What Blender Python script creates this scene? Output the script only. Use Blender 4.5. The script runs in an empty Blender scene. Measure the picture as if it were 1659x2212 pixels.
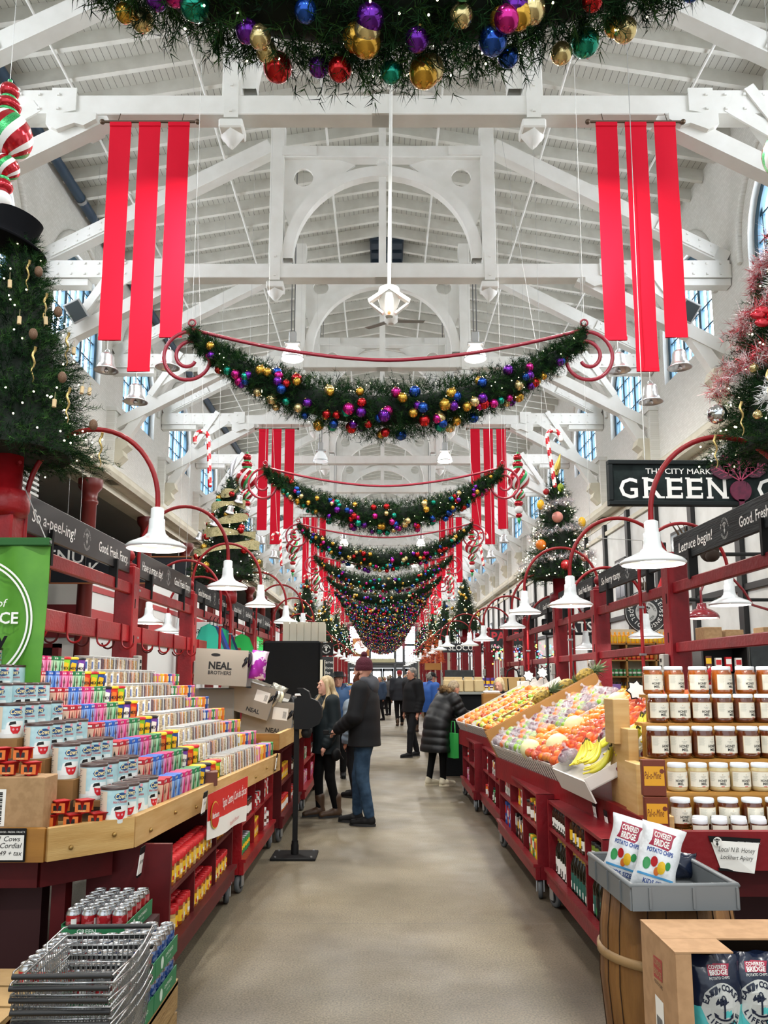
import bpy, math, random
import numpy as np
from mathutils import Vector, Matrix
S = bpy.context.scene
COL = S.collection
# ---------------------------------------------------------------- camera, world, exposure
F_PX, TH, PX0, HY, ZC = 1750.0, math.atan(0.1495), 826.0, 1463.0, 1.6
PP = HY - F_PX * math.tan(TH)
cam_d = bpy.data.cameras.new('camera')
cam = bpy.data.objects.new('camera', cam_d); COL.objects.link(cam)
cam_d.sensor_fit = 'VERTICAL'; cam_d.sensor_height = 36.0
cam_d.lens = 36.0 * F_PX / 2212.0
cam_d.shift_y = (PP - 1106.0) / 2212.0
cam_d.shift_x = (829.5 - PX0) / 2212.0
cam_d.clip_start = 0.05; cam_d.clip_end = 400
cam.location = (0, 0, ZC); cam.rotation_euler = (math.pi / 2 + TH, 0, 0)
S.camera = cam
S.view_settings.view_transform = 'Standard'; S.view_settings.look = 'None'
S.view_settings.gamma = 1.0; S.view_settings.use_curve_mapping = False
S.view_settings.exposure = 0.88
S.cycles.max_bounces = 6; S.cycles.diffuse_bounces = 4; S.cycles.glossy_bounces = 3
S.cycles.transmission_bounces = 3; S.cycles.transparent_max_bounces = 10
S.cycles.caustics_reflective = False; S.cycles.caustics_refractive = False
S.cycles.sample_clamp_indirect = 6.0; S.cycles.use_denoising = True
W = bpy.data.worlds.new('daylight'); S.world = W; W.use_nodes = True
wn = W.node_tree; wbg = wn.nodes['Background']
wbg.inputs['Color'].default_value = (0.86, 0.94, 1.0, 1); wbg.inputs['Strength'].default_value = 0.85

def area_lamp(name, loc, size, power, color=(1, 1, 1), rot=(0, 0, 0), size_y=None, shape=None, spread=None):
    d = bpy.data.lights.new(name, 'AREA'); d.energy = power; d.color = color; d.size = size
    if shape: d.shape = shape
    elif size_y: d.shape = 'RECTANGLE'; d.size_y = size_y
    if spread: d.spread = spread
    o = bpy.data.objects.new(name, d); COL.objects.link(o); o.location = loc; o.rotation_euler = rot
    return o
CEIL_LAMPS = [(-1.98, 17.0, 8.75), (2.05, 17.0, 8.75), (-1.98, 25.2, 8.65), (2.0, 25.2, 8.65), (-2, 33.4, 8.6), (2, 33.4, 8.6),
              (-2, 41.6, 8.6), (2, 41.6, 8.6), (-2, 49.8, 8.6), (2, 49.8, 8.6), (-2, 58, 8.6), (2, 58, 8.6), (-2, 70, 8.6), (2, 70, 8.6)]
for lx, ly, lz in CEIL_LAMPS:
    area_lamp('hall_lamp_light', (lx, ly, lz - 0.26), 0.36, 130 if ly < 60 else 300, (1.0, 0.965, 0.9), shape='DISK')
# the same rows of hall lamps go on over and behind the visitor
for lx, ly in ((-2, 8.8), (2, 8.8), (-2, 0.6), (2, 0.6), (-2, -7), (2, -7)):
    area_lamp('hall_lamp_light', (lx, ly, 8.5), 0.36, 150, (1.0, 0.97, 0.92), shape='DISK')

# ---------------------------------------------------------------- materials
def lin(v):
    return v / 12.92 if v <= 0.04045 else ((v + 0.055) / 1.055) ** 2.4
def hx(h):
    h = h.lstrip('#'); return tuple(lin(int(h[i:i + 2], 16) / 255) for i in (0, 2, 4)) + (1,)
MATS = {}
def mat(name, col='#cccccc', rough=0.5, metal=0.0, emit=0.0, noise=None, alpha=None, coat=0.0, bump=None, spec=None, sheen=0):
    """noise=(scale, colour2, lo, hi[, stretch]); bump=(scale, strength)"""
    if name in MATS: return MATS[name]
    m = bpy.data.materials.new(name); m.use_nodes = True; MATS[name] = m
    nt = m.node_tree; b = nt.nodes['Principled BSDF']
    c = hx(col); b.inputs['Base Color'].default_value = c; b.inputs['Roughness'].default_value = rough
    b.inputs['Metallic'].default_value = metal; b.inputs['Coat Weight'].default_value = coat
    if spec is not None: b.inputs['Specular IOR Level'].default_value = spec
    if sheen: b.inputs['Sheen Weight'].default_value = sheen
    if alpha is not None: b.inputs['Alpha'].default_value = alpha
    if emit: b.inputs['Emission Color'].default_value = c; b.inputs['Emission Strength'].default_value = emit
    if noise or bump:
        tc = nt.nodes.new('ShaderNodeTexCoord'); mp = nt.nodes.new('ShaderNodeMapping')
        nt.links.new(tc.outputs['Object'], mp.inputs['Vector'])
        if noise and len(noise) > 4: mp.inputs['Scale'].default_value = noise[4]
    if noise:
        n = nt.nodes.new('ShaderNodeTexNoise'); n.inputs['Scale'].default_value = noise[0]; n.inputs['Detail'].default_value = 5
        r = nt.nodes.new('ShaderNodeValToRGB'); r.color_ramp.elements[0].position = noise[2]; r.color_ramp.elements[1].position = noise[3]
        r.color_ramp.elements[0].color = c; r.color_ramp.elements[1].color = hx(noise[1])
        nt.links.new(mp.outputs['Vector'], n.inputs['Vector']); nt.links.new(n.outputs['Fac'], r.inputs['Fac'])
        nt.links.new(r.outputs['Color'], b.inputs['Base Color'])
    if bump:
        n2 = nt.nodes.new('ShaderNodeTexNoise'); n2.inputs['Scale'].default_value = bump[0]; n2.inputs['Detail'].default_value = 3
        bp = nt.nodes.new('ShaderNodeBump'); bp.inputs['Strength'].default_value = bump[1]; bp.inputs['Distance'].default_value = 0.02
        nt.links.new(mp.outputs['Vector'], n2.inputs['Vector']); nt.links.new(n2.outputs['Fac'], bp.inputs['Height'])
        nt.links.new(bp.outputs['Normal'], b.inputs['Normal'])
    return m
def nodes_of(m): return m.node_tree.nodes, m.node_tree.links, m.node_tree.nodes['Principled BSDF']

# ---------------------------------------------------------------- mesh builder
class MB:
    def __init__(s): s.v = []; s.f = []; s.fm = []; s.sm = []; s.mats = []; s.M = None
    def mi(s, m):
        if m not in s.mats: s.mats.append(m)
        return s.mats.index(m)
    def add(s, vs, fs, m, smooth=False):
        o = len(s.v); k = s.mi(m)
        if s.M is not None: vs = [tuple(s.M @ Vector(p)) for p in vs]
        s.v.extend(vs)
        for f in fs: s.f.append([i + o for i in f]); s.fm.append(k); s.sm.append(smooth)
        return s
    def box(s, c, d, m, ch=0.0, rz=0.0, taper=1.0):
        """centre c, size d, chamfer ch"""
        x, y, z = d[0] / 2, d[1] / 2, d[2] / 2
        if ch <= 0:
            vs = [(-x, -y, -z), (x, -y, -z), (x, y, -z), (-x, y, -z), (-x * taper, -y * taper, z), (x * taper, -y * taper, z), (x * taper, y * taper, z), (-x * taper, y * taper, z)]
            fs = [(0, 3, 2, 1), (4, 5, 6, 7), (0, 1, 5, 4), (1, 2, 6, 5), (2, 3, 7, 6), (3, 0, 4, 7)]
        else:
            vs = []; idx = {}
            for sx in (-1, 1):
                for sy in (-1, 1):
                    for sz in (-1, 1):
                        for a in range(3):
                            p = [sx * (x - ch), sy * (y - ch), sz * (z - ch)]; p[a] = (sx * x, sy * y, sz * z)[a]
                            idx[(sx, sy, sz, a)] = len(vs); vs.append(tuple(p))
            fs = []
            for a in range(3):
                b, c2 = (a + 1) % 3, (a + 2) % 3
                for sg in (-1, 1):
                    q = []
                    for sb, sc in ((-1, -1), (1, -1), (1, 1), (-1, 1)):
                        k = [0, 0, 0]; k[a] = sg; k[b] = sb; k[c2] = sc; q.append(idx[(k[0], k[1], k[2], a)])
                    fs.append(q if sg > 0 else q[::-1])
                for sb in (-1, 1):
                    for sc in (-1, 1):
                        k0 = [0, 0, 0]; k1 = [0, 0, 0]; k0[b] = k1[b] = sb; k0[c2] = k1[c2] = sc; k0[a] = -1; k1[a] = 1
                        q = [idx[(*k0, b)], idx[(*k1, b)], idx[(*k1, c2)], idx[(*k0, c2)]]
                        fs.append(q if sb * sc < 0 else q[::-1])
            for sx in (-1, 1):
                for sy in (-1, 1):
                    for sz in (-1, 1):
                        t = [idx[(sx, sy, sz, 0)], idx[(sx, sy, sz, 1)], idx[(sx, sy, sz, 2)]]
                        fs.append(t if sx * sy * sz > 0 else t[::-1])
        if rz:
            ca, sa = math.cos(rz), math.sin(rz); vs = [(p[0] * ca - p[1] * sa, p[0] * sa + p[1] * ca, p[2]) for p in vs]
        return s.add([(p[0] + c[0], p[1] + c[1], p[2] + c[2]) for p in vs], fs, m)
    def bb(s, lo, hi, m, ch=0.0):
        return s.box([(a + b) / 2 for a, b in zip(lo, hi)], [abs(b - a) for a, b in zip(lo, hi)], m, ch)
    def beam(s, p0, p1, w, h, m, up=(0, 0, 1)):
        """a box of section w (sideways) x h (along up) running from p0 to p1"""
        p0, p1 = Vector(p0), Vector(p1); t = (p1 - p0).normalized(); u = Vector(up)
        sd = t.cross(u)
        if sd.length < 1e-5: sd = t.cross(Vector((0, 1, 0)))
        sd.normalize(); u = sd.cross(t).normalized(); a = sd * (w / 2); b = u * (h / 2)
        vs = [tuple(q) for q in (p0 - a - b, p0 + a - b, p0 + a + b, p0 - a + b, p1 - a - b, p1 + a - b, p1 + a + b, p1 - a + b)]
        return s.add(vs, [(0, 1, 2, 3), (7, 6, 5, 4), (0, 4, 5, 1), (1, 5, 6, 2), (2, 6, 7, 3), (3, 7, 4, 0)], m)
    def tube(s, pts, r, m, n=8, closed=False, caps=True, rs=None, flat=1.0):
        pts = [Vector(p) for p in pts]; N = len(pts); vs = []
        t0 = (pts[1] - pts[0]).normalized(); u = Vector((0, 0, 1)) if abs(t0.z) < 0.9 else Vector((0, 1, 0))
        for i, p in enumerate(pts):
            if closed: t = pts[(i + 1) % N] - pts[i - 1]
            else: t = pts[min(i + 1, N - 1)] - pts[max(i - 1, 0)]
            t.normalize(); sd = t.cross(u)
            if sd.length < 1e-4: sd = t.cross(Vector((1, 0.1, 0)))
            sd.normalize(); u = sd.cross(t).normalized(); rr = rs[i] if rs else r
            for k in range(n):
                a = 2 * math.pi * k / n; vs.append(tuple(p + sd * (math.cos(a) * rr) + u * (math.sin(a) * rr * flat)))
        fs = []
        for i in range(N if closed else N - 1):
            j = (i + 1) % N
            for k in range(n): fs.append((i * n + k, i * n + (k + 1) % n, j * n + (k + 1) % n, j * n + k))
        s.add(vs, fs, m, True)
        if caps and not closed:
            s.add(vs[:n], [tuple(range(n))[::-1]], m); s.add(vs[-n:], [tuple(range(n))], m)
        return s
    def lathe(s, prof, m, n=24, c=(0, 0, 0), smooth=True, mats=None, fl=None, caps=True, sq=None):
        """prof: (r, z) from bottom to top; mats: material per segment; fl(angle)-> radius factor; sq: squareness"""
        def pt(r, z, k):
            a = 2 * math.pi * k / n; q = fl(a) if fl else 1
            if sq: q *= (abs(math.cos(a)) ** sq + abs(math.sin(a)) ** sq) ** (-1 / sq)
            return (c[0] + r * q * math.cos(a), c[1] + r * q * math.sin(a), c[2] + z)
        for i in range(len(prof) - 1):
            mm = mats[i] if mats else m
            (r0, z0), (r1, z1) = prof[i], prof[i + 1]
            if r0 < 1e-6 and r1 < 1e-6: continue
            if r0 < 1e-6:
                s.add([(c[0], c[1], c[2] + z0)] + [pt(r1, z1, k) for k in range(n)], [(0, 1 + (k + 1) % n, 1 + k) for k in range(n)], mm, False)
            elif r1 < 1e-6:
                s.add([pt(r0, z0, k) for k in range(n)] + [(c[0], c[1], c[2] + z1)], [(k, (k + 1) % n, n) for k in range(n)], mm, False)
        # one smooth strip per run of equal material
        i = 0; L = len(prof)
        while i < L - 1:
            if prof[i][0] < 1e-6 or prof[i + 1][0] < 1e-6: i += 1; continue
            mm = mats[i] if mats else m; j = i + 1
            while j < L - 1 and (not mats or mats[j] == mm) and prof[j + 1][0] > 1e-6: j += 1
            if not smooth: j = i + 1
            vs = [pt(r, z, k) for r, z in prof[i:j + 1] for k in range(n)]
            fs = [(q * n + k, q * n + (k + 1) % n, (q + 1) * n + (k + 1) % n, (q + 1) * n + k) for q in range(j - i) for k in range(n)]
            s.add(vs, fs, mm, True); i = j
        return s
    def sphere(s, c, r, m, n=16, k=10, sc=(1, 1, 1), fl=None):
        vs = []
        for i in range(k + 1):
            ph = math.pi * i / k; z = -math.cos(ph); rr = math.sin(ph)
            for j in range(n):
                a = 2 * math.pi * j / n; q = fl(a, ph) if fl else 1
                vs.append((c[0] + rr * math.cos(a) * r * sc[0] * q, c[1] + rr * math.sin(a) * r * sc[1] * q, c[2] + z * r * sc[2]))
        fs = []
        for i in range(k):
            for j in range(n):
                q = (i * n + j, i * n + (j + 1) % n, (i + 1) * n + (j + 1) % n, (i + 1) * n + j)
                fs.append(q[1:] if i == 0 else (q[:3] if i == k - 1 else q))
        return s.add(vs, fs, m, True)
    def prism(s, poly, y0, y1, m, fn=None):
        """poly in (x,z), extruded along y from y0 to y1 (fn maps (x,y,z) to 3D)"""
        n = len(poly); fn = fn or (lambda x, y, z: (x, y, z))
        vs = [fn(x, y0, z) for x, z in poly] + [fn(x, y1, z) for x, z in poly]
        fs = [tuple(range(n)), tuple(range(2 * n - 1, n - 1, -1))] + [((i + 1) % n, i, n + i, n + (i + 1) % n) for i in range(n)]
        return s.add(vs, fs, m)
    def strip(s, inner, outer, y0, y1, m, closed=False):
        """band between two polylines in (x,z), extruded along y (arches)"""
        n = len(inner); vs = []
        for y in (y0, y1): vs += [(x, y, z) for x, z in inner] + [(x, y, z) for x, z in outer]
        fs = []
        for i in range(n if closed else n - 1):
            j = (i + 1) % n
            fs += [(i, j, n + j, n + i), (2 * n + j, 2 * n + i, 3 * n + i, 3 * n + j), (i, 2 * n + i, 2 * n + j, j), (n + j, 3 * n + j, 3 * n + i, n + i)]
        return s.add(vs, fs, m)
    def poly(s, pts, m): return s.add(list(pts), [tuple(range(len(pts)))], m)
    def build(s, name, parent=None, loc=None, rot=None, me=None):
        if me is None: me = s.mesh(name)
        o = bpy.data.objects.new(name, me); COL.objects.link(o)
        if parent: o.parent = parent
        if loc is not None: o.location = loc
        if rot is not None: o.rotation_euler = rot
        return o
    def mesh(s, name='mesh'):
        me = bpy.data.meshes.new(name); me.from_pydata(s.v, [], s.f)
        for m in s.mats: me.materials.append(m)
        me.polygons.foreach_set('material_index', s.fm); me.polygons.foreach_set('use_smooth', s.sm); me.update()
        return me
def inst(name, me, parent=None, loc=(0, 0, 0), rot=None, sc=None):
    o = bpy.data.objects.new(name, me); COL.objects.link(o); o.parent = parent; o.location = loc
    if rot is not None: o.rotation_euler = rot
    if sc is not None: o.scale = (sc,) * 3 if not hasattr(sc, '__len__') else sc
    return o
def tag(o, label=None, cat=None, group=None, kind=None):
    if label: o['label'] = label
    if cat: o['category'] = cat
    if group: o['group'] = group
    if kind: o['kind'] = kind
    return o
def thing(name, label, cat, loc=(0, 0, 0), rz=0.0, group=None, rot=None):
    o = bpy.data.objects.new(name, None); COL.objects.link(o); o.empty_display_size = 0.05
    o.location = loc; o.rotation_euler = rot if rot else (0, 0, rz)
    return tag(o, label, cat, group)
def struct(o): o['kind'] = 'structure'; return o
def dup(root, loc=None, rz=None, label=None, group=None, sc=None, rot=None):
    def cp(o, par):
        c = o.copy(); COL.objects.link(c)
        if par is not None: c.parent = par
        for ch in o.children: cp(ch, c)
        return c
    r = cp(root, None)
    if loc is not None: r.location = loc
    if rz is not None: r.rotation_euler = (0, 0, rz)
    if rot is not None: r.rotation_euler = rot
    if sc is not None: r.scale = (sc,) * 3 if not hasattr(sc, '__len__') else sc
    if label: r['label'] = label
    if group: r['group'] = group
    return r
ORD = 'first second third fourth fifth sixth seventh eighth ninth tenth eleventh twelfth thirteenth fourteenth fifteenth sixteenth seventeenth eighteenth nineteenth twentieth'.split()
def od(i):
    if i < 20: return ORD[i]
    t = {2: 'twenty', 3: 'thirty', 4: 'forty', 5: 'fifty', 6: 'sixty', 7: 'seventy', 8: 'eighty', 9: 'ninety'}
    n = i + 1
    if n % 10 == 0: return t[n // 10][:-1] + 'ieth'
    return t[n // 10] + '-' + ORD[n % 10 - 1]

# ---------------------------------------------------------------- lettering
_TX = {}
def text_geo(st, bold=0.0, shear=0.0):
    key = (st, bold, shear)
    if key not in _TX:
        cu = bpy.data.curves.new('t', 'FONT'); cu.body = st; cu.offset = bold; cu.shear = shear; cu.resolution_u = 2
        o = bpy.data.objects.new('t', cu); COL.objects.link(o)
        bpy.context.view_layer.update()
        dg = bpy.context.evaluated_depsgraph_get(); me = bpy.data.meshes.new_from_object(o.evaluated_get(dg))
        vs = [(v.co.x, v.co.y) for v in me.vertices]; fs = [tuple(p.vertices) for p in me.polygons]
        bpy.data.objects.remove(o); bpy.data.curves.remove(cu); bpy.data.meshes.remove(me)
        xs = [v[0] for v in vs] or [0, 1]
        _TX[key] = (vs, fs, min(xs), max(xs))
    return _TX[key]
def flat_map(o, xa, ya):
    o, xa, ya = Vector(o), Vector(xa).normalized(), Vector(ya).normalized()
    return lambda u, v: tuple(o + xa * u + ya * v)
def cyl_map(r, c=(0, 0, 0), a0=0.0):
    """u along the girth (metres, centred on angle a0), v up; reads left to right from outside"""
    return lambda u, v: (c[0] + r * math.cos(a0 + u / r), c[1] + r * math.sin(a0 + u / r), c[2] + v)
def txt(mb, st, size, fn, m, at=(0, 0), align='c', bold=0.0, shear=0.0, width=None, rot=0.0):
    vs, fs, x0, x1 = text_geo(st, bold, shear); k = size / 0.72
    w = x1 - x0; kx = k if not width else width / w
    off = {'c': -(x0 + x1) / 2, 'l': -x0, 'r': -x1}[align]; ca, sa = math.cos(rot), math.sin(rot)
    out = []
    for a, b in vs:
        a = (a + off) * kx; b = b * k; out.append(fn(at[0] + a * ca - b * sa, at[1] + a * sa + b * ca))
    mb.add(out, fs, m)
def arc_txt(mb, st, size, r, fn, m, c=(0, 0), mid=90, span=120, top=True, bold=0.0):
    n = len(st)
    for i, chh in enumerate(st):
        if chh == ' ': continue
        f = (i + 0.5) / n - 0.5
        a = math.radians(mid - f * span if top else mid + f * span)
        rr = r if top else r + size * 0.75
        txt(mb, chh, size, fn, m, (c[0] + rr * math.cos(a), c[1] + rr * math.sin(a)), bold=bold, rot=(a - math.pi / 2) if top else (a + math.pi / 2))
def shape(mb, pts, fn, m):
    us = [p[0] for p in pts]; vs = [p[1] for p in pts]; u0, u1, v0, v1 = min(us), max(us), min(vs), max(vs)
    def bent(a, b):
        p, q = Vector(fn(*a)), Vector(fn(*b)); return (Vector(fn((a[0] + b[0]) / 2, (a[1] + b[1]) / 2)) - (p + q) / 2).length > 4e-4
    if not (bent((u0, (v0 + v1) / 2), (u1, (v0 + v1) / 2)) or bent(((u0 + u1) / 2, v0), ((u0 + u1) / 2, v1))):
        mb.add([fn(u, v) for u, v in pts], [tuple(range(len(pts)))], m); return
    n, k = 10, 4; grid = []   # follow a curved surface in small cells
    for i in range(n + 1):
        u = u0 + (u1 - u0) * min(max(i / n, 1e-4), 1 - 1e-4); hit = []
        for a, b in zip(pts, pts[1:] + pts[:1]):
            if (a[0] - u) * (b[0] - u) <= 0 and abs(a[0] - b[0]) > 1e-9: hit.append(a[1] + (b[1] - a[1]) * (u - a[0]) / (b[0] - a[0]))
        lo, hi = (min(hit), max(hit)) if hit else ((v0 + v1) / 2,) * 2
        grid += [fn(u, lo + (hi - lo) * j / k) for j in range(k + 1)]
    mb.add(grid, [(i * (k + 1) + j, (i + 1) * (k + 1) + j, (i + 1) * (k + 1) + j + 1, i * (k + 1) + j + 1) for i in range(n) for j in range(k)], m)
def disc(mb, c, r, fn, m, n=28, ry=None): shape(mb, [(c[0] + r * math.cos(2 * math.pi * i / n), c[1] + (ry or r) * math.sin(2 * math.pi * i / n)) for i in range(n)], fn, m)
def ring(mb, c, r0, r1, fn, m, n=36, ry=1.0):
    vs = [fn(c[0] + r * math.cos(2 * math.pi * i / n), c[1] + ry * r * math.sin(2 * math.pi * i / n)) for r in (r0, r1) for i in range(n)]
    mb.add(vs, [(i, (i + 1) % n, n + (i + 1) % n, n + i) for i in range(n)][::1], m)
def rect(mb, a, b, fn, m, nx=1):
    for i in range(nx):
        x0 = a[0] + (b[0] - a[0]) * i / nx; x1 = a[0] + (b[0] - a[0]) * (i + 1) / nx
        shape(mb, [(x0, a[1]), (x1, a[1]), (x1, b[1]), (x0, b[1])], fn, m)
def line2(mb, p, q, w, fn, m):
    dx, dy = q[0] - p[0], q[1] - p[1]; L = math.hypot(dx, dy) or 1; nx, ny = -dy / L * w / 2, dx / L * w / 2
    shape(mb, [(p[0] - nx, p[1] - ny), (q[0] - nx, q[1] - ny), (q[0] + nx, q[1] + ny), (p[0] + nx, p[1] + ny)], fn, m)
def radish(mb, c, s, fn, m):
    """small root with leaves, the mark in the middle of the round badge"""
    disc(mb, (c[0], c[1] - 0.18 * s), 0.2 * s, fn, m, 14)
    shape(mb, [(c[0] - 0.06 * s, c[1] - 0.35 * s), (c[0], c[1] - 0.62 * s), (c[0] + 0.06 * s, c[1] - 0.35 * s)], fn, m)
    for a in (55, 75, 90, 105, 125):
        q = (c[0] + 0.62 * s * math.cos(math.radians(a)), c[1] + 0.6 * s * math.sin(math.radians(a)))
        line2(mb, c, q, 0.05 * s, fn, m); disc(mb, q, 0.085 * s, fn, m, 8, 0.12 * s)
def badge(mb, c, r, fn, m, sq=1.0):
    g = (lambda u, v: fn(c[0] + (u - c[0]) * sq, v)) if sq != 1 else fn
    arc_txt(mb, 'THE CITY MARKET', r * 0.24, r * 0.76, g, m, c, 90, 175)
    arc_txt(mb, 'GREENGROCER', r * 0.24, r * 0.76, g, m, c, 270, 130, False)
    radish(mb, c, r * 0.85, g, m)

# ---------------------------------------------------------------- needles (garlands and trees)
def needle_mesh(name, base, dirs, L, nn, nl, w, mats, seed=1, droop=0.0):
    """sprigs: a thin stem with nn needles on it; base, dirs: (N,3)"""
    rg = np.random.default_rng(seed); N = len(base); t = rg.uniform(0.1, 1.0, (N, nn, 1)); L = np.asarray(L).reshape(-1, 1, 1) * np.ones((N, 1, 1))
    d = dirs / np.linalg.norm(dirs, axis=1, keepdims=True)
    p = base[:, None, :] + d[:, None, :] * t * L
    p[..., 2] -= droop * (t[..., 0] ** 2) * L[..., 0]
    r = rg.normal(size=(N, nn, 3)); r /= np.linalg.norm(r, axis=2, keepdims=True)
    nd = r * 0.85 + d[:, None, :] * 0.75; nd /= np.linalg.norm(nd, axis=2, keepdims=True)
    sd = np.cross(nd, rg.normal(size=(N, nn, 3))); sd /= np.linalg.norm(sd, axis=2, keepdims=True) + 1e-9
    ln = nl * rg.uniform(0.7, 1.2, (N, nn, 1))
    a = p - sd * w; b = p + sd * w; c = p + nd * ln
    # stems
    s2 = np.cross(d, rg.normal(size=(N, 3))); s2 /= np.linalg.norm(s2, axis=1, keepdims=True) + 1e-9
    tip = base + d * L[:, 0]; tip[:, 2] -= droop * L[:, 0, 0]
    vs = np.concatenate([np.stack([a, b, c], 2).reshape(-1, 3), np.stack([base - s2 * w * 1.2, base + s2 * w * 1.2, tip], 1).reshape(-1, 3)]).astype(np.float32)
    nf = len(vs) // 3; me = bpy.data.meshes.new(name)
    me.vertices.add(len(vs)); me.vertices.foreach_set('co', vs.ravel())
    me.loops.add(len(vs)); me.loops.foreach_set('vertex_index', np.arange(len(vs), dtype=np.int32))
    me.polygons.add(nf); me.polygons.foreach_set('loop_start', np.arange(0, len(vs), 3, dtype=np.int32))
    mi = np.zeros(nf, dtype=np.int32); mi[:N * nn] = np.repeat((rg.random(N) * len(mats)).astype(np.int32), nn)
    for m in mats: me.materials.append(m)
    me.polygons.foreach_set('material_index', mi); me.update(); me.validate()
    return me
def join_mesh(name, mes):
    """several meshes into one (vertex arrays kept)"""
    mb = MB()
    for me in mes:
        n = len(me.vertices); co = np.empty(n * 3, dtype=np.float32); me.vertices.foreach_get('co', co); co = co.reshape(-1, 3)
        o = len(mb.v); mb.v.extend(map(tuple, co.tolist())); ids = [mb.mi(m) for m in me.materials]
        for p in me.polygons: mb.f.append([i + o for i in p.vertices]); mb.fm.append(ids[p.material_index]); mb.sm.append(p.use_smooth)
    return mb.mesh(name)
# ================================================================ the hall
def striped(name, col, linecol, axis, step, frac, rough=0.6, noise2=None):
    """paint with thin dark joints every `step` metres along an object axis"""
    m = mat(name, col, rough); nt = m.node_tree; b = nt.nodes['Principled BSDF']; L = nt.links; N = nt.nodes.new
    tc = N('ShaderNodeTexCoord'); sp = N('ShaderNodeSeparateXYZ'); L.new(tc.outputs['Object'], sp.inputs[0])
    d = N('ShaderNodeMath'); d.operation = 'DIVIDE'; L.new(sp.outputs[axis], d.inputs[0]); d.inputs[1].default_value = step
    fr = N('ShaderNodeMath'); fr.operation = 'FRACT'; L.new(d.outputs[0], fr.inputs[0])
    lt = N('ShaderNodeMath'); lt.operation = 'LESS_THAN'; L.new(fr.outputs[0], lt.inputs[0]); lt.inputs[1].default_value = frac
    nz = N('ShaderNodeTexNoise'); nz.inputs['Scale'].default_value = 3; L.new(tc.outputs['Object'], nz.inputs['Vector'])
    m1 = N('ShaderNodeMix'); m1.data_type = 'RGBA'; L.new(nz.outputs['Fac'], m1.inputs[0]); m1.inputs[6].default_value = hx(col); m1.inputs[7].default_value = hx(noise2 or col)
    m2 = N('ShaderNodeMix'); m2.data_type = 'RGBA'; L.new(lt.outputs[0], m2.inputs[0]); L.new(m1.outputs[2], m2.inputs[6]); m2.inputs[7].default_value = hx(linecol)
    L.new(m2.outputs[2], b.inputs['Base Color']); return m
WHITE = mat('white_paint', '#efefea', 0.55, noise=(2.5, '#e4e3dc', 0.35, 0.75))
CEILM = striped('white_planks', '#cccbc2', '#6f6d66', 0, 0.125, 0.08, noise2='#bebcb1'); RAFT = mat('rafter_paint', '#dcdbd2', 0.6, noise=(3, '#cfcdc3', .4, .7))
PANELW = striped('white_panel_boards', '#e9e8e2', '#b5b2a8', 1, 0.14, 0.05)
CREAM = mat('cream_paint', '#dcd7c4', 0.6, noise=(2, '#cfc9b4', 0.4, 0.7))
TEAL = mat('teal_frame', '#2f5468', 0.5)
DARKRED = mat('oxblood_paint', '#6c2420', 0.35)
BLACKTRIM = mat('black_trim', '#1a1b1c', 0.5)
STEEL = mat('galvanised', '#a8aaac', 0.35, 0.8)
def brick_white():
    m = mat('white_brick', '#e8e7e1', 0.7); n, L, b = nodes_of(m)
    tc = n.new('ShaderNodeTexCoord'); mp = n.new('ShaderNodeMapping'); mp.inputs['Rotation'].default_value = (math.pi / 2, 0, math.pi / 2)
    sp = n.new('ShaderNodeSeparateXYZ'); cb = n.new('ShaderNodeCombineXYZ')
    L.new(tc.outputs['Object'], sp.inputs[0]); L.new(sp.outputs[1], cb.inputs[0]); L.new(sp.outputs[2], cb.inputs[1])
    bt = n.new('ShaderNodeTexBrick'); L.new(cb.outputs[0], bt.inputs['Vector']); bt.inputs['Scale'].default_value = 4.4
    bt.inputs['Color1'].default_value = hx('#ebeae4'); bt.inputs['Color2'].default_value = hx('#e2e1da'); bt.inputs['Mortar'].default_value = hx('#d2d0c8')
    bt.inputs['Mortar Size'].default_value = 0.012; L.new(bt.outputs['Color'], b.inputs['Base Color'])
    bp = n.new('ShaderNodeBump'); bp.inputs['Strength'].default_value = 0.35; bp.inputs['Distance'].default_value = 0.02; bp.invert = True
    L.new(bt.outputs['Fac'], bp.inputs['Height']); L.new(bp.outputs['Normal'], b.inputs['Normal']); return m
BRICKW = brick_white()
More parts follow.
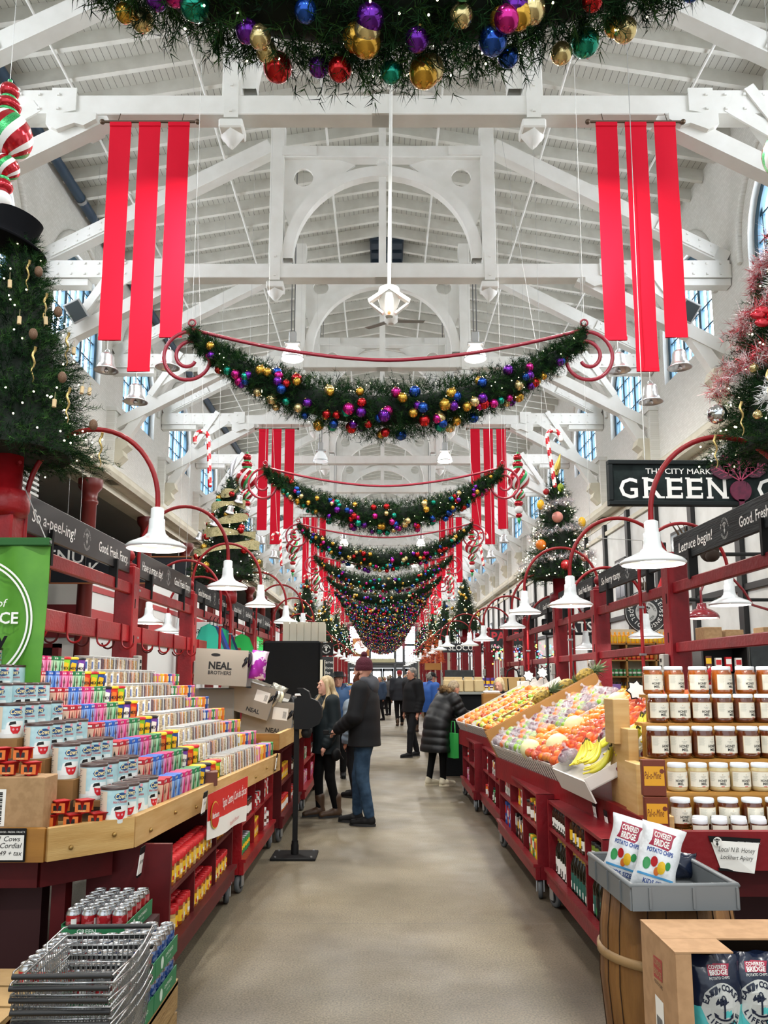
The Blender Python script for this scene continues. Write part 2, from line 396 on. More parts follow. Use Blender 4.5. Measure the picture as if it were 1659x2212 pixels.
def floor_mat():
    m = mat('concrete_floor', '#8f897b', 0.42); n, L, b = nodes_of(m)
    tc = n.new('ShaderNodeTexCoord'); sp = n.new('ShaderNodeSeparateXYZ'); L.new(tc.outputs['Object'], sp.inputs[0])
    def noise(sc, det=6):
        q = n.new('ShaderNodeTexNoise'); q.inputs['Scale'].default_value = sc; q.inputs['Detail'].default_value = det; L.new(tc.outputs['Object'], q.inputs['Vector']); return q
    def ramp(src, *st):
        r = n.new('ShaderNodeValToRGB'); e = r.color_ramp.elements
        for i, (p, c) in enumerate(st):
            if i > 1: e.new(p)
            e[i].position = p; e[i].color = c if len(c) == 4 else hx(c)
        L.new(src, r.inputs['Fac']); return r
    base = ramp(noise(1.1, 8).outputs['Fac'], (0.30, hx('#5c5445')), (0.72, hx('#7d735f')))
    spk = ramp(noise(95, 2).outputs['Fac'], (0.36, (0.35, 0.34, 0.32, 1)), (0.5, (1, 1, 1, 1)), (0.66, (1.6, 1.57, 1.5, 1)))
    mu = n.new('ShaderNodeMix'); mu.data_type = 'RGBA'; mu.blend_type = 'MULTIPLY'; mu.inputs[0].default_value = 0.55
    L.new(base.outputs[0], mu.inputs[6]); L.new(spk.outputs[0], mu.inputs[7])
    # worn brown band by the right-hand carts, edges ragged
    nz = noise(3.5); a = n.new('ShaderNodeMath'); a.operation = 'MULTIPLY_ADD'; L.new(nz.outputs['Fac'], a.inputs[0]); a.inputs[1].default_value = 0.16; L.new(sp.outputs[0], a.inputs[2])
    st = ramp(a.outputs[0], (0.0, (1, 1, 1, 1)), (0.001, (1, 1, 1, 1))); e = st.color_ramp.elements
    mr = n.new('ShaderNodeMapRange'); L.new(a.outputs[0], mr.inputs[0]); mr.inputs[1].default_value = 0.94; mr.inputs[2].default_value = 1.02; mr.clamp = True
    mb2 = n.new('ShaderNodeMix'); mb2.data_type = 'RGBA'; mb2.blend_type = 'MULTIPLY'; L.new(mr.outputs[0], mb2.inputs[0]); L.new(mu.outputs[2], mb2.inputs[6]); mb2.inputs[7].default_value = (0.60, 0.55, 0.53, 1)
    # saw-cut joints across the aisle
    fr = n.new('ShaderNodeMath'); fr.operation = 'MULTIPLY_ADD'; L.new(sp.outputs[1], fr.inputs[0]); fr.inputs[1].default_value = 1 / 2.3; fr.inputs[2].default_value = -0.44
    f2 = n.new('ShaderNodeMath'); f2.operation = 'FRACT'; L.new(fr.outputs[0], f2.inputs[0])
    lt = n.new('ShaderNodeMath'); lt.operation = 'LESS_THAN'; L.new(f2.outputs[0], lt.inputs[0]); lt.inputs[1].default_value = 0.0035
    mj = n.new('ShaderNodeMix'); mj.data_type = 'RGBA'; L.new(lt.outputs[0], mj.inputs[0]); L.new(mb2.outputs[2], mj.inputs[6]); mj.inputs[7].default_value = hx('#5b564c')
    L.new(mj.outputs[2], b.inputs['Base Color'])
    rr = ramp(noise(2.3).outputs['Fac'], (0.3, (0.36, 0.36, 0.36, 1)), (0.7, (0.6, 0.6, 0.6, 1))); L.new(rr.outputs[0], b.inputs['Roughness'])
    bp = n.new('ShaderNodeBump'); bp.inputs['Strength'].default_value = 0.12; bp.inputs['Distance'].default_value = 0.005
    L.new(noise(60, 3).outputs['Fac'], bp.inputs['Height']); L.new(bp.outputs['Normal'], b.inputs['Normal'])
    return m
YE, YB = 84.0, -8.0        # far end wall, end behind the visitor left open so sky light floods in
struct(MB().bb((-12, YB, -0.1), (12, YE + 0.5, 0), floor_mat()).build('floor'))
ZW, ZR, XW = 12.55, 13.75, 7.0
def roofz(x): return ZR - (ZR - ZW) * abs(x) / XW
# roof deck
cm = MB()
for s_ in (-1, 1):
    a, b = (0, ZR), (s_ * 7.6, roofz(7.6))
    p = [(a[0], a[1]), (b[0], b[1]), (b[0], b[1] + 0.12), (a[0], a[1] + 0.12)]
    cm.prism(p if s_ < 0 else p[::-1], YB, YE + 0.5, CEILM)
ceil_o = struct(cm.build('ceiling'))
RS = 0.70; ny = int((YE - 2) / RS); rest = MB()
rme = {}
for s_ in (-1, 1):
    q = MB(); x1 = s_ * 7.0
    q.beam((0, 0, ZR - 0.13), (x1, 0, roofz(7) - 0.13), 0.10, 0.26, RAFT); rme[s_] = q.mesh('rafter')
for i in range(-2, ny):
    y = 3.0 + RS * i
    for s_ in (-1, 1):
        if y < 38: o = inst('rafter', rme[s_], ceil_o, (0, y, 0))
        else: rest.beam((0, y, ZR - 0.13), (s_ * 7.0, y, roofz(7) - 0.13), 0.10, 0.26, RAFT)
o = rest.build('rafters', ceil_o); o['kind'] = 'stuff'
# sprinkler mains under the rafters
for i, x in enumerate((-5.75, -3.45, -1.2, 1.2, 3.45, 5.75)):
    z = roofz(x) - 0.34
    o = MB().tube([(x, 1.5, z), (x, YE, z)], 0.026, WHITE, 6).build('sprinkler_pipe')
    tag(o, f"thin white sprinkler pipe under the rafters, {od(i)} from the left wall", 'pipe', 'sprinkler pipes under the roof')
o = MB().tube([(-6.82, 6, 12.3), (-6.82, 18.6, 12.3), (-6.86, 19.2, 12.28), (-6.86, YE - 1, 12.3)], 0.11, mat('navy_pipe', '#27435c', 0.4), 10).tube([(-6.82, 16.9, 12.3), (-6.82, 17.0, 12.3)], 0.13, STEEL, 10).build('roof_pipe')
tag(o, 'thick dark blue pipe running along the top of the left brick wall', 'pipe')
# brick walls of the nave with round-headed windows, one per bay
TR0, TB = 10.6, 4.75
def truss_y(n): return TR0 + TB * n
def wall_bay(side):
    """one bay, local y 0..TB, window in its middle; x=0 is the room face"""
    mb = MB(); r, sp, sill, th = 1.5, 9.75, 8.75, 0.42 * side; cy = TB / 2; n = 16; z0, z1 = 6.5, ZW + 0.25
    def Q(y0, za, y1, zb, x=0.0): mb.add([(x, y0, za), (x, y1, za), (x, y1, zb), (x, y0, zb)], [(0, 1, 2, 3)], BRICKW)
    Q(0, z0, cy - r, z1); Q(cy + r, z0, TB, z1); Q(cy - r, z0, cy + r, sill)
    pts = [(cy - r * math.cos(math.pi * i / n), sp + r * math.sin(math.pi * i / n)) for i in range(n + 1)]
    for i in range(n):
        (ya, za), (yb, zb) = pts[i], pts[i + 1]
        mb.add([(0, ya, za), (0, yb, zb), (0, yb, z1), (0, ya, z1)], [(0, 1, 2, 3)], BRICKW)
    out = [(cy - r, sill)] + pts + [(cy + r, sill)]
    for i in range(len(out)):
        (ya, za), (yb, zb) = out[i], out[(i + 1) % len(out)]
        mb.add([(0, ya, za), (0, yb, zb), (th, yb, zb), (th, ya, za)], [(0, 1, 2, 3)], WHITE)
    # hood mould
    ang = [math.pi * (i / 20 * 1.1 - 0.05) for i in range(21)]
    mb.tube([(-0.03 * side, cy - (r + 0.3) * math.cos(a), sp + 0.1 + (r + 0.32) * math.sin(a)) for a in ang], 0.07, BRICKW, 6)
    # pier at the truss
    mb.bb((-0.22 * side, -0.3, z0), (0, 0.3, 8.3), BRICKW); mb.bb((-0.26 * side, -0.33, 8.3), (0, 0.33, 8.4), WHITE)
    return mb.mesh('wall_bay')
GLASS = mat('window_daylight', '#f4f8ff', 0.4, emit=8.5)
def win_frame(side):
    f = MB(); r, sp, sill = 1.5, 9.75, 8.75; n = 16
    fn = lambda x, y, z: (y, x, z)
    def arc(rr): return [(-rr, sill)] + [(-rr * math.cos(math.pi * i / n), sp + rr * math.sin(math.pi * i / n)) for i in range(n + 1)] + [(rr, sill)]
    a, b = arc(r - 0.15), arc(r + 0.01)
    m2 = MB(); m2.strip(a, b, -0.07, 0.07, TEAL); f.add([fn(*v) for v in m2.v], m2.f, TEAL)
    for x in (-0.5, 0.5): f.bb((-0.06, x - 0.07, sill), (0.06, x + 0.07, sp + math.sqrt(r * r - x * x)), TEAL)
    for x in (-1.2, -0.85, -0.17, 0.17, 0.85, 1.2): f.bb((-0.025, x - 0.018, sill), (0.025, x + 0.018, sp + math.sqrt((r - 0.08) ** 2 - x * x)), TEAL)
    for z in (9.25, 9.75, 10.25, 10.75): 
        w = r if z <= sp else math.sqrt(r * r - (z - sp) ** 2)
        f.bb((-0.03, -w, z - 0.022), (0.03, w, z + 0.022), TEAL)
    f.bb((-0.07, -r, sill - 0.02), (0.07, r, sill + 0.12), TEAL)
    g = MB(); g.poly([(0.0, p[0], p[1]) for p in arc(r - 0.05)], GLASS)
    return f.mesh('window_frame'), g.mesh('pane')
wf, wp = win_frame(1)
NB = 16
for side, nm in ((-1, 'left'), (1, 'right')):
    w = thing('wall_' + nm, None, None, (side * XW, 0, 0)); struct(w)
    bay = wall_bay(side)
    for n in range(-2, NB):
        y0 = truss_y(n)
        if y0 + TB > YE + 2: break
        inst('wall_bay', bay, w, (0, y0, 0))
        o = thing(f'window_{nm}_{n + 3}', None, None, (side * (XW + 0.2), y0 + TB / 2, 0)); struct(o)
        inst('window_frame', wf, o); inst('pane', wp, o, (side * 0.03, 0, 0))
    c = MB(); x = side * XW   # moulded ledge carried by the columns
    pr = [(0.5, 6.5), (-0.32, 6.5), (-0.38, 6.6), (-0.38, 6.72), (-0.3, 6.78), (-0.12, 6.95), (0, 7.0), (0.5, 7.0)]
    c.prism([(x + side * a, b) for a, b in pr], YB, YE, CREAM)
    c.bb((x - 0.02, YB, 6.32), (x + side * 0.5, YE, 6.5), CREAM)
    struct(c.build('trim_ledge_' + nm))
    # aisle behind: ceiling and outer wall
    struct(MB().bb((side * 7.2, YB, 6.35), (side * 12, YE, 6.5), mat('aisle_ceiling', '#8c8b86', 0.8)).build('ceiling_' + nm))
# ---------------------------------------------------------------- roof trusses
def truss_parts():
    P = {}
    zt = 9.66
    m = MB(); m.box((0, 0, zt), (14.0, 0.3, 0.3), WHITE, 0.012)
    m.box((0, -0.02, zt + 0.0), (0.3, 0.3, 0.3), WHITE); P['tie_beam'] = [(m.mesh('tie_beam'), None)]
    m = MB(); m.box((0, 0, (zt + 12.95) / 2), (0.28, 0.28, 12.95 - zt), WHITE, 0.01)
    m.box((0, -0.005, 9.36), (0.34, 0.36, 0.14), WHITE, 0.02); m.lathe([(0.0, 9.06), (0.05, 9.1), (0.16, 9.24), (0.17, 9.3)], WHITE, 4)
    m.box((0, -0.155, 9.75), (0.2, 0.03, 0.6), WHITE)
    for z in (9.55, 9.95): m.box((0, -0.175, z), (0.04, 0.03, 0.04), WHITE)
    P['queen_post'] = m.mesh('queen_post')
    m = MB(); m.box((0, 0, 12.28), (4.5, 0.26, 0.26), WHITE, 0.01)
    for s in (-1, 1): m.box((s * 1.7, -0.15, 12.28), (0.7, 0.03, 0.2), WHITE)
    P['collar_beam'] = m.mesh('collar_beam')
    m = MB(); n = 28; R, zc = 1.92, 9.95
    a = [((R - 0.11) * math.cos(math.pi * i / n), zc + (R - 0.11) * math.sin(math.pi * i / n)) for i in range(n + 1)]
    b = [((R + 0.11) * math.cos(math.pi * i / n), zc + (R + 0.11) * 1.0 * math.sin(math.pi * i / n)) for i in range(n + 1)]
    m.strip(a, b, -0.1, 0.1, WHITE)
    P['arch'] = m.mesh('arch')
    # pierced spandrel board: frame, ring
    m = MB(); cx, cz, r = 1.62, 11.76, 0.2
    k = 24; inn = [(cx + r * math.cos(2 * math.pi * i / k), cz + r * math.sin(2 * math.pi * i / k)) for i in range(k)]
    def hit(an):   # outwards from the ring to post, collar or arch
        dx, dz = math.cos(an), math.sin(an); t = 9
        if dx > 0: t = min(t, (2.02 - cx) / dx)
        if dz > 0: t = min(t, (12.16 - cz) / dz)
        B = cx * dx + (cz - zc) * dz; Cc = cx * cx + (cz - zc) ** 2 - (R + 0.1) ** 2; D = B * B - Cc
        if D > 0:
            for q in (-B - math.sqrt(D), -B + math.sqrt(D)):
                if q > 0: t = min(t, q); break
        return (cx + dx * min(t, 1.1), cz + dz * min(t, 1.1))
    m.strip(inn, [hit(2 * math.pi * i / k) for i in range(k)], -0.03, 0.03, WHITE, True)
    sp1 = m.mesh('spandrel'); m2 = MB(); m2.add([(-x, y, z) for x, y, z in m.v], [f[::-1] for f in m.f], WHITE); sp2 = m2.mesh('spandrel')
    P['spandrel'] = (sp1, sp2)
    m = MB(); m.box((0, 0.02, (zt + ZR) / 2), (0.15, 0.15, ZR - zt - 0.2), WHITE); m.box((0, 0.02, 12.0), (0.22, 0.2, 0.1), WHITE); P['king_post'] = m.mesh('king_post')
    def mir(fn):
        out = []
        for s in (1, -1):
            m = MB(); fn(m, s); out.append(m.mesh('x'))
        return out
    def prin(m, s):
        m.beam((s * 2.3, 0, 12.42), (s * 6.95, 0, 9.93), 0.26, 0.3, WHITE)
        d = Vector((4.65 * s, 0, -2.49)).normalized()
        for t in (3.7,):
            p = Vector((s * 2.3, -0.15, 12.42)) + d * t; m.beam(p, p + d * 1.3, 0.03, 0.24, WHITE)
            for k2 in range(5):
                for e in (-0.07, 0.07): m.box(tuple(p + d * (0.15 + k2 * 0.26) + Vector((0, -0.02, e))), (0.035, 0.03, 0.035), WHITE)
    P['principal_rafter'] = mir(prin)
    def brace(m, s):
        m.beam((s * 3.95, 0, 9.56), (s * 6.95, 0, 7.95), 0.24, 0.26, WHITE)
        # scrolled end block under the tie beam
        pr = [(4.05, 9.5), (4.75, 9.5), (4.75, 9.32), (4.6, 9.24), (4.45, 9.3), (4.35, 9.34), (4.22, 9.3), (4.05, 9.4)]
        m.prism([(s * a, b) for a, b in pr][::s], -0.2, 0.2, WHITE)
    P['curved_brace'] = mir(brace)
    def strut(m, s):
        m.beam((s * 5.35, 0.02, 9.7), (s * 6.95, 0.02, 7.1), 0.22, 0.24, WHITE)
        m.prism([(s * a, b) for a, b in [(7, 6.95), (6.75, 6.95), (6.55, 7.15), (6.6, 7.3), (6.45, 7.42), (6.5, 7.6), (7, 7.6)]][::s], -0.2, 0.2, CREAM)
    P['wall_strut'] = mir(strut)
    def guss(m, s):
        m.prism([(s * a, b) for a, b in [(4.35, 9.84), (4.35, 9.55), (4.6, 9.5), (6.95, 9.5), (6.95, 9.86), (4.7, 9.86), (4.7, 9.9), (4.35, 9.9)]][::-s], -0.18, -0.152, WHITE)
        m.beam((s * 4.9, -0.172, 9.62), (s * 5.75, -0.172, 9.06), 0.03, 0.2, WHITE); m.beam((s * 5.2, -0.2, 9.9), (s * 5.95, -0.2, 8.75), 0.03, 0.16, WHITE)
        for k2 in range(9):
            for z in (9.57, 9.79): m.box((s * (4.6 + 0.27 * k2), -0.19, z), (0.035, 0.03, 0.035), WHITE)
        m.bb((s * 5.9, -0.12, 9.36), (s * 6.98, 0.12, 9.5), WHITE)
    P['gusset_plate'] = mir(guss)
    return P
TP = truss_parts()
for n in range(-2, NB):
    y = truss_y(n)
    if y > YE: break
    t = thing(f'trim_truss_{n + 3}', None, None, (0, y, 0)); struct(t)
    inst('tie_beam', TP['tie_beam'][0][0], t)
    for s in (-1, 1): inst('queen_post', TP['queen_post'], t, (s * 2.15, 0, 0))
    inst('collar_beam', TP['collar_beam'], t); inst('arch', TP['arch'], t)
    for q in TP['spandrel']: inst('spandrel', q, t)
    if n > 0: inst('king_post', TP['king_post'], t)
    for k in ('principal_rafter', 'curved_brace', 'wall_strut', 'gusset_plate'):
        for me in TP[k]: inst(k, me, t)
# columns under the ledge
cl = MB(); cl.lathe([(0.24, 0), (0.24, 0.35), (0.2, 0.4), (0.185, 0.6), (0.165, 5.7), (0.2, 5.74), (0.2, 5.8), (0.17, 5.84), (0.18, 6.0), (0.27, 6.12), (0.29, 6.2), (0.29, 6.32)], DARKRED, 20)
cme = cl.mesh('column')
for side, nm in ((-1, 'left'), (1, 'right')):
    for i in range(16):
        y = 9.6 + 4.75 * i
        if y > YE or (side > 0): break
        o = inst('iron_column', cme, None, (side * 7.05, y, 0)); tag(o, f"oxblood red round iron column under the {nm} ledge, {od(i)} from the entrance", 'column', f'iron columns on the {nm}')
# black louvred duct box above the left kiosks, dark recess
# far end wall: dark timber doors and transoms, clock
g = MB(); GREY = mat('end_wall_grey', '#55595c', 0.6)
e = thing('wall_end', None, None, (0, YE, 0)); struct(e)
MB().bb((-12, 0, 0), (-3.6, 0.3, 14), CREAM).bb((3.6, 0, 0), (12, 0.3, 14), CREAM).bb((-3.6, 0, 7), (3.6, 0.3, 14), CREAM).build('wall_panel', e)
scr = MB(); x0 = -3.6
for x in (-3.5, -2.2, -1.3, 1.3, 2.2, 3.5): scr.bb((x - 0.14, -0.15, 0), (x + 0.14, 0.2, 7), GREY)
for z in (3.05, 4.9, 6.9): scr.bb((-3.6, -0.12, z - 0.12), (3.6, 0.2, z + 0.12), GREY)
scr.bb((-3.6, 0, 2.55), (3.6, 0.15, 3.05), GREY); scr.bb((-1.3, -0.2, 3.1), (1.3, 0, 3.5), mat('end_sign', '#c9c39c', 0.6))
for i in range(9):
    x = -3.2 + 0.8 * i; scr.bb((x - 0.03, -0.02, 3), (x + 0.03, 0.05, 7), GREY)
for z in (3.8, 4.3, 5.5, 6.2): scr.bb((-3.5, -0.02, z - 0.025), (3.5, 0.05, z + 0.025), GREY)
scr.build('window_frame', e)
MB().bb((-3.5, 0.1, 3), (3.5, 0.14, 6.9), GLASS).build('window_pane', e)
for i in range(6):
    x = -2.9 + 1.16 * i
    d = thing(f'door_{i + 1}', None, None, (x, YE - 0.05, 0)); struct(d)
    MB().bb((-0.56, 0, 0), (0.56, 0.06, 1.05), GREY).bb((-0.56, 0, 1.05), (-0.38, 0.06, 2.5), GREY).bb((0.38, 0, 1.05), (0.56, 0.06, 2.5), GREY).bb((-0.56, 0, 2.2), (0.56, 0.06, 2.5), GREY).bb((-0.02, 0, 1.05), (0.02, 0.06, 2.2), GREY).bb((-0.4, 0, 1.6), (0.4, 0.06, 1.64), GREY).build('door_leaf', d)
    MB().bb((-0.4, 0.02, 1.05), (0.4, 0.05, 2.2), GLASS).build('pane', d)
ck = thing('wall_clock', 'square wooden wall clock with white dial high at the far end', 'clock', (-1.9, YE - 0.3 - 12, 4.2))
MB().box((0, 0, 0), (1.5, 0.2, 1.6), mat('clock_wood', '#8a5a2e', 0.5), 0.05).build('case', ck)
q = MB(); q.M = Matrix.Translation((0, -0.11, 0)) @ Matrix.Rotation(math.pi / 2, 4, 'X'); q.lathe([(0, 0), (0.6, 0), (0.6, 0.03), (0, 0.03)], mat('dial', '#f2efe6', 0.5), 28); q.build('dial', ck)
MB().bb((-0.02, -0.16, 0), (0.02, -0.14, 0.45), BLACKTRIM).bb((0, -0.16, -0.02), (0.3, -0.14, 0.02), BLACKTRIM).build('hands', ck)
MB().tube([(0, 0, 0.75), (0, 0, 6.7)], 0.03, BLACKTRIM, 6).build('hanger', ck)
for s, nm in ((-1, 'left'), (1, 'right')):
    t = thing('floodlight', f"grey square floodlight fixed to the {nm} end of a roof truss", 'floodlight', (s * 6.0, 15.0, 8.7), rot=(0.5, s * 0.5, 0)); MB().box((0, 0, 0), (.34, .12, .4), mat('flood_grey', '#c3c6c6', .5), .02).build('housing', t); MB().box((0, -.065, 0), (.28, .01, .33), mat('flood_glass', '#4a5458', .2)).build('lens', t); MB().tube([(0, .05, 0), (0, .3, .1)], .02, STEEL, 6).build('bracket', t)
t = thing('roof_vent', 'dark louvred vent in the white roof above the second arch', 'vent', (0.12, 20.6, 13.3)); m = MB()
for i in range(3): m.bb((-.42, .5 * i, 0), (.42, .5 * i + .3, .08), mat('vent_navy', '#26333f', .6))
m.build('louvres', t); MB().bb((-.46, -.05, .08), (.46, 1.35, .5), mat('vent_navy')).build('shaft', t)
# ================================================================ things hung in the air
GREENS = [mat('needle_dark', '#0e2213', 0.9, spec=.1), mat('needle_mid', '#1c3a1d', 0.9, spec=.12), mat('needle_light', '#345527', 0.9, spec=.12), mat('needle_mid', '#1c3a1d', 0.9, spec=.12)]
CORE = mat('added_dark_core', '#0d1a10', 0.9)  # dark core added inside the foliage to block light between sprigs
REDBAR = mat('scroll_red', '#a3243a', 0.3, coat=0.3)
WIRE = mat('wire', '#c9c9c6', 0.4, 0.5)
BC = {'gold': '#d9a83c', 'pale gold': '#e6d194', 'red': '#c4161c', 'magenta': '#c81a86', 'purple': '#6a1ba0', 'teal': '#0f9a80', 'blue': '#1a4fae'}
BM = {k: mat('bauble_' + k.replace(' ', '_'), v, 0.16, 0.85, coat=0.4) for k, v in BC.items()}
CAPM = mat('bauble_cap', '#cfae62', 0.3, 0.9)
def bauble_mesh(k, n=20, rings=12):
    b = MB(); b.sphere((0, 0, 0), 0.5, BM[k], n, rings, fl=lambda a, ph: 1 - 0.035 * abs(math.sin(a * 5)) * math.sin(ph)); b.lathe([(0.09, 0.47), (0.09, 0.57), (0, 0.57)], CAPM, 8); return b.mesh('bauble')
BME = {k: bauble_mesh(k) for k in BC}
BMS = {k: bauble_mesh(k, 8, 5) for k in BC}
GW, GZ0, SAG = 1.7, 4.53, 0.68
def gcurve(t):  # t -1..1
    return (GW * t, 0.0, GZ0 - SAG * (1 - t * t) ** 0.92)
def grad(t): return 0.06 + 0.165 * (1 - abs(t) ** 2.2)
def garland_foliage(N, nn, seed, nl=0.05, w=0.0019):
    rg = np.random.default_rng(seed); t = rg.uniform(-1, 1, N); a = rg.uniform(0, 2 * np.pi, N)
    c = np.array([gcurve(q) for q in t]); r = np.array([grad(q) for q in t]) * rg.uniform(0.42, 0.84, N)
    base = c + np.stack([np.zeros(N), np.cos(a) * r, np.sin(a) * r], 1)
    d = np.stack([rg.normal(0, 0.75, N), np.cos(a), np.sin(a)], 1)
    L = rg.uniform(0.06, 0.13, N) * (0.55 + 0.6 * (1 - np.abs(t)))
    me = needle_mesh('garland_foliage', base, d, L, nn, nl, w, GREENS, seed)
    core = MB(); ts = [-1 + 2 * i / 40 for i in range(41)]
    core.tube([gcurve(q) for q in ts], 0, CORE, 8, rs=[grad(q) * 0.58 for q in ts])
    return join_mesh('garland_foliage', [core.mesh('c'), me])
def scroll_bar():
    b = MB(); pts = []
    for i in range(33):
        t = -1 + 2 * i / 32; pts.append((GW * t, 0, 4.30 + 0.28 * (abs(t) ** 1.7)))
    def spiral(s):
        out = []; cx, cz = s * (GW + 0.01), 4.345
        for i in range(46):
            f = i / 45; th = math.radians(90 - 590 * f); R = 0.235 - 0.175 * f ** 1.4
            ox = 0
            out.append((cx + s * (R * math.cos(th) + ox), 0, cz + R * math.sin(th) - 0.02))
        return out
    R_ = spiral(1); L_ = spiral(-1)[::-1]
    b.tube(L_ + pts + R_, 0.0165, REDBAR, 8)
    for s in (-1, 1):
        for dz in (0.055, -0.03): b.tube([(s * GW + 0.03 * math.cos(a), 0, 4.585 + dz + 0.03 * math.sin(a)) for a in [math.pi * 2 * k / 12 for k in range(12)]], 0.009, REDBAR, 6, True)
    return b.mesh('scroll_frame')
SCR = scroll_bar()
FOL = [garland_foliage(4200, 15, 5), garland_foliage(2600, 10, 6, 0.055, 0.0028), garland_foliage(1100, 8, 7, 0.07, 0.005)]
FLM = mat('fairy_light', '#fff2c4', 0.4, emit=6)
def hang_wire(par, x, z0, z1, r=0.0022):
    MB().tube([(x, 0, z0), (x, 0, z1)], r, WIRE, 5).build('hanging_wire', par)
gy = [2.42, 6.65, 11.3, 15.6, 19.8] + [19.8 + 4.2 * i for i in range(1, 14)]
keys = list(BC)
for gi, y in enumerate(gy):
    g = thing('christmas_garland', f"green garland with coloured baubles on a red scroll bar, {od(gi)} one along the aisle", 'garland', (0.015 * (1 if gi % 2 else -1) + 0.035, y, 0), 0, 'garlands across the aisle')
    lod = 0 if gi < 3 else (1 if gi < 6 else 2)
    inst('foliage', FOL[lod], g); inst('scroll_frame', SCR, g)
    for s in (-1, 1): hang_wire(g, s * GW, 4.66, 13.5)
    rg = random.Random(40 + gi)
    nbl = [99, 98, 98, 90, 80, 60][gi] if gi < 6 else 0
    many = MB()
    for i in range(nbl or 190):
        t = -0.96 + 1.92 * (((i * 0.618) % 1.0) * 0.9 + 0.1 * rg.random()); c = gcurve(t); a = math.radians(rg.uniform(-175, 8) if rg.random() < 0.85 else rg.uniform(-180, 180))
        if rg.random() < 0.85: a = math.radians(rg.uniform(-212, -82) if gi else rg.uniform(-178, -55))
        r = grad(t) * rg.uniform(0.86, 1.04); sz = rg.uniform(0.072, 0.112) * (0.75 + 0.25 * (1 - abs(t))); k = rg.choice(keys)
        p = (c[0], math.cos(a) * r, c[2] + math.sin(a) * r)
        if nbl: inst('bauble', BME[k] if gi < 3 else BMS[k], g, p, (rg.uniform(-.5, .5), rg.uniform(-.5, .5), 0), sz)
        else: many.sphere(p, sz / 2 * 1.05, BM[k], 6, 4)
    if not nbl: tag(many.build('baubles', g), kind='stuff')
    fl = MB()
    for i in range(110 if gi < 4 else 60):
        t = rg.uniform(-0.95, 0.95); c = gcurve(t); a = rg.uniform(0, 6.28); r = grad(t) * 1.0
        fl.sphere((c[0], math.cos(a) * r, c[2] + math.sin(a) * r), 0.0042 if gi < 4 else 0.009, FLM, 5, 3)
    tag(fl.build('fairy_lights', g), kind='stuff')
# ---------------------------------------------------------------- red banners with bells
BRED = mat('banner_fabric', '#dd1230', 0.75, spec=.2)
def stripe(w, L, wob):
    m = MB(); n = 24; vs = []; fs = []
    for i in range(n + 1):
        z = -L * i / n
        for j, x in enumerate((-w / 2, -w / 6, w / 6, w / 2)):
            yy = 0.012 * math.sin(i * 0.5 + wob + j) * (i / n) + (0.025 * math.sin(wob * 2 + i * 0.15) * (1 if j in (1, 2) else 0) * min(1, i / 8) * max(0, 1 - i / 16))
            vs.append((x, yy, z)); 
    for i in range(n):
        for j in range(3): a = i * 4 + j; fs.append((a, a + 4, a + 5, a + 1))
    k = len(vs); vs2 = vs + [(x, y + 0.004, z) for x, y, z in vs]; fs2 = fs + [tuple(q + k for q in f[::-1]) for f in fs]
    m.add(vs2, fs2, BRED, True); m.box((0, 0.0, -L + 0.03), (w + 0.004, 0.016, 0.05), BRED); m.box((0, 0, -0.02), (w, 0.03, 0.06), BRED)
    return m.mesh('stripe')
ST = [stripe(0.30, 3.22, 0.3), stripe(0.30, 3.66, 1.4), stripe(0.30, 3.18, 2.2)]
BELLM = mat('silver_bell', '#e9e9ec', 0.28, 0.95, bump=(30, 0.25)); RODM = mat('bronze_rod', '#6b5a4c', 0.35, 0.7)
bm = MB(); bm.lathe([(0.03, 0.24), (0.07, 0.235), (0.09, 0.2), (0.1, 0.1), (0.13, 0.03), (0.165, 0.0), (0.15, -0.002), (0.12, 0.03), (0.085, 0.1), (0.07, 0.2), (0.0, 0.215)], BELLM, 28)
bm.tube([(0.03 * math.cos(a), 0, 0.265 + 0.03 * math.sin(a)) for a in [k * math.pi / 5 for k in range(10)]], 0.007, BELLM, 6, True); bell_body = bm.mesh('bell_body')
bm = MB(); bm.sphere((0, 0, 0.0), 0.03, BELLM, 10, 6); bm.tube([(0, 0, 0.02), (0, 0, 0.2)], 0.006, BELLM, 5); clap = bm.mesh('clapper')
rodme = MB().tube([(-0.66, 0, 0), (0.66, 0, 0)], 0.018, RODM, 8).mesh('rod')
fin = MB().sphere((0, 0, 0), 0.038, RODM, 10, 8).mesh('finial')
for bi, (y, zz) in enumerate([(10.37, 9.33), (24.62, 9.33), (38.87, 9.33), (53.12, 9.33), (67.37, 9.33)]):
    for s, nm in ((-1, 'left'), (1, 'right')):
        cx = s * (3.27 if s < 0 else 3.56) if bi == 0 else s * 3.32
        b = thing('striped_banner', f"banner of three hanging red stripes on the {nm} of the aisle, {od(bi)} from the front", 'banner', (cx, y, zz), 0, 'red banners under the roof beams')
        inst('rod', rodme, b)
        for e in (-1, 1): inst('finial', fin, b, (e * 0.67, 0, 0))
        for k in range(3): inst('stripe', ST[k] if s < 0 else ST[(0, 1, 2)[k]], b, ((k - 1) * 0.41, 0, -0.02))
        for e in (-0.45, 0.45): MB().tube([(e, 0, 0), (e, 0.1, 0.22)], 0.006, RODM, 5).build('hanger', b)
        if bi < 4:
            for k, L in enumerate((3.22, 3.66, 3.18)):
                t = thing('silver_bell', f"silver bell under the {('left', 'middle', 'right')[k]} stripe of the {nm} banner, {od(bi)} banner from the front", 'bell', (cx + (k - 1) * 0.41 + 0.02 * s, y, zz - L - 0.445), 0, 'silver bells below the banners')
                inst('bell_body', bell_body, t); inst('clapper', clap, t); MB().tube([(0, 0, 0.29), (0, 0, 0.42)], 0.004, WIRE, 5).build('hanging_wire', t)
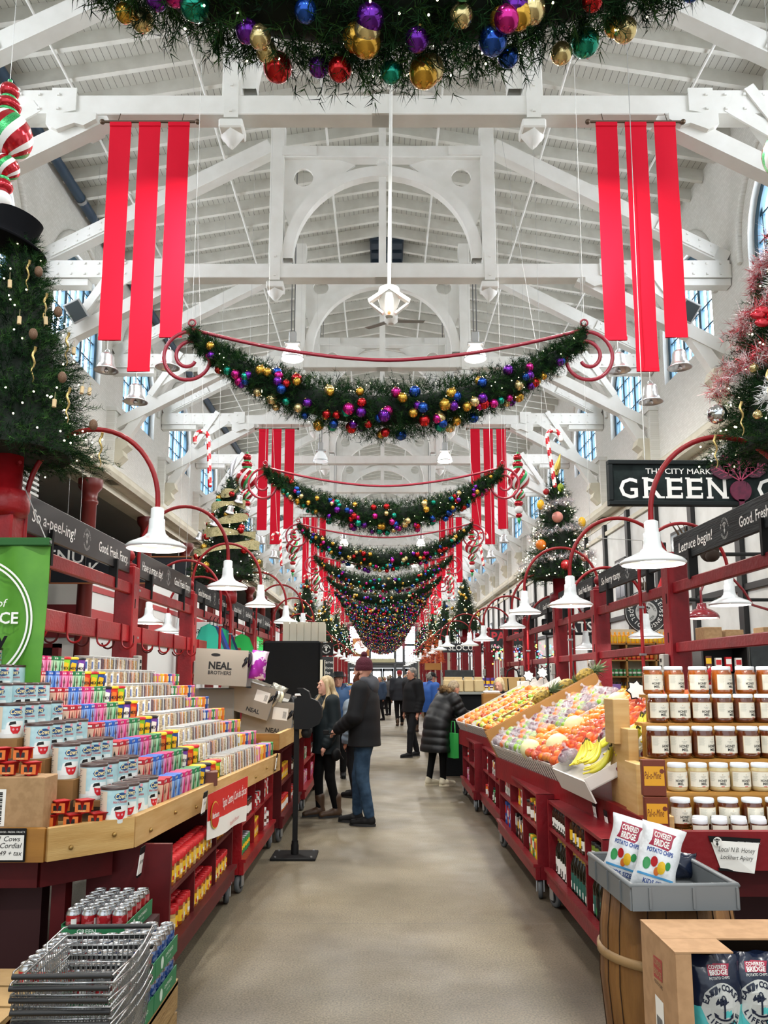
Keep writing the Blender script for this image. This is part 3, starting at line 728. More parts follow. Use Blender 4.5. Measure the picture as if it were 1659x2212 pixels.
# ---------------------------------------------------------------- ribbed drop ornaments and candy canes
ORED = mat('ornament_red', '#c01c2c', 0.15, 0.6, coat=0.6); OWH = mat('ornament_white', '#e9ebe9', 0.5); OGR = mat('ornament_green_glitter', '#1f8a4a', 0.4, 0.5, noise=(120, '#56c87c', 0.4, 0.6))
def swirl(mb, c, r, n=36, k=14, tw=1.1, sc=1.0):
    vs = []; pal = [ORED, ORED, OWH, ORED, OGR, OWH]
    for i in range(k + 1):
        ph = math.pi * i / k
        for j in range(n):
            a = 2 * math.pi * j / n + tw * (i / k) * 2; vs.append((c[0] + math.sin(ph) * r * math.cos(a), c[1] + math.sin(ph) * r * math.sin(a), c[2] - math.cos(ph) * r * sc))
    for q in range(6):
        fs = []
        for i in range(k):
            for j in range(n):
                if int(j / n * 18) % 6 == q: fs.append((i * n + j, i * n + (j + 1) % n, (i + 1) * n + (j + 1) % n, (i + 1) * n + j))
        mb.add(vs, fs, pal[q], True)
o1 = MB(); o1.lathe([(0, 0), (0.02, 0.06), (0.045, 0.12), (0.02, 0.14)], OGR, 14); o1.sphere((0, 0, 0.19), 0.065, ORED, 18, 10, (1, 1, .8)); o1.build
finial_tip = o1.mesh('tip')
o1 = MB(); o1.sphere((0, 0, 0.3), 0.085, OWH, 20, 12); o1.sphere((0, 0, 0.43), 0.09, ORED, 20, 12, (1, 1, .75)); low = o1.mesh('lower_balls')
o1 = MB(); swirl(o1, (0, 0, 0.61), 0.135, sc=0.85); mid = o1.mesh('small_striped_ball')
o1 = MB(); swirl(o1, (0, 0, 0.92), 0.225); big = o1.mesh('large_striped_ball')
o1 = MB()
for z, r in ((0.5, 0.05), (0.73, 0.07), (1.15, 0.075), (1.28, 0.06)): o1.lathe([(r, z - 0.02), (r * 1.25, z), (r, z + 0.02)], OGR, 18)
col_ = o1.mesh('green_collars')
o1 = MB(); o1.sphere((0, 0, 1.215), 0.11, ORED, 20, 12, (1, 1, .65)); o1.sphere((0, 0, 1.36), 0.085, ORED, 20, 12, (1, 1, .9)); o1.lathe([(0.02, 1.43), (0.02, 1.47), (0, 1.47)], OGR, 8); topb = o1.mesh('upper_balls')
CH, CW = mat('candy_red', '#c8202c', 0.2, coat=0.5), mat('candy_white', '#efece6', 0.25, coat=0.5)
def candy_mesh():
    mb = MB(); pts = []
    for i in range(25): pts.append((0, 0, 0.72 * i / 24))
    for i in range(1, 15):
        a = math.pi * i / 14; pts.append((0.1 - 0.1 * math.cos(a), 0, 0.72 + 0.11 * math.sin(a)))
    pts.append((0.2, 0, 0.67))
    n = 12; vs = []; N = len(pts)
    for i, p in enumerate(pts):
        p = Vector(p); t = (Vector(pts[min(i + 1, N - 1)]) - Vector(pts[max(i - 1, 0)])).normalized(); sd = Vector((0, 1, 0)); u = sd.cross(t)
        for k in range(n):
            a = 2 * math.pi * k / n; vs.append(tuple(p + (sd * math.cos(a) + u * math.sin(a)) * 0.032))
    f1, f2 = [], []
    for i in range(N - 1):
        for k in range(n):
            q = (i * n + k, i * n + (k + 1) % n, (i + 1) * n + (k + 1) % n, (i + 1) * n + k)
            (f1 if ((k + i * 2) % n) < 6 else f2).append(q)
    mb.add(vs, f1, CH, True); mb.add(vs, f2, CW, True); mb.sphere(pts[0], 0.032, CH, 10, 6); mb.sphere(pts[-1], 0.032, CW, 10, 6)
    return mb.mesh('cane')
cane = candy_mesh()
for i in range(12):
    y = [6.6, 11.3, 15.6, 19.8, 24, 28.2, 32.4, 36.6, 40.8, 45, 49, 53][i]
    for s, nm in ((-1, 'left'), (1, 'right')):
        if i % 2 == 0:
            x, z = ((-3.36, 5.46) if i == 0 and s < 0 else (3.62, 5.3) if i == 0 else (s * 2.68, 4.55))
            t = thing('drop_ornament', f"red, white and green striped drop ornament hanging on the {nm}, {od(i // 2)} from the front", 'ornament', (x, y, z), 0.4, 'striped drop ornaments')
            if i < 8:
                for nm2, me in (('tip', finial_tip), ('lower_balls', low), ('small_striped_ball', mid), ('large_striped_ball', big), ('green_collars', col_), ('upper_balls', topb)): inst(nm2, me, t)
            else: inst('tip', finial_tip, t); inst('large_striped_ball', big, t); inst('upper_balls', topb, t); inst('green_collars', col_, t); inst('small_striped_ball', mid, t); inst('lower_balls', low, t)
            MB().tube([(0, 0, 1.45), (0, 0, roofz(x) - z + .02)], 0.003, WIRE, 5).build('hanging_wire', t)
        else:
            t = thing('candy_cane', f"red and white striped giant candy cane hanging on the {nm}, {od(i // 2)} from the front", 'candy cane', (s * 2.53, y + .3, 4.38), 0, 'hanging candy canes', rot=(0, 0.06 if s < 0 else -0.13, math.pi if s < 0 else 0))
            inst('cane', cane, t); MB().tube([(0.07, 0, 0.85), (0.07, 0, 8.95)], 0.003, WIRE, 5).build('hanging_wire', t)
# ---------------------------------------------------------------- hall lamps and fans
LAMPW = mat('lamp_glow', '#fffaf0', 0.4, emit=9)
ALU = mat('spun_aluminium', '#cfd2d4', 0.25, 0.7)
GLS = mat('prismatic_reflector', '#e8ecee', 0.2, 0.2, emit=0.25)
hs = MB(); hs.lathe([(0.24, -0.22), (0.225, -0.12), (0.17, 0.0), (0.09, 0.1), (0.05, 0.12)], GLS, 28); hs.lathe([(0.245, -0.225), (0.25, -0.2), (0.24, -0.19)], ALU, 28); hsm = hs.mesh('reflector')
hg = MB(); hg.lathe([(0, -0.17), (0.18, -0.165), (0.19, -0.12), (0.14, 0.0), (0, 0.05)], LAMPW, 20); hgm = hg.mesh('glowing_lamp'); GLL = mat('lit_reflector', '#fff8ea', 0.3, emit=3.2); hs = MB(); hs.lathe([(0.235, -0.215), (0.22, -0.12), (0.165, 0.0), (0.085, 0.1)], GLL, 28); hs.lathe([(0.09, .095), (.05, .12)], ALU, 20); hs.lathe([(0.24, -0.225), (0.25, -0.2), (0.24, -0.19)], ALU, 28); hsl = hs.mesh('reflector')
off = MB().sphere((0, 0, -0.03), 0.06, mat('unlit_bulb', '#dfe3e4', 0.2), 12, 8).mesh('bulb')
hb = MB(); hb.box((0, 0, 0.27), (0.16, 0.12, 0.26), ALU, 0.01); hb.box((0, 0, 0.13), (0.34, 0.16, 0.05), ALU, 0.01); hbm = hb.mesh('ballast_box')
for i, (x, y, z) in enumerate(CEIL_LAMPS):
    nm = 'left' if x < 0 else 'right'
    dark = i == 2
    t = thing('pendant_lamp', f"{'unlit' if dark else 'glowing'} bell-shaped hall lamp on two rods on the {nm}, {od(i // 2)} pair from the front", 'lamp', (x, y, z - 0.0), 0, 'bell-shaped hall lamps')
    inst('reflector', hsm if dark else hsl, t); inst('bulb' if dark else 'glowing_lamp', off if dark else hgm, t); inst('ballast_box', hbm, t)
    MB().tube([(-0.035, 0, 0.4), (-0.035, 0, roofz(x) - z)], 0.012, mat('rod_grey', '#77787a', 0.4, .6), 6).tube([(0.035, 0, 0.4), (0.035, 0, roofz(x) - z)], 0.012, mat('rod_grey'), 6).build('rods', t)
t = thing('ceiling_sensor', 'white winged fixture with a small red light on a long white rod', 'ceiling fixture', (0.09, 10.3, 6.62))
MB().tube([(0, 0, 0.15), (0.075, 0, 7.0)], 0.024, WHITE, 10).build('rod', t)
MB().lathe([(0.09, 0.2), (0.14, 0.17), (0.15, 0.08), (0.13, 0.02)], WHITE, 20).lathe([(0.05, -0.22), (0.13, -0.05), (0.16, 0.05)], WHITE, 20).build('hub', t)
h = MB(); h.beam((-0.27, -0.1, -0.06), (0.0, -0.12, 0.12), 0.09, 0.05, WHITE); h.beam((0.27, -0.1, -0.06), (0.0, -0.12, 0.12), 0.09, 0.05, WHITE); h.beam((-0.25, -0.08, -0.08), (-0.08, -0.08, -0.22), 0.07, 0.03, WHITE); h.beam((0.25, -0.08, -0.08), (0.08, -0.08, -0.22), 0.07, 0.03, WHITE); h.build('wings', t)
MB().sphere((0, -0.09, -0.21), 0.022, mat('red_led', '#ff5030', 0.4, emit=3), 8, 6).build('red_light', t)
t = thing('ceiling_fan', 'white ceiling fan with drooping blades hung behind the winged fixture', 'fan', (0.18, 15.9, 8.9))
MB().lathe([(0.05, 0.2), (0.14, 0.12), (0.14, 0.0), (0.06, -0.06), (0, -0.06)], WHITE, 20).tube([(0, 0, 0.1), (0, 0, 4.6)], 0.02, WHITE, 8).build('motor', t)
for k in range(3):
    a = math.radians(15 + 120 * k); bl = MB(); bl.beam((0.12 * math.cos(a), 0.12 * math.sin(a), 0.02), (0.72 * math.cos(a), 0.72 * math.sin(a), 0.08), 0.13, 0.012, mat('fan_blade', '#8e8c84', 0.5)); bl.build('blade', t)
# ================================================================ stall frames, lamps, signs
RED = mat('stall_red', '#940f17', 0.42, coat=0.1, spec=.35, noise=(5, '#7e0b12', 0.35, 0.7), bump=(40, 0.15))
REDD = mat('stall_red_dark', '#5a0e12', 0.55, spec=.3, noise=(6, '#4a0a0e', 0.35, 0.7))
REDR = mat('stall_red_right', '#7c0e19', 0.45, spec=.35, noise=(5, '#680b15', 0.35, 0.7), bump=(30, 0.15))
PORC = mat('white_enamel', '#e9eef0', 0.16, coat=0.8)
BULB = mat('warm_bulb', '#fff6e2', 0.4, emit=7)
BOARD = mat('sign_board_black', '#1a1d1e', 0.6, spec=.2, noise=(9, '#303436', 0.35, 0.75, (1, 0.3, 4)), bump=(25, 0.2))
BOARDL = mat('sign_vinyl_black', '#191b1c', 0.32)
TXW = mat('lettering_white', '#f0f0ec', 0.6)
TXG = mat('lettering_grey', '#b9bbb8', 0.6)
BLK = mat('black_iron', '#0b0b0c', 0.6, spec=.25)
BOXG = mat('outlet_grey', '#9a9a94', 0.5)
shade_me = MB().lathe([(0.19, 0.0), (0.2, 0.008), (0.2, 0.016), (0.18, 0.036), (0.13, 0.058), (0.085, 0.078), (0.06, 0.105), (0.054, 0.135), (0.052, 0.2), (0.044, 0.205), (0.044, 0.27), (0.03, 0.28), (0, 0.28)], PORC, 32).lathe([(0.19, 0.0), (0.17, 0.03), (0.1, 0.06), (0.04, 0.09), (0, 0.09)][::-1], PORC, 32).mesh('shade')
bulb_me = MB().sphere((0, 0, 0.05), 0.03, BULB, 12, 8, (1, 1, 1.2)).lathe([(0, 0.03), (0.1, 0.032), (0.1, 0.036), (0, 0.04)], BULB, 18).mesh('bulb')
def arm_me(w, zr, zb, r=0.017):
    """w signed reach towards the aisle; local origin = shade rim centre; post side at -w"""
    b = MB(); pts = [(-w, 0, zb), (-w, 0, 0.3)]
    for i in range(25):
        a = math.pi - math.pi * i / 24; pts.append((-w / 2 + w / 2 * math.cos(a), 0, 0.32 + zr * math.sin(a)))
    pts += [(0, 0, 0.27)]
    b.tube(pts, r, RED, 10)
    for z in (-0.02, -0.48): b.box((-w, 0, z), (0.055, 0.05, 0.02), STEEL)
    return b.mesh('gooseneck_arm')
ARML, ARMR = arm_me(0.88, 0.5, -0.9), arm_me(-0.92, 0.5, -0.75)
ARMBIG = arm_me(0.93, 0.52, -0.9)
def lamp(x, y, z, arm, label, light=0, group='gooseneck stall lamps', rz=0, sc=None):
    t = thing('gooseneck_lamp', label, 'lamp', (x, y, z), rz, group)
    inst('gooseneck_arm', arm, t); inst('shade', shade_me, t); inst('bulb', bulb_me, t)
    if light: area_lamp('stall_lamp_light', (x, y, z + 0.028), 0.18, light, (1, 0.97, 0.92), shape='DISK')
    if sc: t.scale = (sc,) * 3
    return t
XL, XR = -2.45, 2.65
PL = [5.2, 7.8, 10.3, 12.9, 15.2, 17.6]
PR = [4.9, 7.3, 9.85, 12.1, 14.8, 17.2]
def post(x, y, side, ball=True, w=0.185, top=2.66, mt=RED, lab=''):
    t = thing('stall_post', lab, 'post', (x, y, 0), 0, 'red stall posts')
    m = MB(); m.box((0, 0, top / 2), (w, w, top), mt, 0.012)
    for z in (1.55, 1.95, 2.3): m.box((-side * (w / 2), -0.03, z), (0.008, 0.012, 0.09), BLK)
    m.build('shaft', t)
    if ball: MB().lathe([(0.07, 0), (0.085, 0.02), (0.05, 0.035), (0.03, 0.06)], mt, 16, (0, 0, top)).sphere((0, 0, top + 0.11), 0.062, mt, 18, 12).build('ball_finial', t)
    bx = MB(); bx.box((-side * 0.13, 0.0, 1.72), (0.06, 0.1, 0.17), BOXG, 0.008); bx.tube([(-side * 0.13, 0, 1.64), (-side * 0.12, 0.0, 1.3), (-side * 0.11, 0, 0.9)], 0.008, BOXG, 6)
    for z in (1.69, 1.75): bx.box((-side * 0.162, 0, z), (0.006, 0.035, 0.03), BLK)
    bx.build('outlet_box', t)
    return t
JL = ['So a-peel-ing!', 'Have a grape day!', 'Good thymes only.', 'Lettuce be friends!', 'Orange you glad!']
JR = ['Lettuce begin!', 'So berry tasty.', 'Pear with us!', 'Kale yeah, today!', 'Turnip the beet!']
def board(side, y0, y1, z0, z1, s, k, mt, fancy=True):
    x = XL + 0.02 if side < 0 else XR - 0.03
    t = thing('hanging_sign_board', f"black sign board with white words {s.replace('-', '')} on the {'left' if side < 0 else 'right'} stall rail".replace('!', '').replace('.', ''), 'sign', (x, (y0 + y1) / 2, (z0 + z1) / 2), 0, 'black sign boards over the stalls')
    L = y1 - y0; MB().box((0, 0, 0), (0.03, L, z1 - z0), mt, 0.006).build('board', t)
    m = MB(); nx = -side  # faces the aisle
    fn = flat_map((nx * 0.0165, 0, 0), (0, -side, 0), (0, 0, 1))
    H = z1 - z0
    txt(m, s, H * 0.36, fn, TXW, (-L * 0.27, -H * 0.17), bold=0.006, shear=0.12, width=L * 0.34)
    badge(m, (L * 0.0 + 0.02, 0), H * 0.36, fn, TXG, 0.9); txt(m, 'Good. Fresh. Fancy.', H * 0.34, fn, TXW, (L * 0.3, -H * 0.17), bold=0.012, width=L * 0.34)
    m.build('lettering', t)
    st = MB()
    for q in (-0.3, 0.32): st.box((-side * 0.0, q * L, -H / 2 - 0.05), (0.075, 0.035, 0.26), BLK)
    st.build('strap', t)
def rail(side, y0, y1, z, h, hooks, lab, mt, name='stall_rail'):
    x = XL + 0.02 if side < 0 else XR - 0.03
    t = thing(name, lab, 'rail', (x, (y0 + y1) / 2, z), 0, 'red rails between the stall posts')
    MB().box((0, 0, 0), (0.05, y1 - y0, h), mt, 0.008).build('rail_board', t)
    if hooks:
        n = hooks
        for i in range(n):
            yy = (i + 0.5) / n * (y1 - y0) - (y1 - y0) / 2
            for d in (-1, 1):
                hk = MB(); pts = [(d * 0.03, yy, h / 2), (d * 0.035, yy, -h / 2 - 0.01)]
                for k in range(1, 9):
                    a = math.pi * k / 8 * 0.95; pts.append((d * (0.035 + 0.055 * (1 - math.cos(a))), yy, -h / 2 - 0.01 - 0.06 * math.sin(a)))
                hk.tube(pts, 0.0085, REDD if d < 0 else RED, 6); hk.build('meat_hook', t)
for i, y in enumerate(PL):
    post(XL - 0.02, y, -1, lab=f"red square stall post with ball finial, {od(i)} on the left")
    lx = [-1.5, -1.52, -1.57, -1.55, -1.5, -1.5][i]
    lamp(lx, y + 0.1, [2.44, 2.46, 2.5, 2.46, 2.52, 2.5][i], ARML, f"white enamel lamp on a curved red arm, {od(i)} on the left of the aisle", 9 if i < 5 else 0)
    if i < 5:
        y1 = PL[i + 1]; board(-1, y + 0.14, y1 - 0.12, 2.58, 2.84, JL[i], i, BOARDL if i < 2 else BOARD)
        rail(-1, y, y1, 2.44, 0.11, 0, f"upper red rail of the left stall, {od(i)} bay", RED)
        rail(-1, y, y1, 2.01, 0.16, 4, f"lower red hook rail of the left stall, {od(i)} bay", RED, 'hook_rail')
for i, y in enumerate(PR):
    post(XR, y, 1, mt=REDR, ball=i != 1, lab=f"red square stall post, {od(i)} on the right", top=2.66 if i != 1 else 2.72)
    lamp([1.68, 1.72, 1.75, 1.95, 1.85, 1.85][i], y + 0.08, [2.29, 2.24, 2.37, 2.33, 2.26, 2.26][i], ARMR, f"white enamel lamp on a curved red arm, {od(i)} on the right of the aisle", 9 if i < 5 else 0)
    if i < 5:
        y1 = PR[i + 1]; board(1, y + 0.12, y1 - 0.14, 2.6, 2.84, JR[i], i, BOARD)
        rail(1, y, y1, 2.39, 0.1, 0, f"upper red rail of the right stall, {od(i)} bay", REDR)
        rail(1, y, y1, 1.86, 0.09, 2 if i > 2 else 0, f"lower red rail of the right stall, {od(i)} bay", REDR)
# stalls farther down the hall
k = 0
for y in (20.2, 22.7, 26.1, 30.3, 34.5, 38.7, 42.9, 47.1, 51.3, 55.5):
    for side, nm in ((-1, 'left'), (1, 'right')):
        x = XL if side < 0 else XR
        post(x, y, side, lab=f"red square stall post, {od(k + 6)} on the {nm}", mt=RED if side < 0 else REDR)
        lamp(side * 1.62, y + 0.1, 2.35, ARML if side < 0 else ARMR, f"white enamel lamp on a curved red arm, {od(k + 6)} on the {nm} of the aisle")
    k += 1
# lamps on the far side of the left and right stalls
for i, (px, pz, py, sd) in enumerate([(-3.0, 2.28, 10.4, 1), (-3.15, 2.25, 11.9, 1), (-3.4, 2.3, 13.6, 1)]):
    lamp(px, py, pz, ARMR, f"white lamp hung behind the left stall frame, {od(i)} from the front", 6)
for i, (px, pz, py, sd) in enumerate([(3.05, 2.05, 9.4, 1), (3.1, 2.02, 12.4, 1), (3.42, 2.3, 7.95, 1)]):
    lamp(px, py, pz, ARML, f"white lamp hung behind the right stall frame, {od(i)} from the front", 7)
t = thing('red_wall_lamp', 'red enamel lamp on a long bent red arm behind the honey stand', 'lamp', (3.75, 9.5, 2.28))
REDE = mat('red_enamel', '#7c1a24', 0.2, coat=0.6)
m = MB().lathe([(0.19, 0.0), (0.195, 0.02), (0.17, 0.06), (0.11, 0.1), (0.06, 0.12), (0.05, 0.18), (0, 0.19)], REDE, 28); m.build('shade', t)
MB().lathe([(0, 0.005), (0.18, 0.004), (0, 0.03)], BULB, 20).build('bulb', t)
MB().tube([(0, 0, 0.18), (0, 0, 0.32), (0.06, 0, 0.45), (0.2, 0, 0.52), (0.38, 0, 0.48), (0.5, 0, 0.34), (0.6, 0, 0.16), (0.8, 0, 0.1), (1.6, 0, 0.09), (3.2, 0, 0.08)], 0.016, REDE, 8).build('arm', t)
# ---------------------------------------------------------------- trees on the posts
def tree_foliage(H, R, N, nn, nl, w, seed, L=0.16):
    rg = np.random.default_rng(seed); u = 1 - np.sqrt(rg.uniform(0, 1, N)); u = np.clip(u, 0, 0.985)
    a = rg.uniform(0, 2 * np.pi, N); lay = 0.80 + 0.2 * np.sin(u * 34 + np.sin(a * 3) * 0.8)
    rr = R * (1 - u) ** 0.9 * lay; base_r = rr * rg.uniform(0.35, 0.9, N)
    base = np.stack([np.cos(a) * base_r, np.sin(a) * base_r, u * H + rg.normal(0, .01, N)], 1)
    d = np.stack([np.cos(a), np.sin(a), rg.uniform(-0.35, 0.45, N) + u * 0.8], 1) + rg.normal(0, .22, (N, 3))
    me = needle_mesh('foliage', base, d, rg.uniform(0.6, 1.25, N) * L * (1 - 0.45 * u), nn, nl, w, GREENS, seed, 0.15)
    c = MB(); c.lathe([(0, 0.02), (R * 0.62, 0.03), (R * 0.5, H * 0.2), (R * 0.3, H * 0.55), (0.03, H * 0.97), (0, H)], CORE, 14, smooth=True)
    return join_mesh('foliage', [c.mesh('c'), me])
def cone_pt(H, R, u, a, k=0.98): r = R * (1 - u) ** 0.9 * k; return (r * math.cos(a), r * math.sin(a), u * H)
def helix(H, R, u0, u1, turns, a0, k=0.95, n=160): return [cone_pt(H, R, u0 + (u1 - u0) * i / n, a0 + turns * 2 * math.pi * i / n, k) for i in range(n + 1)]
def tinsel(path, mats, rad, seed, dens=7):
    P_ = np.repeat(np.array(path), dens, 0); rg = np.random.default_rng(seed); P_ = P_ + rg.normal(0, 0.012, P_.shape)
    return needle_mesh('tinsel', P_, rg.normal(size=P_.shape), rad * rg.uniform(.6, 1.1, len(P_)), 9, rad * 0.8, 0.0016, mats, seed)
TINR = mat('tinsel_red', '#c23040', 0.3, 0.4); TINW = mat('tinsel_white', '#e6d6d8', 0.35, 0.2); TINS = mat('tinsel_silver', '#c8ccd4', 0.2, 0.7)
RIB = mat('burlap_ribbon', '#c2b98e', 0.8, noise=(60, '#9f9668', 0.4, 0.6)); CORKM = mat('cork', '#d6bd92', 0.8); CONE = mat('pine_cone', '#5b3a24', 0.7, noise=(90, '#c9b79c', 0.55, 0.7))
def balls(t, H, R, n, pal, size, seed, nm='bauble', facing=None):
    rg = random.Random(seed)
    for i in range(n):
        u = 0.02 + 0.8 * (i + rg.random()) / n; a = rg.uniform(-2.9, -0.2); p = cone_pt(H, R, u, a, 0.97)
        inst(nm, rg.choice(pal), t, p, None, size * rg.uniform(0.75, 1.15))
def lights(t, H, R, n, seed, r=0.008, m=None):
    rg = random.Random(seed); b = MB()
    for i in range(n):
        u = 1 - math.sqrt(rg.random()); b.sphere(cone_pt(H, R, u, rg.uniform(0, 6.28), rg.uniform(.85, 1.05)), r, m or FLM, 5, 3)
    tag(b.build('fairy_lights', t), kind='stuff')
def ribbon(t, H, R, turns, seed, w=0.1):
    path = helix(H, R, 0.16, 0.86, turns, 0.4, 0.97, 150); vs = []; rg = random.Random(seed)
    for i, p in enumerate(path):
        q = 0.5 + 0.5 * math.sin(i * 0.55); ww = w * (0.4 + 0.6 * q); out = Vector((p[0], p[1], 0)).normalized() * 0.05 * q
        for e in (-1, -0.33, 0.33, 1): vs.append((p[0] + out.x + rg.uniform(-.006, .006), p[1] + out.y, p[2] + e * ww / 2 + 0.03 * math.sin(i * 0.3)))
    fs = [(i * 4 + j, i * 4 + j + 1, i * 4 + 4 + j + 1, i * 4 + 4 + j) for i in range(len(path) - 1) for j in range(3)]
    MB().add(vs, fs, RIB, True).build('ribbon', t)
T_H, T_R = 1.68, 0.64
FT = [tree_foliage(T_H, T_R, 5600, 18, 0.042, 0.0017, 11, 0.15), tree_foliage(T_H, T_R, 1800, 11, 0.06, 0.0032, 12, 0.17), tree_foliage(T_H, T_R, 700, 8, 0.09, 0.006, 13, 0.18)]
def stand(t, mt): MB().lathe([(0.06, -0.5), (0.06, -0.4), (0.13, -0.38), (0.15, -0.34), (0.15, -0.22), (0.095, -0.2), (0.095, 0.1), (0, 0.1)], mt, 20).tube([(0.09, -0.05, -0.04), (0.12, -0.09, -0.04)], 0.012, mt, 6).build('stand', t)
cone_me = MB().sphere((0, 0, 0), 0.5, CONE, 14, 10, (0.72, 0.72, 1), fl=lambda a, ph: 1 + 0.16 * math.sin(a * 7) * math.sin(ph * 9)).mesh('pine_cone')
cork_me = MB().tube([(0, 0, -0.5), (0, 0, 0.5)], 0.26, CORKM, 10).tube([(0, 0, 0.5), (0, 0, 1.5)], 0.03, RIB, 5).mesh('cork')
ici = MB(); ici.tube([(0.02 * math.cos(i * 1.3), 0.02 * math.sin(i * 1.3), -i * 0.05) for i in range(12)], 0, mat('gold_icicle', '#b9a063', 0.3, .6), 6, rs=[0.02 * (1 - i / 13) + 0.004 for i in range(12)]); ici_me = ici.mesh('icicle')
# first tree on the left, with a top hat
t = thing('christmas_tree', 'tall green tree wearing a black top hat, on the nearest left stall post', 'christmas tree', (-2.47, 5.2, 3.02), 0, 'decorated trees on the stall posts')
inst('foliage', FT[0], t); stand(t, RED); lights(t, T_H, T_R, 120, 3, 0.0065)
rg = random.Random(8)
for i in range(11): inst('cork_ornament', cork_me, t, cone_pt(T_H, T_R, rg.uniform(0.1, 0.95), rg.uniform(-2.2, 0.2), 1.05), (rg.uniform(-.3, .3), 0, 0), 0.05)
for i in range(5): inst('pine_cone', cone_me, t, cone_pt(T_H, T_R, 0.12 + 0.16 * i, -0.2 - 0.35 * (i % 3), 1.06), None, 0.075)
for i in range(6): inst('icicle', ici_me, t, cone_pt(T_H, T_R, 0.1 + 0.14 * i, -0.1 - 0.4 * (i % 3), 1.08), None, 0.42)
FELT = mat('black_felt', '#101114', 0.98, spec=.1)
hat = MB(); hat.M = Matrix.Translation((-0.1, 0, T_H - 0.16)) @ Matrix.Rotation(0.3, 4, 'Y') @ Matrix.Scale(.9, 4); hat.lathe([(0, 0), (0.27, -0.0), (0.28, 0.012), (0.26, 0.022), (0.17, 0.03), (0.16, 0.1), (0.175, 0.24), (0, 0.25)], FELT, 32); hat.build('top_hat', t)
# first tree on the right, tinsel
t = thing('christmas_tree', 'green tree wound with red and white tinsel above the green grocer sign', 'christmas tree', (2.68, 4.95, 3.0), 0, 'decorated trees on the stall posts')
inst('foliage', FT[0], t, (0, 0, 0), (0, 0, 2)); stand(t, REDR); lights(t, T_H, T_R, 110, 4, .0065)
for j in range(3): inst('tinsel', tinsel(helix(T_H, T_R, 0.28 + .22 * j, 0.5 + .2 * j, 0.95, -3.6, 1.04, 90), [TINR, TINW, TINR, TINW], 0.085, 5 + j, 9), t)
MB().sphere((0, 0, 0), 0.035, TINW, 10, 6).build('flower_centre', t, cone_pt(T_H, T_R, .62, -2.2, 1.15))
fl = needle_mesh('white_flower', np.zeros((140, 3)), np.random.default_rng(4).normal(size=(140, 3)), 0.13, 6, 0.05, 0.003, [mat('flower_white', '#eceeee', 0.6)], 4)
inst('white_flower', fl, t, cone_pt(T_H, T_R, .62, -2.2, 1.12)); inst('white_flower', fl, t, cone_pt(T_H, T_R, .13, -2.3, 1.1), None, 0.8)
bow = MB()
for a in (0.2, 0.9, 2.2, 2.9, 4.0, 5.3): bow.sphere((0.075 * math.cos(a), -0.02, 0.05 * math.sin(a)), 0.05, ORED, 10, 6, (1, 0.4, 0.6))
bow.sphere((0, -0.03, 0), 0.03, ORED, 8, 6); bow.build('red_bow', t, cone_pt(T_H, T_R, .46, -2.45, 1.12))
balls(t, T_H, T_R, 14, [BME['red'], BME['gold'], BME['pale gold']], 0.06, 6)
inst('silver_ball', MB().sphere((0, 0, 0), 0.5, mat('mirror_ball', '#d5d7da', 0.06, 1.0), 20, 12).mesh('silver_ball'), t, (-0.62, -0.15, 0.2), None, 0.12)
for i in range(7): inst('icicle', ici_me, t, cone_pt(T_H, T_R, 0.04 + 0.1 * (i % 4), -2.9 + 0.25 * i, 1.08), None, 0.38)
# second pair
t = thing('christmas_tree', 'tree with burlap ribbon, red and green balls above the left lamps', 'christmas tree', (-2.42, 12.6, 3.12), 0, 'decorated trees on the stall posts')
inst('foliage', FT[1], t); stand(t, RED); ribbon(t, T_H, T_R, 5, 3, 0.15); lights(t, T_H, T_R, 110, 5, 0.008)
balls(t, T_H, T_R, 20, [BME['red'], BME['red'], BME['teal'], BME['gold']], 0.1, 9)
for i in range(4): inst('silver_bell', bell_body, t, cone_pt(T_H, T_R, 0.35 + .12 * i, -2.6 + 0.6 * i, 1.1), (0.3, 0.3, 0), 0.5)
MB().tube([(0, 0, T_H - 0.05), (0.02, 0, T_H + 0.15), (0.09, 0, T_H + 0.3)], 0, TINS, 6, rs=[0.02, 0.04, 0.006]).build('silver_topper', t)
t = thing('christmas_tree', 'tree with fruit ornaments and silver tinsel above the right lamps', 'christmas tree', (2.68, 12.2, 3.05), 0, 'decorated trees on the stall posts')
inst('foliage', FT[1], t, (0, 0, 0), (0, 0, 1)); stand(t, REDR); lights(t, T_H, T_R, 200, 6, 0.009)
for j in range(3): inst('tinsel', tinsel(helix(T_H, T_R, 0.12 + .26 * j, 0.3 + .24 * j, 0.8, -3.4, 1.02, 60), [TINS, TINW], 0.07, 25 + j, 5), t)
fm = {k: MB().sphere((0, 0, 0), 0.5, mat('fruit_orn_' + k, c, 0.35, coat=0.3), 14, 10, sc).mesh('fruit_ornament') for k, c, sc in (('lemon', '#e8b312', (0.7, 0.7, 1)), ('orange', '#e07a1c', (1, 1, 1)), ('peach', '#dc8f82', (1, 1, 1)), ('apple', '#b3141e', (1, 1, 1)), ('pear', '#a6bf2a', (0.8, .8, 1.1)))}
for k, x, z, s_ in (('lemon', -0.27, 1.15, .16), ('lemon', 0.33, .86, .17), ('peach', -0.05, .93, .17), ('orange', -0.32, .5, .16), ('apple', 0.0, .17, .16), ('pear', 0.05, 1.42, .13), ('apple', -0.17, 1.36, .1), ('peach', .3, .3, .12)): inst('fruit_ornament', fm[k], t, (x, -T_R * (1 - z / T_H) ** 0.9 * 0.85 + abs(x) * 0.3, z), None, s_)
MB().tube([(0, 0, T_H - 0.1), (0.03, 0, T_H + 0.1), (0.08, 0, T_H + 0.3)], 0, mat('gold_glitter', '#b9a04a', 0.4, .6), 6, rs=[0.02, 0.05, 0.006]).build('gold_topper', t)
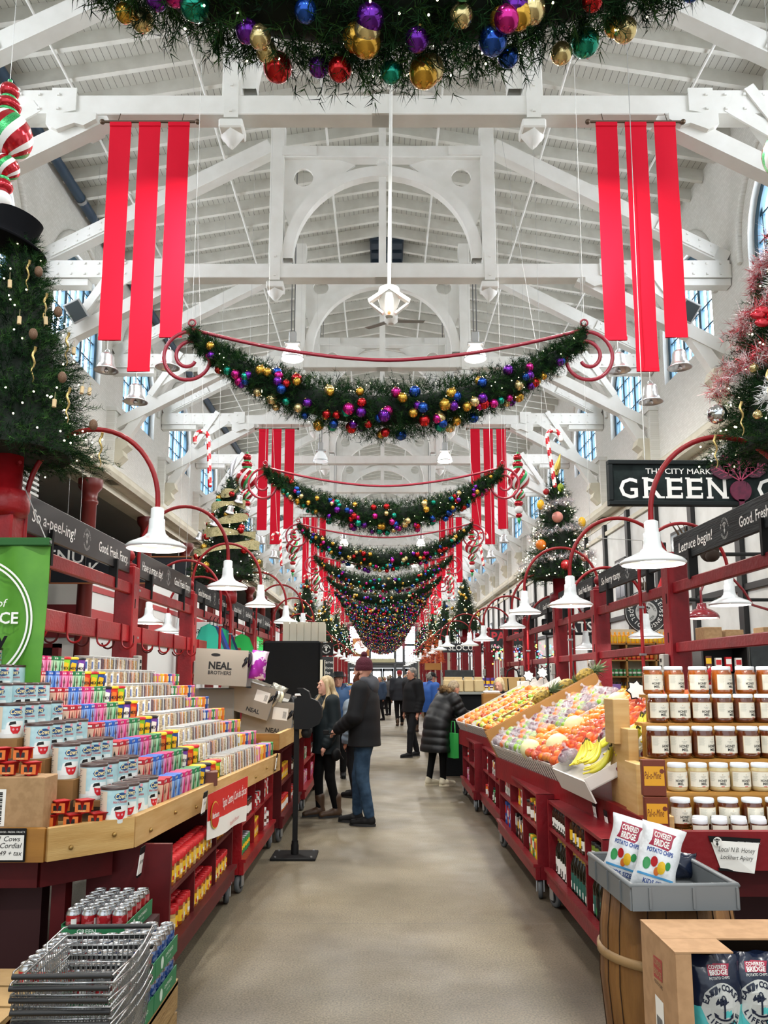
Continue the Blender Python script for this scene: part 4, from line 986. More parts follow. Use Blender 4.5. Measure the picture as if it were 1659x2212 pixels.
k = 0
for y, xl, xr, sc in ((26.1, -2.45, 2.65, 1.0), (34.5, -2.45, 2.65, 1.05), (42.9, -2.45, 2.65, 1.1), (51.3, -2.45, 2.65, 1.1), (55.5, -2.45, 2.65, 1.15)):
    for nm, x in (('left', xl), ('right', xr)):
        t = thing('christmas_tree', f"small lit tree farther down the hall, {od(k)} on the {nm}", 'christmas tree', (x, y, 3.1), k * 1.3, 'decorated trees on the stall posts'); t.scale = (sc,) * 3
        inst('foliage', FT[2] if k else FT[1], t); stand(t, RED if x < 0 else REDR); lights(t, T_H, T_R, 80, 30 + k, 0.013)
        rg = random.Random(k * 7 + (x > 0)); pal = [['red', 'gold'], ['gold', 'pale gold'], ['blue', 'pale gold', 'teal'], ['red', 'teal'], ['purple', 'magenta']][(k + (x > 0)) % 5]
        for i in range(22):
            a = rg.uniform(0, 6.28); inst('bauble', BMS[rg.choice(pal)], t, cone_pt(T_H, T_R, rg.uniform(0.02, .85), a, 1.0), None, 0.11)
    k += 1
t = thing('christmas_tree', 'small orange glowing tree on a wooden crate far down the right', 'christmas tree', (1.45, 23.5, 2.0)); t.scale = (.65,) * 3
OR = mat('orange_needles', '#d8682a', 0.6); n_ = 420; rgx = np.random.default_rng(3); uu = 1 - np.sqrt(rgx.random(n_)); aa = rgx.random(n_) * 6.28
inst('foliage', needle_mesh('foliage', np.stack([np.cos(aa) * .4 * (1 - uu), np.sin(aa) * .4 * (1 - uu), uu * 1.5], 1), np.stack([np.cos(aa), np.sin(aa), aa * 0], 1), .16, 8, .08, .006, [OR], 3), t)
MB().box((0, 0, -0.15), (.7, .5, .3), mat('crate_ply', '#b07a3c', .6), .01).build('box_base', t); MB().box((0, 0, -1.7), (0.12, 0.12, 2.8), RED).build('post', t)
# ---------------------------------------------------------------- big green grocer sign
t = thing('shop_sign', 'long black shop sign THE CITY MARKET GREENGROCER with a painted beet', 'sign', (2.93, 10.3, 3.8), 0, rot=(0, 0.006, 0))
SB = mat('sign_frame', '#12191a', 0.5, spec=.25); m = MB().bb((0, -0.04, 0), (5.0, 0.04, 0.6), mat('sign_slate', '#151c1d', 0.7, spec=.15, noise=(6, '#263130', .4, .7)), 0.004)
for a, b in (((0, -0.07, 0), (5.0, -0.03, 0.06)), ((0, -0.07, 0.54), (5.0, -0.03, 0.6)), ((0, -0.07, 0.06), (0.06, -0.03, 0.54))): m.bb(a, b, SB, 0.008)
m.build('board', t); m = MB(); fn = flat_map((0, -0.042, 0), (1, 0, 0), (0, 0, 1))
txt(m, 'THE CITY MARKET', 0.075, fn, TXW, (0.98, 0.42), bold=0.01, width=0.98)
BL_ = [('G', .14), ('R', .46), ('E', .76), ('E', 1.02), ('N', 1.29)]
fs_ = flat_map((0, -0.0432, 0), (1, 0, 0), (0, 0, 1))
def slab(ch_, x, w):
    txt(m, ch_, 0.27, fn, TXW, (x, 0.1), 'l', bold=0.014, width=w)
    h = 0.27
    if ch_ in 'RN': 
        for xx in (x + 0.02,) + ((x + w - 0.02,) if True else ()): rect(m, (xx - 0.04, 0.095), (xx + 0.045, 0.12), fs_, TXW)
        rect(m, (x - 0.02, 0.35), (x + 0.06, 0.373), fs_, TXW)
        if ch_ == 'N': rect(m, (x + w - 0.06, 0.35), (x + w + 0.02, 0.373), fs_, TXW)
    if ch_ == 'E':
        rect(m, (x - 0.02, 0.095), (x + 0.04, 0.12), fs_, TXW); rect(m, (x - 0.02, 0.35), (x + 0.04, 0.373), fs_, TXW)
        rect(m, (x + w - .02, 0.095), (x + w, 0.17), fs_, TXW); rect(m, (x + w - .02, 0.3), (x + w, 0.373), fs_, TXW)
for (c_, x) in BL_: slab(c_, x, 0.24 if c_ != 'E' else 0.2)
for i, c_ in enumerate('GROCER'): slab(c_, 1.93 + 0.33 * i, 0.24)
m.build('lettering', t)
BEET = mat('beet', '#6b1c3c', 0.5, noise=(14, '#4a1230', 0.35, 0.7)); BEETL = mat('beet_leaf', '#3b1a2b', 0.5, noise=(18, '#551f38', .4, .65)); VEIN = mat('beet_vein', '#a53a5c', 0.5)
m = MB(); bx = 1.7; fb = lambda u, v: (bx + u, -0.075, v)
def solid(pts, mt): 
    n = len(pts); f0 = [(bx + u, -0.085, v) for u, v in pts]; f1 = [(bx + u, -0.06, v) for u, v in pts]
    m.add(f0 + f1, [tuple(range(n)), tuple(range(2 * n - 1, n - 1, -1))] + [((i + 1) % n, i, n + i, n + (i + 1) % n) for i in range(n)], mt)
solid([(0.135 * math.cos(a) * (1 if math.sin(a) > 0 else 1), 0.2 + (0.13 if math.sin(a) > 0 else 0.15) * math.sin(a)) for a in [2 * math.pi * i / 28 for i in range(28)]], BEET)
solid([(-0.04, 0.08), (0.0, -0.16), (0.012, -0.16), (0.04, 0.08)], BEET)
for an, L in ((150, .42), (122, .4), (92, .36), (62, .36), (36, .42)):
    a = math.radians(an); d = (math.cos(a), math.sin(a)); nx = (-d[1], d[0]); o = (0, 0.32)
    def pp(f, w): return (o[0] + d[0] * L * f + nx[0] * w, o[1] + d[1] * L * f + nx[1] * w)
    solid([pp(.25, .012), pp(.35, -.05), pp(.55, -.105), pp(.8, -.1), pp(.97, -.05), pp(1.05, 0), pp(.97, .05), pp(.8, .1), pp(.55, .105), pp(.35, .05)][::-1], BEETL)
    fv = lambda u, v: (bx + u, -0.0875, v)
    line2(m, pp(0, 0), pp(1, 0), .016, fv, VEIN)
    for f in (.4, .55, .7, .82):
        for s_ in (-1, 1): line2(m, pp(f, 0), pp(f + .13, s_ * .07), .006, fv, VEIN)
m.build('beet_cutout', t)
m = MB()
for x in (0.5, 2.5, 4.5): m.tube([(x, 0, 0.6), (x, 0.0, 2.4), (x, .0, 9)], 0.006, WIRE, 5)
m.build('hanging_wire', t)
# round DELICIOUSNESS sign
t = thing('round_sign', 'round black sign reading WAREHOUSED DELICIOUSNESS around a grey badge', 'sign', (3.27, 10.05, 2.4))
q = MB(); q.M = Matrix.Rotation(math.pi / 2, 4, 'X'); q.lathe([(0, -.02), (.265, -.02), (.27, 0), (.265, .02), (0, .02)], BOARDL, 40); q.build('disc', t)
m = MB(); fn = flat_map((0, -0.0225, 0), (1, 0, 0), (0, 0, 1)); fn2 = flat_map((0, -0.024, 0), (1, 0, 0), (0, 0, 1))
ring(m, (0, 0), .252, .257, fn, TXW, 48); disc(m, (0, 0), .135, fn, TXG, 36); arc_txt(m, 'WAREHOUSED', .055, .175, fn, TXW, (0, 0), 90, 170); arc_txt(m, 'DELICIOUSNESS', .05, .17, fn, TXW, (0, 0), 270, 200, False, .01)
badge(m, (0, 0), .12, fn2, BLK); m.build('lettering', t); MB().tube([(0, 0, .26), (0, 0, .9), (-0.62, -0.2, 0.9)], .005, WIRE, 5).build('wire', t)
def flat_sign(name, label, x, y, z, w, h, bg, items, frame=None, d=0.03, wires=None, rz=0):
    t = thing(name, label, 'sign', (x, y, z), rz); MB().box((0, 0, 0), (w, d, h), bg, 0.004).build('board', t); m = MB(); fn = flat_map((0, -d / 2 - 0.0015, 0), (1, 0, 0), (0, 0, 1))
    if frame:
        f = MB(); 
        for a, b in (((-w / 2, h / 2 - .02), (w / 2, h / 2 + .01)), ((-w / 2, -h / 2 - .01), (w / 2, -h / 2 + .02)), ((-w / 2 - .01, -h / 2), (-w / 2 + .02, h / 2)), ((w / 2 - .02, -h / 2), (w / 2 + .01, h / 2))): f.bb((a[0], -d / 2 - .012, a[1]), (b[0], d / 2, b[1]), frame)
        f.build('frame', t)
    for it in items: txt(m, it[0], it[1], fn, it[4] if len(it) > 4 else TXW, (it[2], it[3]), bold=it[5] if len(it) > 5 else 0.01, shear=it[6] if len(it) > 6 else 0, width=it[7] if len(it) > 7 else None)
    m.build('lettering', t)
    if wires: 
        m = MB()
        for s_ in (-1, 1): m.tube([(s_ * w * .4, 0, h / 2), (s_ * w * .4, 0, h / 2 + wires)], 0.0035, WIRE, 5)
        m.build('hanger', t)
    return t
NAVY = mat('sign_navy', '#12161f', 0.5); OAK = mat('oak_frame', '#9a5c34', .5); REDL = mat('lettering_red', '#c0323c', .5); CHALK = mat('chalkboard', '#25292b', .8, noise=(12, '#33383a', .4, .7))
flat_sign('shop_sign', 'dark framed sign with large white letters K A R I over the left kiosk', -5.98, 18.4, 4.03, 3.25, .62, NAVY, [('K', .3, -.62, -.12), ('A', .3, -.05, -.12), ('R', .3, .72, -.12), ('I', .3, 1.2, -.12)], OAK, wires=8.35)
flat_sign('shop_sign', 'black sign with white letters NEU behind the green banner', -6.75, 16.2, 4.0, 1.5, .5, NAVY, [('MENU', .28, 0.2, -.12)], BLK, wires=8.35)
flat_sign('meat_sign', 'black framed sign MEATS behind the second right post', 3.3, 14.2, 2.47, 1.0, .26, NAVY, [('MEATS', .19, 0, -.09)], BLK, wires=10.55)
flat_sign('menu_sign', 'black menu sign with red letters AGRA and a red frame', 3.05, 19.0, 2.45, 1.12, .52, CHALK, [('PAGRAS', .2, 0, .0, REDL, .03), ('Fresh, Fast, and Delicious!', .07, 0, -.17)], REDR, wires=10.55)
flat_sign('shop_sign', 'dark sign SLOCUM FERRIS in white capitals above the coloured lights', 2.75, 23.0, 2.42, 2.1, .26, NAVY, [('SLOCUM & FERRIS', .16, 0, -.07)], None, wires=10.55)
flat_sign('counter_sign', 'chalk style GREENGROCER sign standing behind the blonde seller', 1.35, 14.42, 1.545, .5, .36, CHALK, [('GREENGROCER', .055, 0, .0), ('Please Pay at Produce', .03, 0, -.12)], None)
flat_sign('shop_sign', 'pale sign with thin script Lebanese behind the left hook rails', -3.6, 15.9, 2.45, .72, .44, mat('sign_pale', '#dfe2df', .6), [('Lebanon', .13, 0, 0, BLK, 0, .35), ('LEBANESE', .05, 0, -.13, TXG)], None, wires=10.55)
t = flat_sign('logo_sign', 'small black sign with the round white badge above the chalkboard', -.93, 13.2, 2.05, .27, .21, BLK, [])
m = MB(); badge(m, (0.02, 0), .075, flat_map((0, -.018, 0), (1, 0, 0), (0, 0, 1)), TXW); m.build('badge', t)
flat_sign('chalkboard', 'chalkboard reading Self Serve Java Moose Coffee beside the black cabinet', -.93, 13.2, 1.62, .27, .62, CHALK, [('Self Serve', .05, 0, .2, TXW, 0, .2), ('Java Moose', .045, 0, .11, TXW, 0, .2), ('Coffee', .05, 0, .03, TXW, 0, .2), ('small 2.00', .03, 0, -.08, TXG, 0, .2), ('large 2.50', .03, 0, -.15, TXG, 0, .2)], None)
# ---------------------------------------------------------------- left kiosks and right shop fronts
BURG = mat('kiosk_red', '#b3252a', .5); BURD = mat('kiosk_red_dark', '#7a1c20', .5)
k_ = MB(); k_.bb((-12, 19.7, 0), (-7.3, 19.9, 5.2), PANELW)
k_.bb((-12, 19.62, 2.55), (-7.3, 19.72, 3.35), BURD); k_.bb((-12, 19.6, 4.7), (-7.3, 19.7, 5.25), BURD); k_.bb((-9.6, 19.55, 0), (-7.9, 19.7, 2.3), mat('painted_doorway_shade', '#0c0c0d', .9)); k_.bb((-9.75, 19.5, 0), (-9.6, 19.7, 2.4), BURD); k_.bb((-7.9, 19.5, 0), (-7.75, 19.7, 2.4), BURD); k_.bb((-9.75, 19.5, 2.3), (-7.75, 19.7, 2.4), BURD)  # near-black panel carries the doorway recess's shade in its colour
struct(k_.build('wall_kiosk_front'))
k_ = MB(); k_.bb((-7.5, 19.9, 0), (-7.35, YE, 5.0), mat('kiosk_white', '#e6e8e6', .6)); k_.bb((-7.36, 19.9, 4.75), (-7.3, YE, 5.1), BURG); k_.bb((-7.36, 19.9, 2.6), (-7.3, YE, 3.3), BURG); k_.bb((-7.36, 19.9, 3.75), (-7.32, YE, 3.9), BURG)
k_.bb((-7.5, 8, 5.0), (-7.3, YE, 5.12), CREAM)
struct(k_.build('wall_kiosk_side')); struct(MB().bb((-12, 4, 0), (-11.8, YE, 6.4), mat('back_wall', '#3a3a3a', .8)).build('wall_left_back'))
struct(MB().bb((-12, YB, 0), (-11.8, 4, 6.4), CREAM).build('wall_left_front'))
lv = thing('ventilation_box', 'dark grey ventilation box with white louvres above the first left sign board', 'ventilation box', (-5.2, 11.0, 4.35))
MB().bb((-.25, -.35, -.55), (.18, .5, .42), mat('duct_grey', '#4d524f', .5)).build('casing', lv); m = MB()
for i in range(11): m.bb((.18, -.3, -.5 + .08 * i), (.23, .45, -.465 + .08 * i), TXG)
m.build('louvres', lv); MB().tube([(-.1, 0, .4), (-.1, 0, 2.0)], .03, BLK, 6).build('hanger', lv)
w_ = MB(); w_.bb((7.0, YB, 0), (7.2, YE, 6.35), mat('facade_white', '#e2e3e0', .55, noise=(2, '#d3d4d0', .4, .7)))
for i in range(32):
    y = 8.4 + 2.35 * i
    if y > YE: break
    w_.bb((6.9, y, 0), (7.02, y + .22, 6.3), BLACKTRIM)
for z in (3.25, 5.95): w_.bb((6.93, 6, z), (7.0, YE, z + .12), BLACKTRIM if z < 4 else CREAM)
struct(w_.build('wall_right_front'))
for i in range(13):
    y = 9.2 + 4.7 * i; o = thing(f'window_shop_{i + 1}', None, None, (6.95, y, 4.4)); struct(o)
    MB().bb((-.06, -.5, -.6), (0, .5, .6), BLACKTRIM).build('window_frame', o); MB().bb((-.075, -.42, -.52), (-.06, -.02, .52), mat('dark_pane', '#55626b', .15)).bb((-.075, .02, -.52), (-.06, .42, .52), mat('dark_pane')).build('pane', o)
# antlers / moose head trophies on the right facade
TAN = mat('moose_fur', '#3a2c22', .9); ANT = mat('antler', '#5a4a3a', .7)
for i, (x, y, z, lab) in enumerate([(4.45, 10.9, 3.3, 'mounted moose head with broad antlers behind the first right lamp'), (4.5, 12.9, 2.85, 'mounted moose head wearing a red Santa hat')]):
    t = thing('moose_head', lab, 'animal head', (x, y, z)); s_ = MB(); s_.sphere((0, 0, 0), .15, TAN, 14, 10, (.8, 1.2, 1)); s_.sphere((-.05, -.22, -.1), .1, TAN, 12, 8, (.8, 1.5, .8)); s_.build('head', t)
    a_ = MB()
    for sg in (-1, 1):
        a_.tube([(sg * .08, 0, .1), (sg * .2, 0, .16), (sg * .34, 0, .2)], 0, ANT, 6, rs=[.03, .03, .05], flat=1.6)
        for q in range(4): a_.tube([(sg * (.22 + .05 * q), 0, .18), (sg * (.26 + .09 * q), -.04, .34 + .02 * q)], 0, ANT, 5, rs=[.02, .004])
    a_.build('antlers', t)
    MB().tube([(0, .15, 0), (.3, .3, 0), (2.34, .3, 0)], .03, BLACKTRIM, 6).build('bracket', t)
    if i: MB().lathe([(.11, .1), (.12, .14), (.1, .16), (.03, .34), (0, .36)], mat('santa_red', '#c8121e', .8), 14).sphere((.05, 0, .36), .035, OWH, 8, 6).build('santa_hat', t)
# green hanging flag on the left
GF = mat('flag_green', '#5a9a2c', .6, noise=(4, '#478526', .35, .7)); GF2 = mat('flag_hem', '#1f5a24', .7)
t = thing('green_banner', 'green fabric banner with white ring and letters hanging at the left edge', 'banner', (-2.28, 4.9, 1.5)); m = MB(); vs = []; nx_, nz_ = 16, 12
for j in range(nz_ + 1):
    for i in range(nx_ + 1): vs.append((-.62 + .86 * i / nx_ - .0 * j, .02 * math.sin(i * 1.1 + j * .3), -.0 + .93 * j / nz_))
k = len(vs); fs = [(j * (nx_ + 1) + i, j * (nx_ + 1) + i + 1, (j + 1) * (nx_ + 1) + i + 1, (j + 1) * (nx_ + 1) + i) for j in range(nz_) for i in range(nx_)]
m.add(vs + [(a, b + .004, c) for a, b, c in vs], fs + [tuple(q + k for q in f[::-1]) for f in fs], GF, True); m.build('cloth', t)
MB().box((-.19, .0, .92), (.87, .05, .05), GF2, .005).tube([(-.62, 0, .92), (.25, 0, .92)], .012, STEEL, 6).build('top_hem', t)
m = MB(); fn = flat_map((0, -.028, 0), (1, 0, 0), (0, 0, 1)); a0 = -0.22
for r_ in (.36, .385):
    n = 40; vs = []
    for i in range(n + 1):
        a = math.radians(-70 + 150 * i / n); vs += [fn(a0 + r_ * math.cos(a), .43 + r_ * math.sin(a)), fn(a0 + (r_ + .012) * math.cos(a), .43 + (r_ + .012) * math.sin(a))]
    m.add(vs, [(2 * i, 2 * i + 1, 2 * i + 3, 2 * i + 2) for i in range(n)], TXW)
txt(m, 'PLACE of', .05, fn, TXW, (.02, .52), 'r', shear=.2); txt(m, 'EXCELLENCE', .07, fn, TXW, (.09, .42), 'r', bold=.02); txt(m, 'r', .12, fn, TXW, (.02, .08), bold=.03, shear=.2); txt(m, 'y', .1, fn, BLK, (-.0, .28), bold=.02); m.build('lettering', t)
MB().tube([(.22, 0, .93), (-.08, .3, 1.35)], .004, WIRE, 5).tube([(-.6, 0, .93), (-.25, .3, 1.35)], .004, WIRE, 5).build('cord', t)
# ================================================================ counters and goods, left side
PINE = mat('pine_board', '#c9a468', 0.5, noise=(2.2, '#b48a4c', 0.35, 0.7, (1, 1, 9)), bump=(20, .1))
PINE2 = mat('pine_front', '#cda972', 0.5, noise=(3, '#b98f52', 0.3, 0.75, (1.2, 1.2, 10)))
PINED = mat('pine_amber', '#a8742c', 0.5, noise=(3, '#8f5f22', 0.3, 0.75, (1, 1, 9)))
KNOT = mat('knot', '#5c3c1c', .6); BRASS = mat('brass_bolt', '#a08048', .4, .7)
CARD = mat('cardboard', '#a98760', .75, noise=(30, '#9c7b55', .4, .6)); PAPER = mat('paper_white', '#eceae4', .7); INK = mat('ink', '#1c1b1a', .7); INKG = mat('ink_grey', '#7d7d7a', .7)
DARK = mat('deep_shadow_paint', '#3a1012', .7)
def wall_strip(m, pts, z0, z1, d, mt):
    for a, b in zip(pts[:-1], pts[1:]): m.beam((a[0], a[1], (z0 + z1) / 2), (b[0], b[1], (z0 + z1) / 2), d, z1 - z0, mt)
    return m
def top_poly(m, pts, z0, z1, mt):
    n = len(pts); m.add([(x, y, z0) for x, y in pts] + [(x, y, z1) for x, y in pts], [tuple(range(n))[::-1], tuple(range(n, 2 * n))] + [(i, (i + 1) % n, n + (i + 1) % n, n + i) for i in range(n)], mt)
LP = [(-3.3, 3.93), (-1.575, 3.95), (-1.27, 4.27), (-0.97, 7.72)]
t = thing('display_counter', 'long sloping display counter with a pale pine front rail over red shelves', 'counter')
for a, b, mt, nm in ((LP[0], LP[1], PINED, 0), (LP[1], LP[2], PINE, 1), (LP[2], LP[3], PINE2, 2)):
    m = MB(); m.beam((*a, .825), (*b, .825), .045, .15, mt); m.build('rail_board', t)
m = MB(); d_ = Vector((LP[3][0] - LP[2][0], LP[3][1] - LP[2][1], 0)).normalized()
for p, q, n in ((LP[1], LP[2], 2), (LP[2], LP[3], 9), (LP[0], LP[1], 5)):
    for i in range(n):
        f = (i + .5) / n; x, y = p[0] + (q[0] - p[0]) * f, p[1] + (q[1] - p[1]) * f; dd = Vector((q[0] - p[0], q[1] - p[1], 0)).normalized(); nn = Vector((dd.y, -dd.x, 0)) * .026
        m.sphere((x + nn.x, y + nn.y, .80 + .03 * (i % 2)), .012, BRASS, 8, 6)
m.build('bolt_heads', t)
m = MB(); top_poly(m, [(-2.6, 3.97), (-1.59, 3.99), (-1.3, 4.29), (-1.0, 7.7), (-2.6, 7.7)], .83, .872, PINE); m.build('table_top', t)
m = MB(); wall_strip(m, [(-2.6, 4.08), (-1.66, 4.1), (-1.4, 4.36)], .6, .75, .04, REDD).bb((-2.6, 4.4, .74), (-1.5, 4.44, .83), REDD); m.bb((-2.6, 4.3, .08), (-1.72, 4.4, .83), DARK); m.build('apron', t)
for x0, x1 in ((-2.35, -1.95), (-1.95, -2.3)): 
    m = MB(); m.beam((-2.0, 4.16, .62), (-2.35, 4.16, .0), .07, .09, REDD); 
m.build('leg', t); m = MB(); m.beam((-1.62, 4.3, .62), (-1.62, 4.3, .0), .07, .09, REDD, (0, 1, 0)); m.build('leg', t)
t = thing('price_card', 'framed handwritten price card reading Cows Cordial on the pine rail', 'price card', (-1.74, 3.915, .83))
MB().box((0, 0, 0), (.17, .008, .15), BLK, .002).build('card_holder', t); m = MB(); fn = flat_map((0, -.0055, 0), (1, 0, 0), (0, 0, 1)); rect(m, (-.078, -.066), (.078, .045), fn, PAPER); m.build('card', t)
m = MB(); fn = flat_map((0, -.007, 0), (1, 0, 0), (0, 0, 1)); txt(m, 'GOOD. FRESH. FANCY.', .009, fn, TXW, (.02, .055)); txt(m, 'x1 Cows', .024, fn, INK, (.0, .018), shear=.3); txt(m, 'ry Cordial', .024, fn, INK, (.0, -.012), shear=.3); txt(m, '7.49 + tax', .022, fn, INK, (.01, -.045), shear=.3); m.build('writing', t)
def tag_card(x, y, z, side, lab, w=.07, h=.14):
    t = thing('price_tag', lab, 'price tag', (x, y, z), 0, 'price tags on the counter edges'); nx = -side
    m = MB(); m.M = Matrix.Rotation(.12 * nx, 4, 'Y'); m.box((0, 0, 0), (.004, w, h), PAPER); m.build('tag', t); m = MB(); m.M = Matrix.Rotation(.12 * nx, 4, 'Y'); m.box((0, 0, h / 2 - .015), (.006, w * 1.02, .035), BLK); m.box((0, 0, -h / 2), (.006, w, .012), BLK); fn = flat_map((nx * .0035, 0, 0), (0, -side, 0), (0, 0, 1)); txt(m, '$3.49', .018, fn, INK, (0, -.01)); m.build('print', t)
tag_card(-1.235, 4.33, .67, -1, 'small white price tag hanging below the pine rail above the cans')
tag_card(-1.105, 5.2, .83, -1, 'white price tag on the pine rail beside the red spice poster', .1, .13)
tag_card(-.95, 7.45, .85, -1, 'black and white price tag near the far end of the pine rail', .06, .14)
t = thing('spice_poster', 'red and white poster reading Spice Centre hanging from the pine rail', 'poster', (-1.07, 5.75, .79), rot=(0, 0, -.087))
m = MB(); vs = []; 
for j in range(9):
    for i in range(13): vs.append((.02 + .02 * math.sin(i * .5) * (j / 8), -.5 + 1.0 * i / 12, -.3 * j / 8 + .08 - (.05 * (i / 12 - .5) if j > 4 else 0)))
fr = [(j * 13 + i, j * 13 + i + 1, (j + 1) * 13 + i + 1, (j + 1) * 13 + i)[::-1] for j in range(5) for i in range(12)]; fw = [(j * 13 + i, j * 13 + i + 1, (j + 1) * 13 + i + 1, (j + 1) * 13 + i)[::-1] for j in range(5, 8) for i in range(12)]
m.add(vs, fr, mat('poster_red', '#d22420', .5)); m.add(vs, fw, PAPER); m.add([(x - .003, y, z) for x, y, z in vs], [f[::-1] for f in fr + fw], PAPER); m.build('sheet', t)
m = MB(); fn = lambda u, v: (.028 + .02 * math.sin((u + .5) * 6) * max(0, (.08 - v) / .3), u, v); txt(m, 'Spice Centre | Coin des \u00c9pices', .06, fn, TXW, (.12, -.04), width=.66, bold=.01); disc(m, (-.38, -.06), .085, fn, mat('logo_gold', '#e3b64a', .5)); fn2 = lambda u, v: (fn(u, v)[0] + .003, u, v); disc(m, (-.38, -.06), .077, fn2, mat('poster_red')); fn3 = lambda u, v: (fn(u, v)[0] + .006, u, v); txt(m, 'Barbours', .035, fn3, TXW, (-.38, -.075), width=.13, bold=.02); txt(m, 'Wonderful flavours', .03, fn3, REDL, (.12, -.19), shear=.3); m.build('lettering', t)
# ---- rolling shelf carts
TYRE = mat('caster_tyre', '#55585a', .6); HUBM = mat('caster_hub', '#2c2e30', .4, .4)
cs = MB(); cs.M = Matrix.Translation((0, 0, .065)) @ Matrix.Rotation(math.pi / 2, 4, 'Y'); cs.lathe([(.035, -.016), (.06, -.016), (.065, -.008), (.065, .008), (.06, .016), (.035, .016)], TYRE, 24); cs.lathe([(0, -.018), (.042, -.012), (.042, .012), (0, .018)], HUBM, 16); cs.M = None
cs.bb((-.03, -.02, .05), (-.022, .03, .14), STEEL); cs.bb((.022, -.02, .05), (.03, .03, .14), STEEL); cs.bb((-.035, -.03, .135), (.035, .035, .15), STEEL); cs_me = cs.mesh('caster')
def shelf_cart(side, xf, y0, y1, ztop, shelves, divs, mt, label, depth=.42, zb=.135, skirt=.1):
    """side -1: stands left of the aisle; xf face; shelves: heights of boards; divs: [(y, zlo, zhi)]"""
    t = thing('shelf_cart', label, 'shelf cart', (xf, (y0 + y1) / 2, 0), 0, 'red rolling shelf carts'); L = y1 - y0; s = side; o = -(y0 + y1) / 2
    m = MB(); m.bb((s * -.02, -L / 2 - .003, zb - .003), (s * .018, L / 2 + .003, zb + skirt), mt, .004); m.bb((s * .003, -L / 2 + .004, zb + .002), (s * (depth - .004), L / 2 - .004, zb + .03), mt); m.bb((s * -.035, -L / 2 - .005, zb + skirt - .012), (s * .016, L / 2 + .005, zb + skirt + .012), mt); m.build('skirt_board', t)
    for y in (-L / 2, L / 2 - .03): m = MB(); m.bb((0, y, zb), (s * depth, y + .03, ztop), mt); m.build('end_panel', t)
    for z in shelves: m = MB(); m.bb((s * .003, -L / 2 + .003, z - .02), (s * (depth - .002), L / 2 - .003, z), mt); m.build('shelf', t)
    for (y, a, b) in divs: m = MB(); m.bb((s * .006, y + o - .01, a - .005), (s * (depth - .003), y + o + .01, b - .002), mt); m.build('divider', t)
    m = MB(); m.bb((s * (depth - .001), -L / 2 + .002, zb + .004), (s * (depth + .014), L / 2 - .002, ztop - .003), mt); m.build('back_panel', t)
    for y in (-L / 2 + .04, L / 2 - .1):
        for q in (.02, depth - .06): inst('caster', cs_me, t, (s * q, y, 0), (0, 0, 0.3 if y > 0 else -.2))
    return t
ZSH = (.24, .5)
shelf_cart(-1, -1.1, 4.4, 6.2, .74, (.24, .5), [(5.0, .24, .5), (5.62, .24, .74)], REDD, 'red rolling shelf cart full of red-capped spice bottles, nearest on the left')
shelf_cart(-1, -1.06, 6.35, 8.1, .78, (.24, .5, .78), [(7.0, .24, .78), (7.55, .24, .78)], RED, 'red rolling shelf cart with cans and jars, second on the left')
shelf_cart(-1, -1.0, 8.25, 10.0, .9, (.24, .55, .88), [(9.2, .24, .88)], REDD, 'red rolling shelf cart below the tilted snack cartons')
shelf_cart(-1, -.96, 10.15, 12.1, .9, (.24, .55, .88), [(11.2, .24, .88)], RED, 'red rolling shelf cart beside the standing woman, farthest of the left carts')
# ---- generic goods
def bottle_me(h, r, body, cap, label, caph=.2, neck=.55, sh=.7, lab=(.15, .6), nm='spice_bottle', txtc=None):
    b = MB(); z1 = h * (1 - caph); zl0, zl1 = h * lab[0], h * lab[1]; zs = h * sh
    b.lathe([(0, 0), (r * .94, 0), (r, .006), (r, zl0), (r, zl1), (r, zs), (r * neck, max(z1 - .002, zs + .002)), (r * neck, z1)], body, 14)
    b.lathe([(r * 1.02, zl0), (r * 1.02, zl1)], label, 14); cr = max(r * neck * 1.12, r * .5)
    b.lathe([(cr, z1), (cr, h - .003), (cr * .9, h), (0, h)], cap, 14)
    if txtc: rect(b, (-.012, zl0 + .01), (.012, zl0 + (zl1 - zl0) * .5), cyl_map(r * 1.04, (0, 0, 0), 0), txtc, 2); rect(b, (-.012, zl0 + .01), (.012, zl0 + (zl1 - zl0) * .5), cyl_map(r * 1.04, (0, 0, 0), math.pi), txtc, 2)
    return b.mesh(nm)
def can_me(h, r, body, band, nm='tin_can', lid=None):
    b = MB(); b.lathe([(0, 0), (r * .95, 0), (r, .004), (r, h - .004), (r * .95, h), (r * .9, h - .003), (0, h - .003)], lid or STEEL, 16, mats=None); b.lathe([(r * 1.012, h * .06), (r * 1.012, h * .94)], body, 16); b.lathe([(r * 1.02, h * .35), (r * 1.02, h * .6)], band, 16); return b.mesh(nm)
def carton_me(w, d, h, body, band, nm='packet', dots=None):
    b = MB(); b.box((0, 0, h / 2), (d, w, h), body, .003)
    for s in (-1, 1):
        fn = lambda u, v, s=s: (s * (d / 2 + .001), u, v); rect(b, (-w * .42, h * .5), (w * .42, h * .86), fn, band)
        if dots: disc(b, (0, h * .28), min(w, h) * .22, fn, dots, 12)
    fn = lambda u, v: (u, -d / 2 * 0 - w / 2 - .001, v); rect(b, (-d * .4, h * .5), (d * .4, h * .86), fn, band); return b.mesh(nm)
Mx = lambda n, c='#cccccc', r=.45, **k: mat(n, c, r, **k)
CR, CY, CB, CG, CWt, CK, CPk, COr, CPu, CBr = Mx('pk_red', '#b8141c'), Mx('pk_yellow', '#e8b820'), Mx('pk_blue', '#1c4fa0'), Mx('pk_green', '#2c8a48'), Mx('pk_white', '#e6e5e0'), Mx('pk_black', '#161617', .3), Mx('pk_pink', '#d9709a'), Mx('pk_orange', '#d9702a'), Mx('pk_purple', '#4a2f86'), Mx('pk_brown', '#5a2a1c')
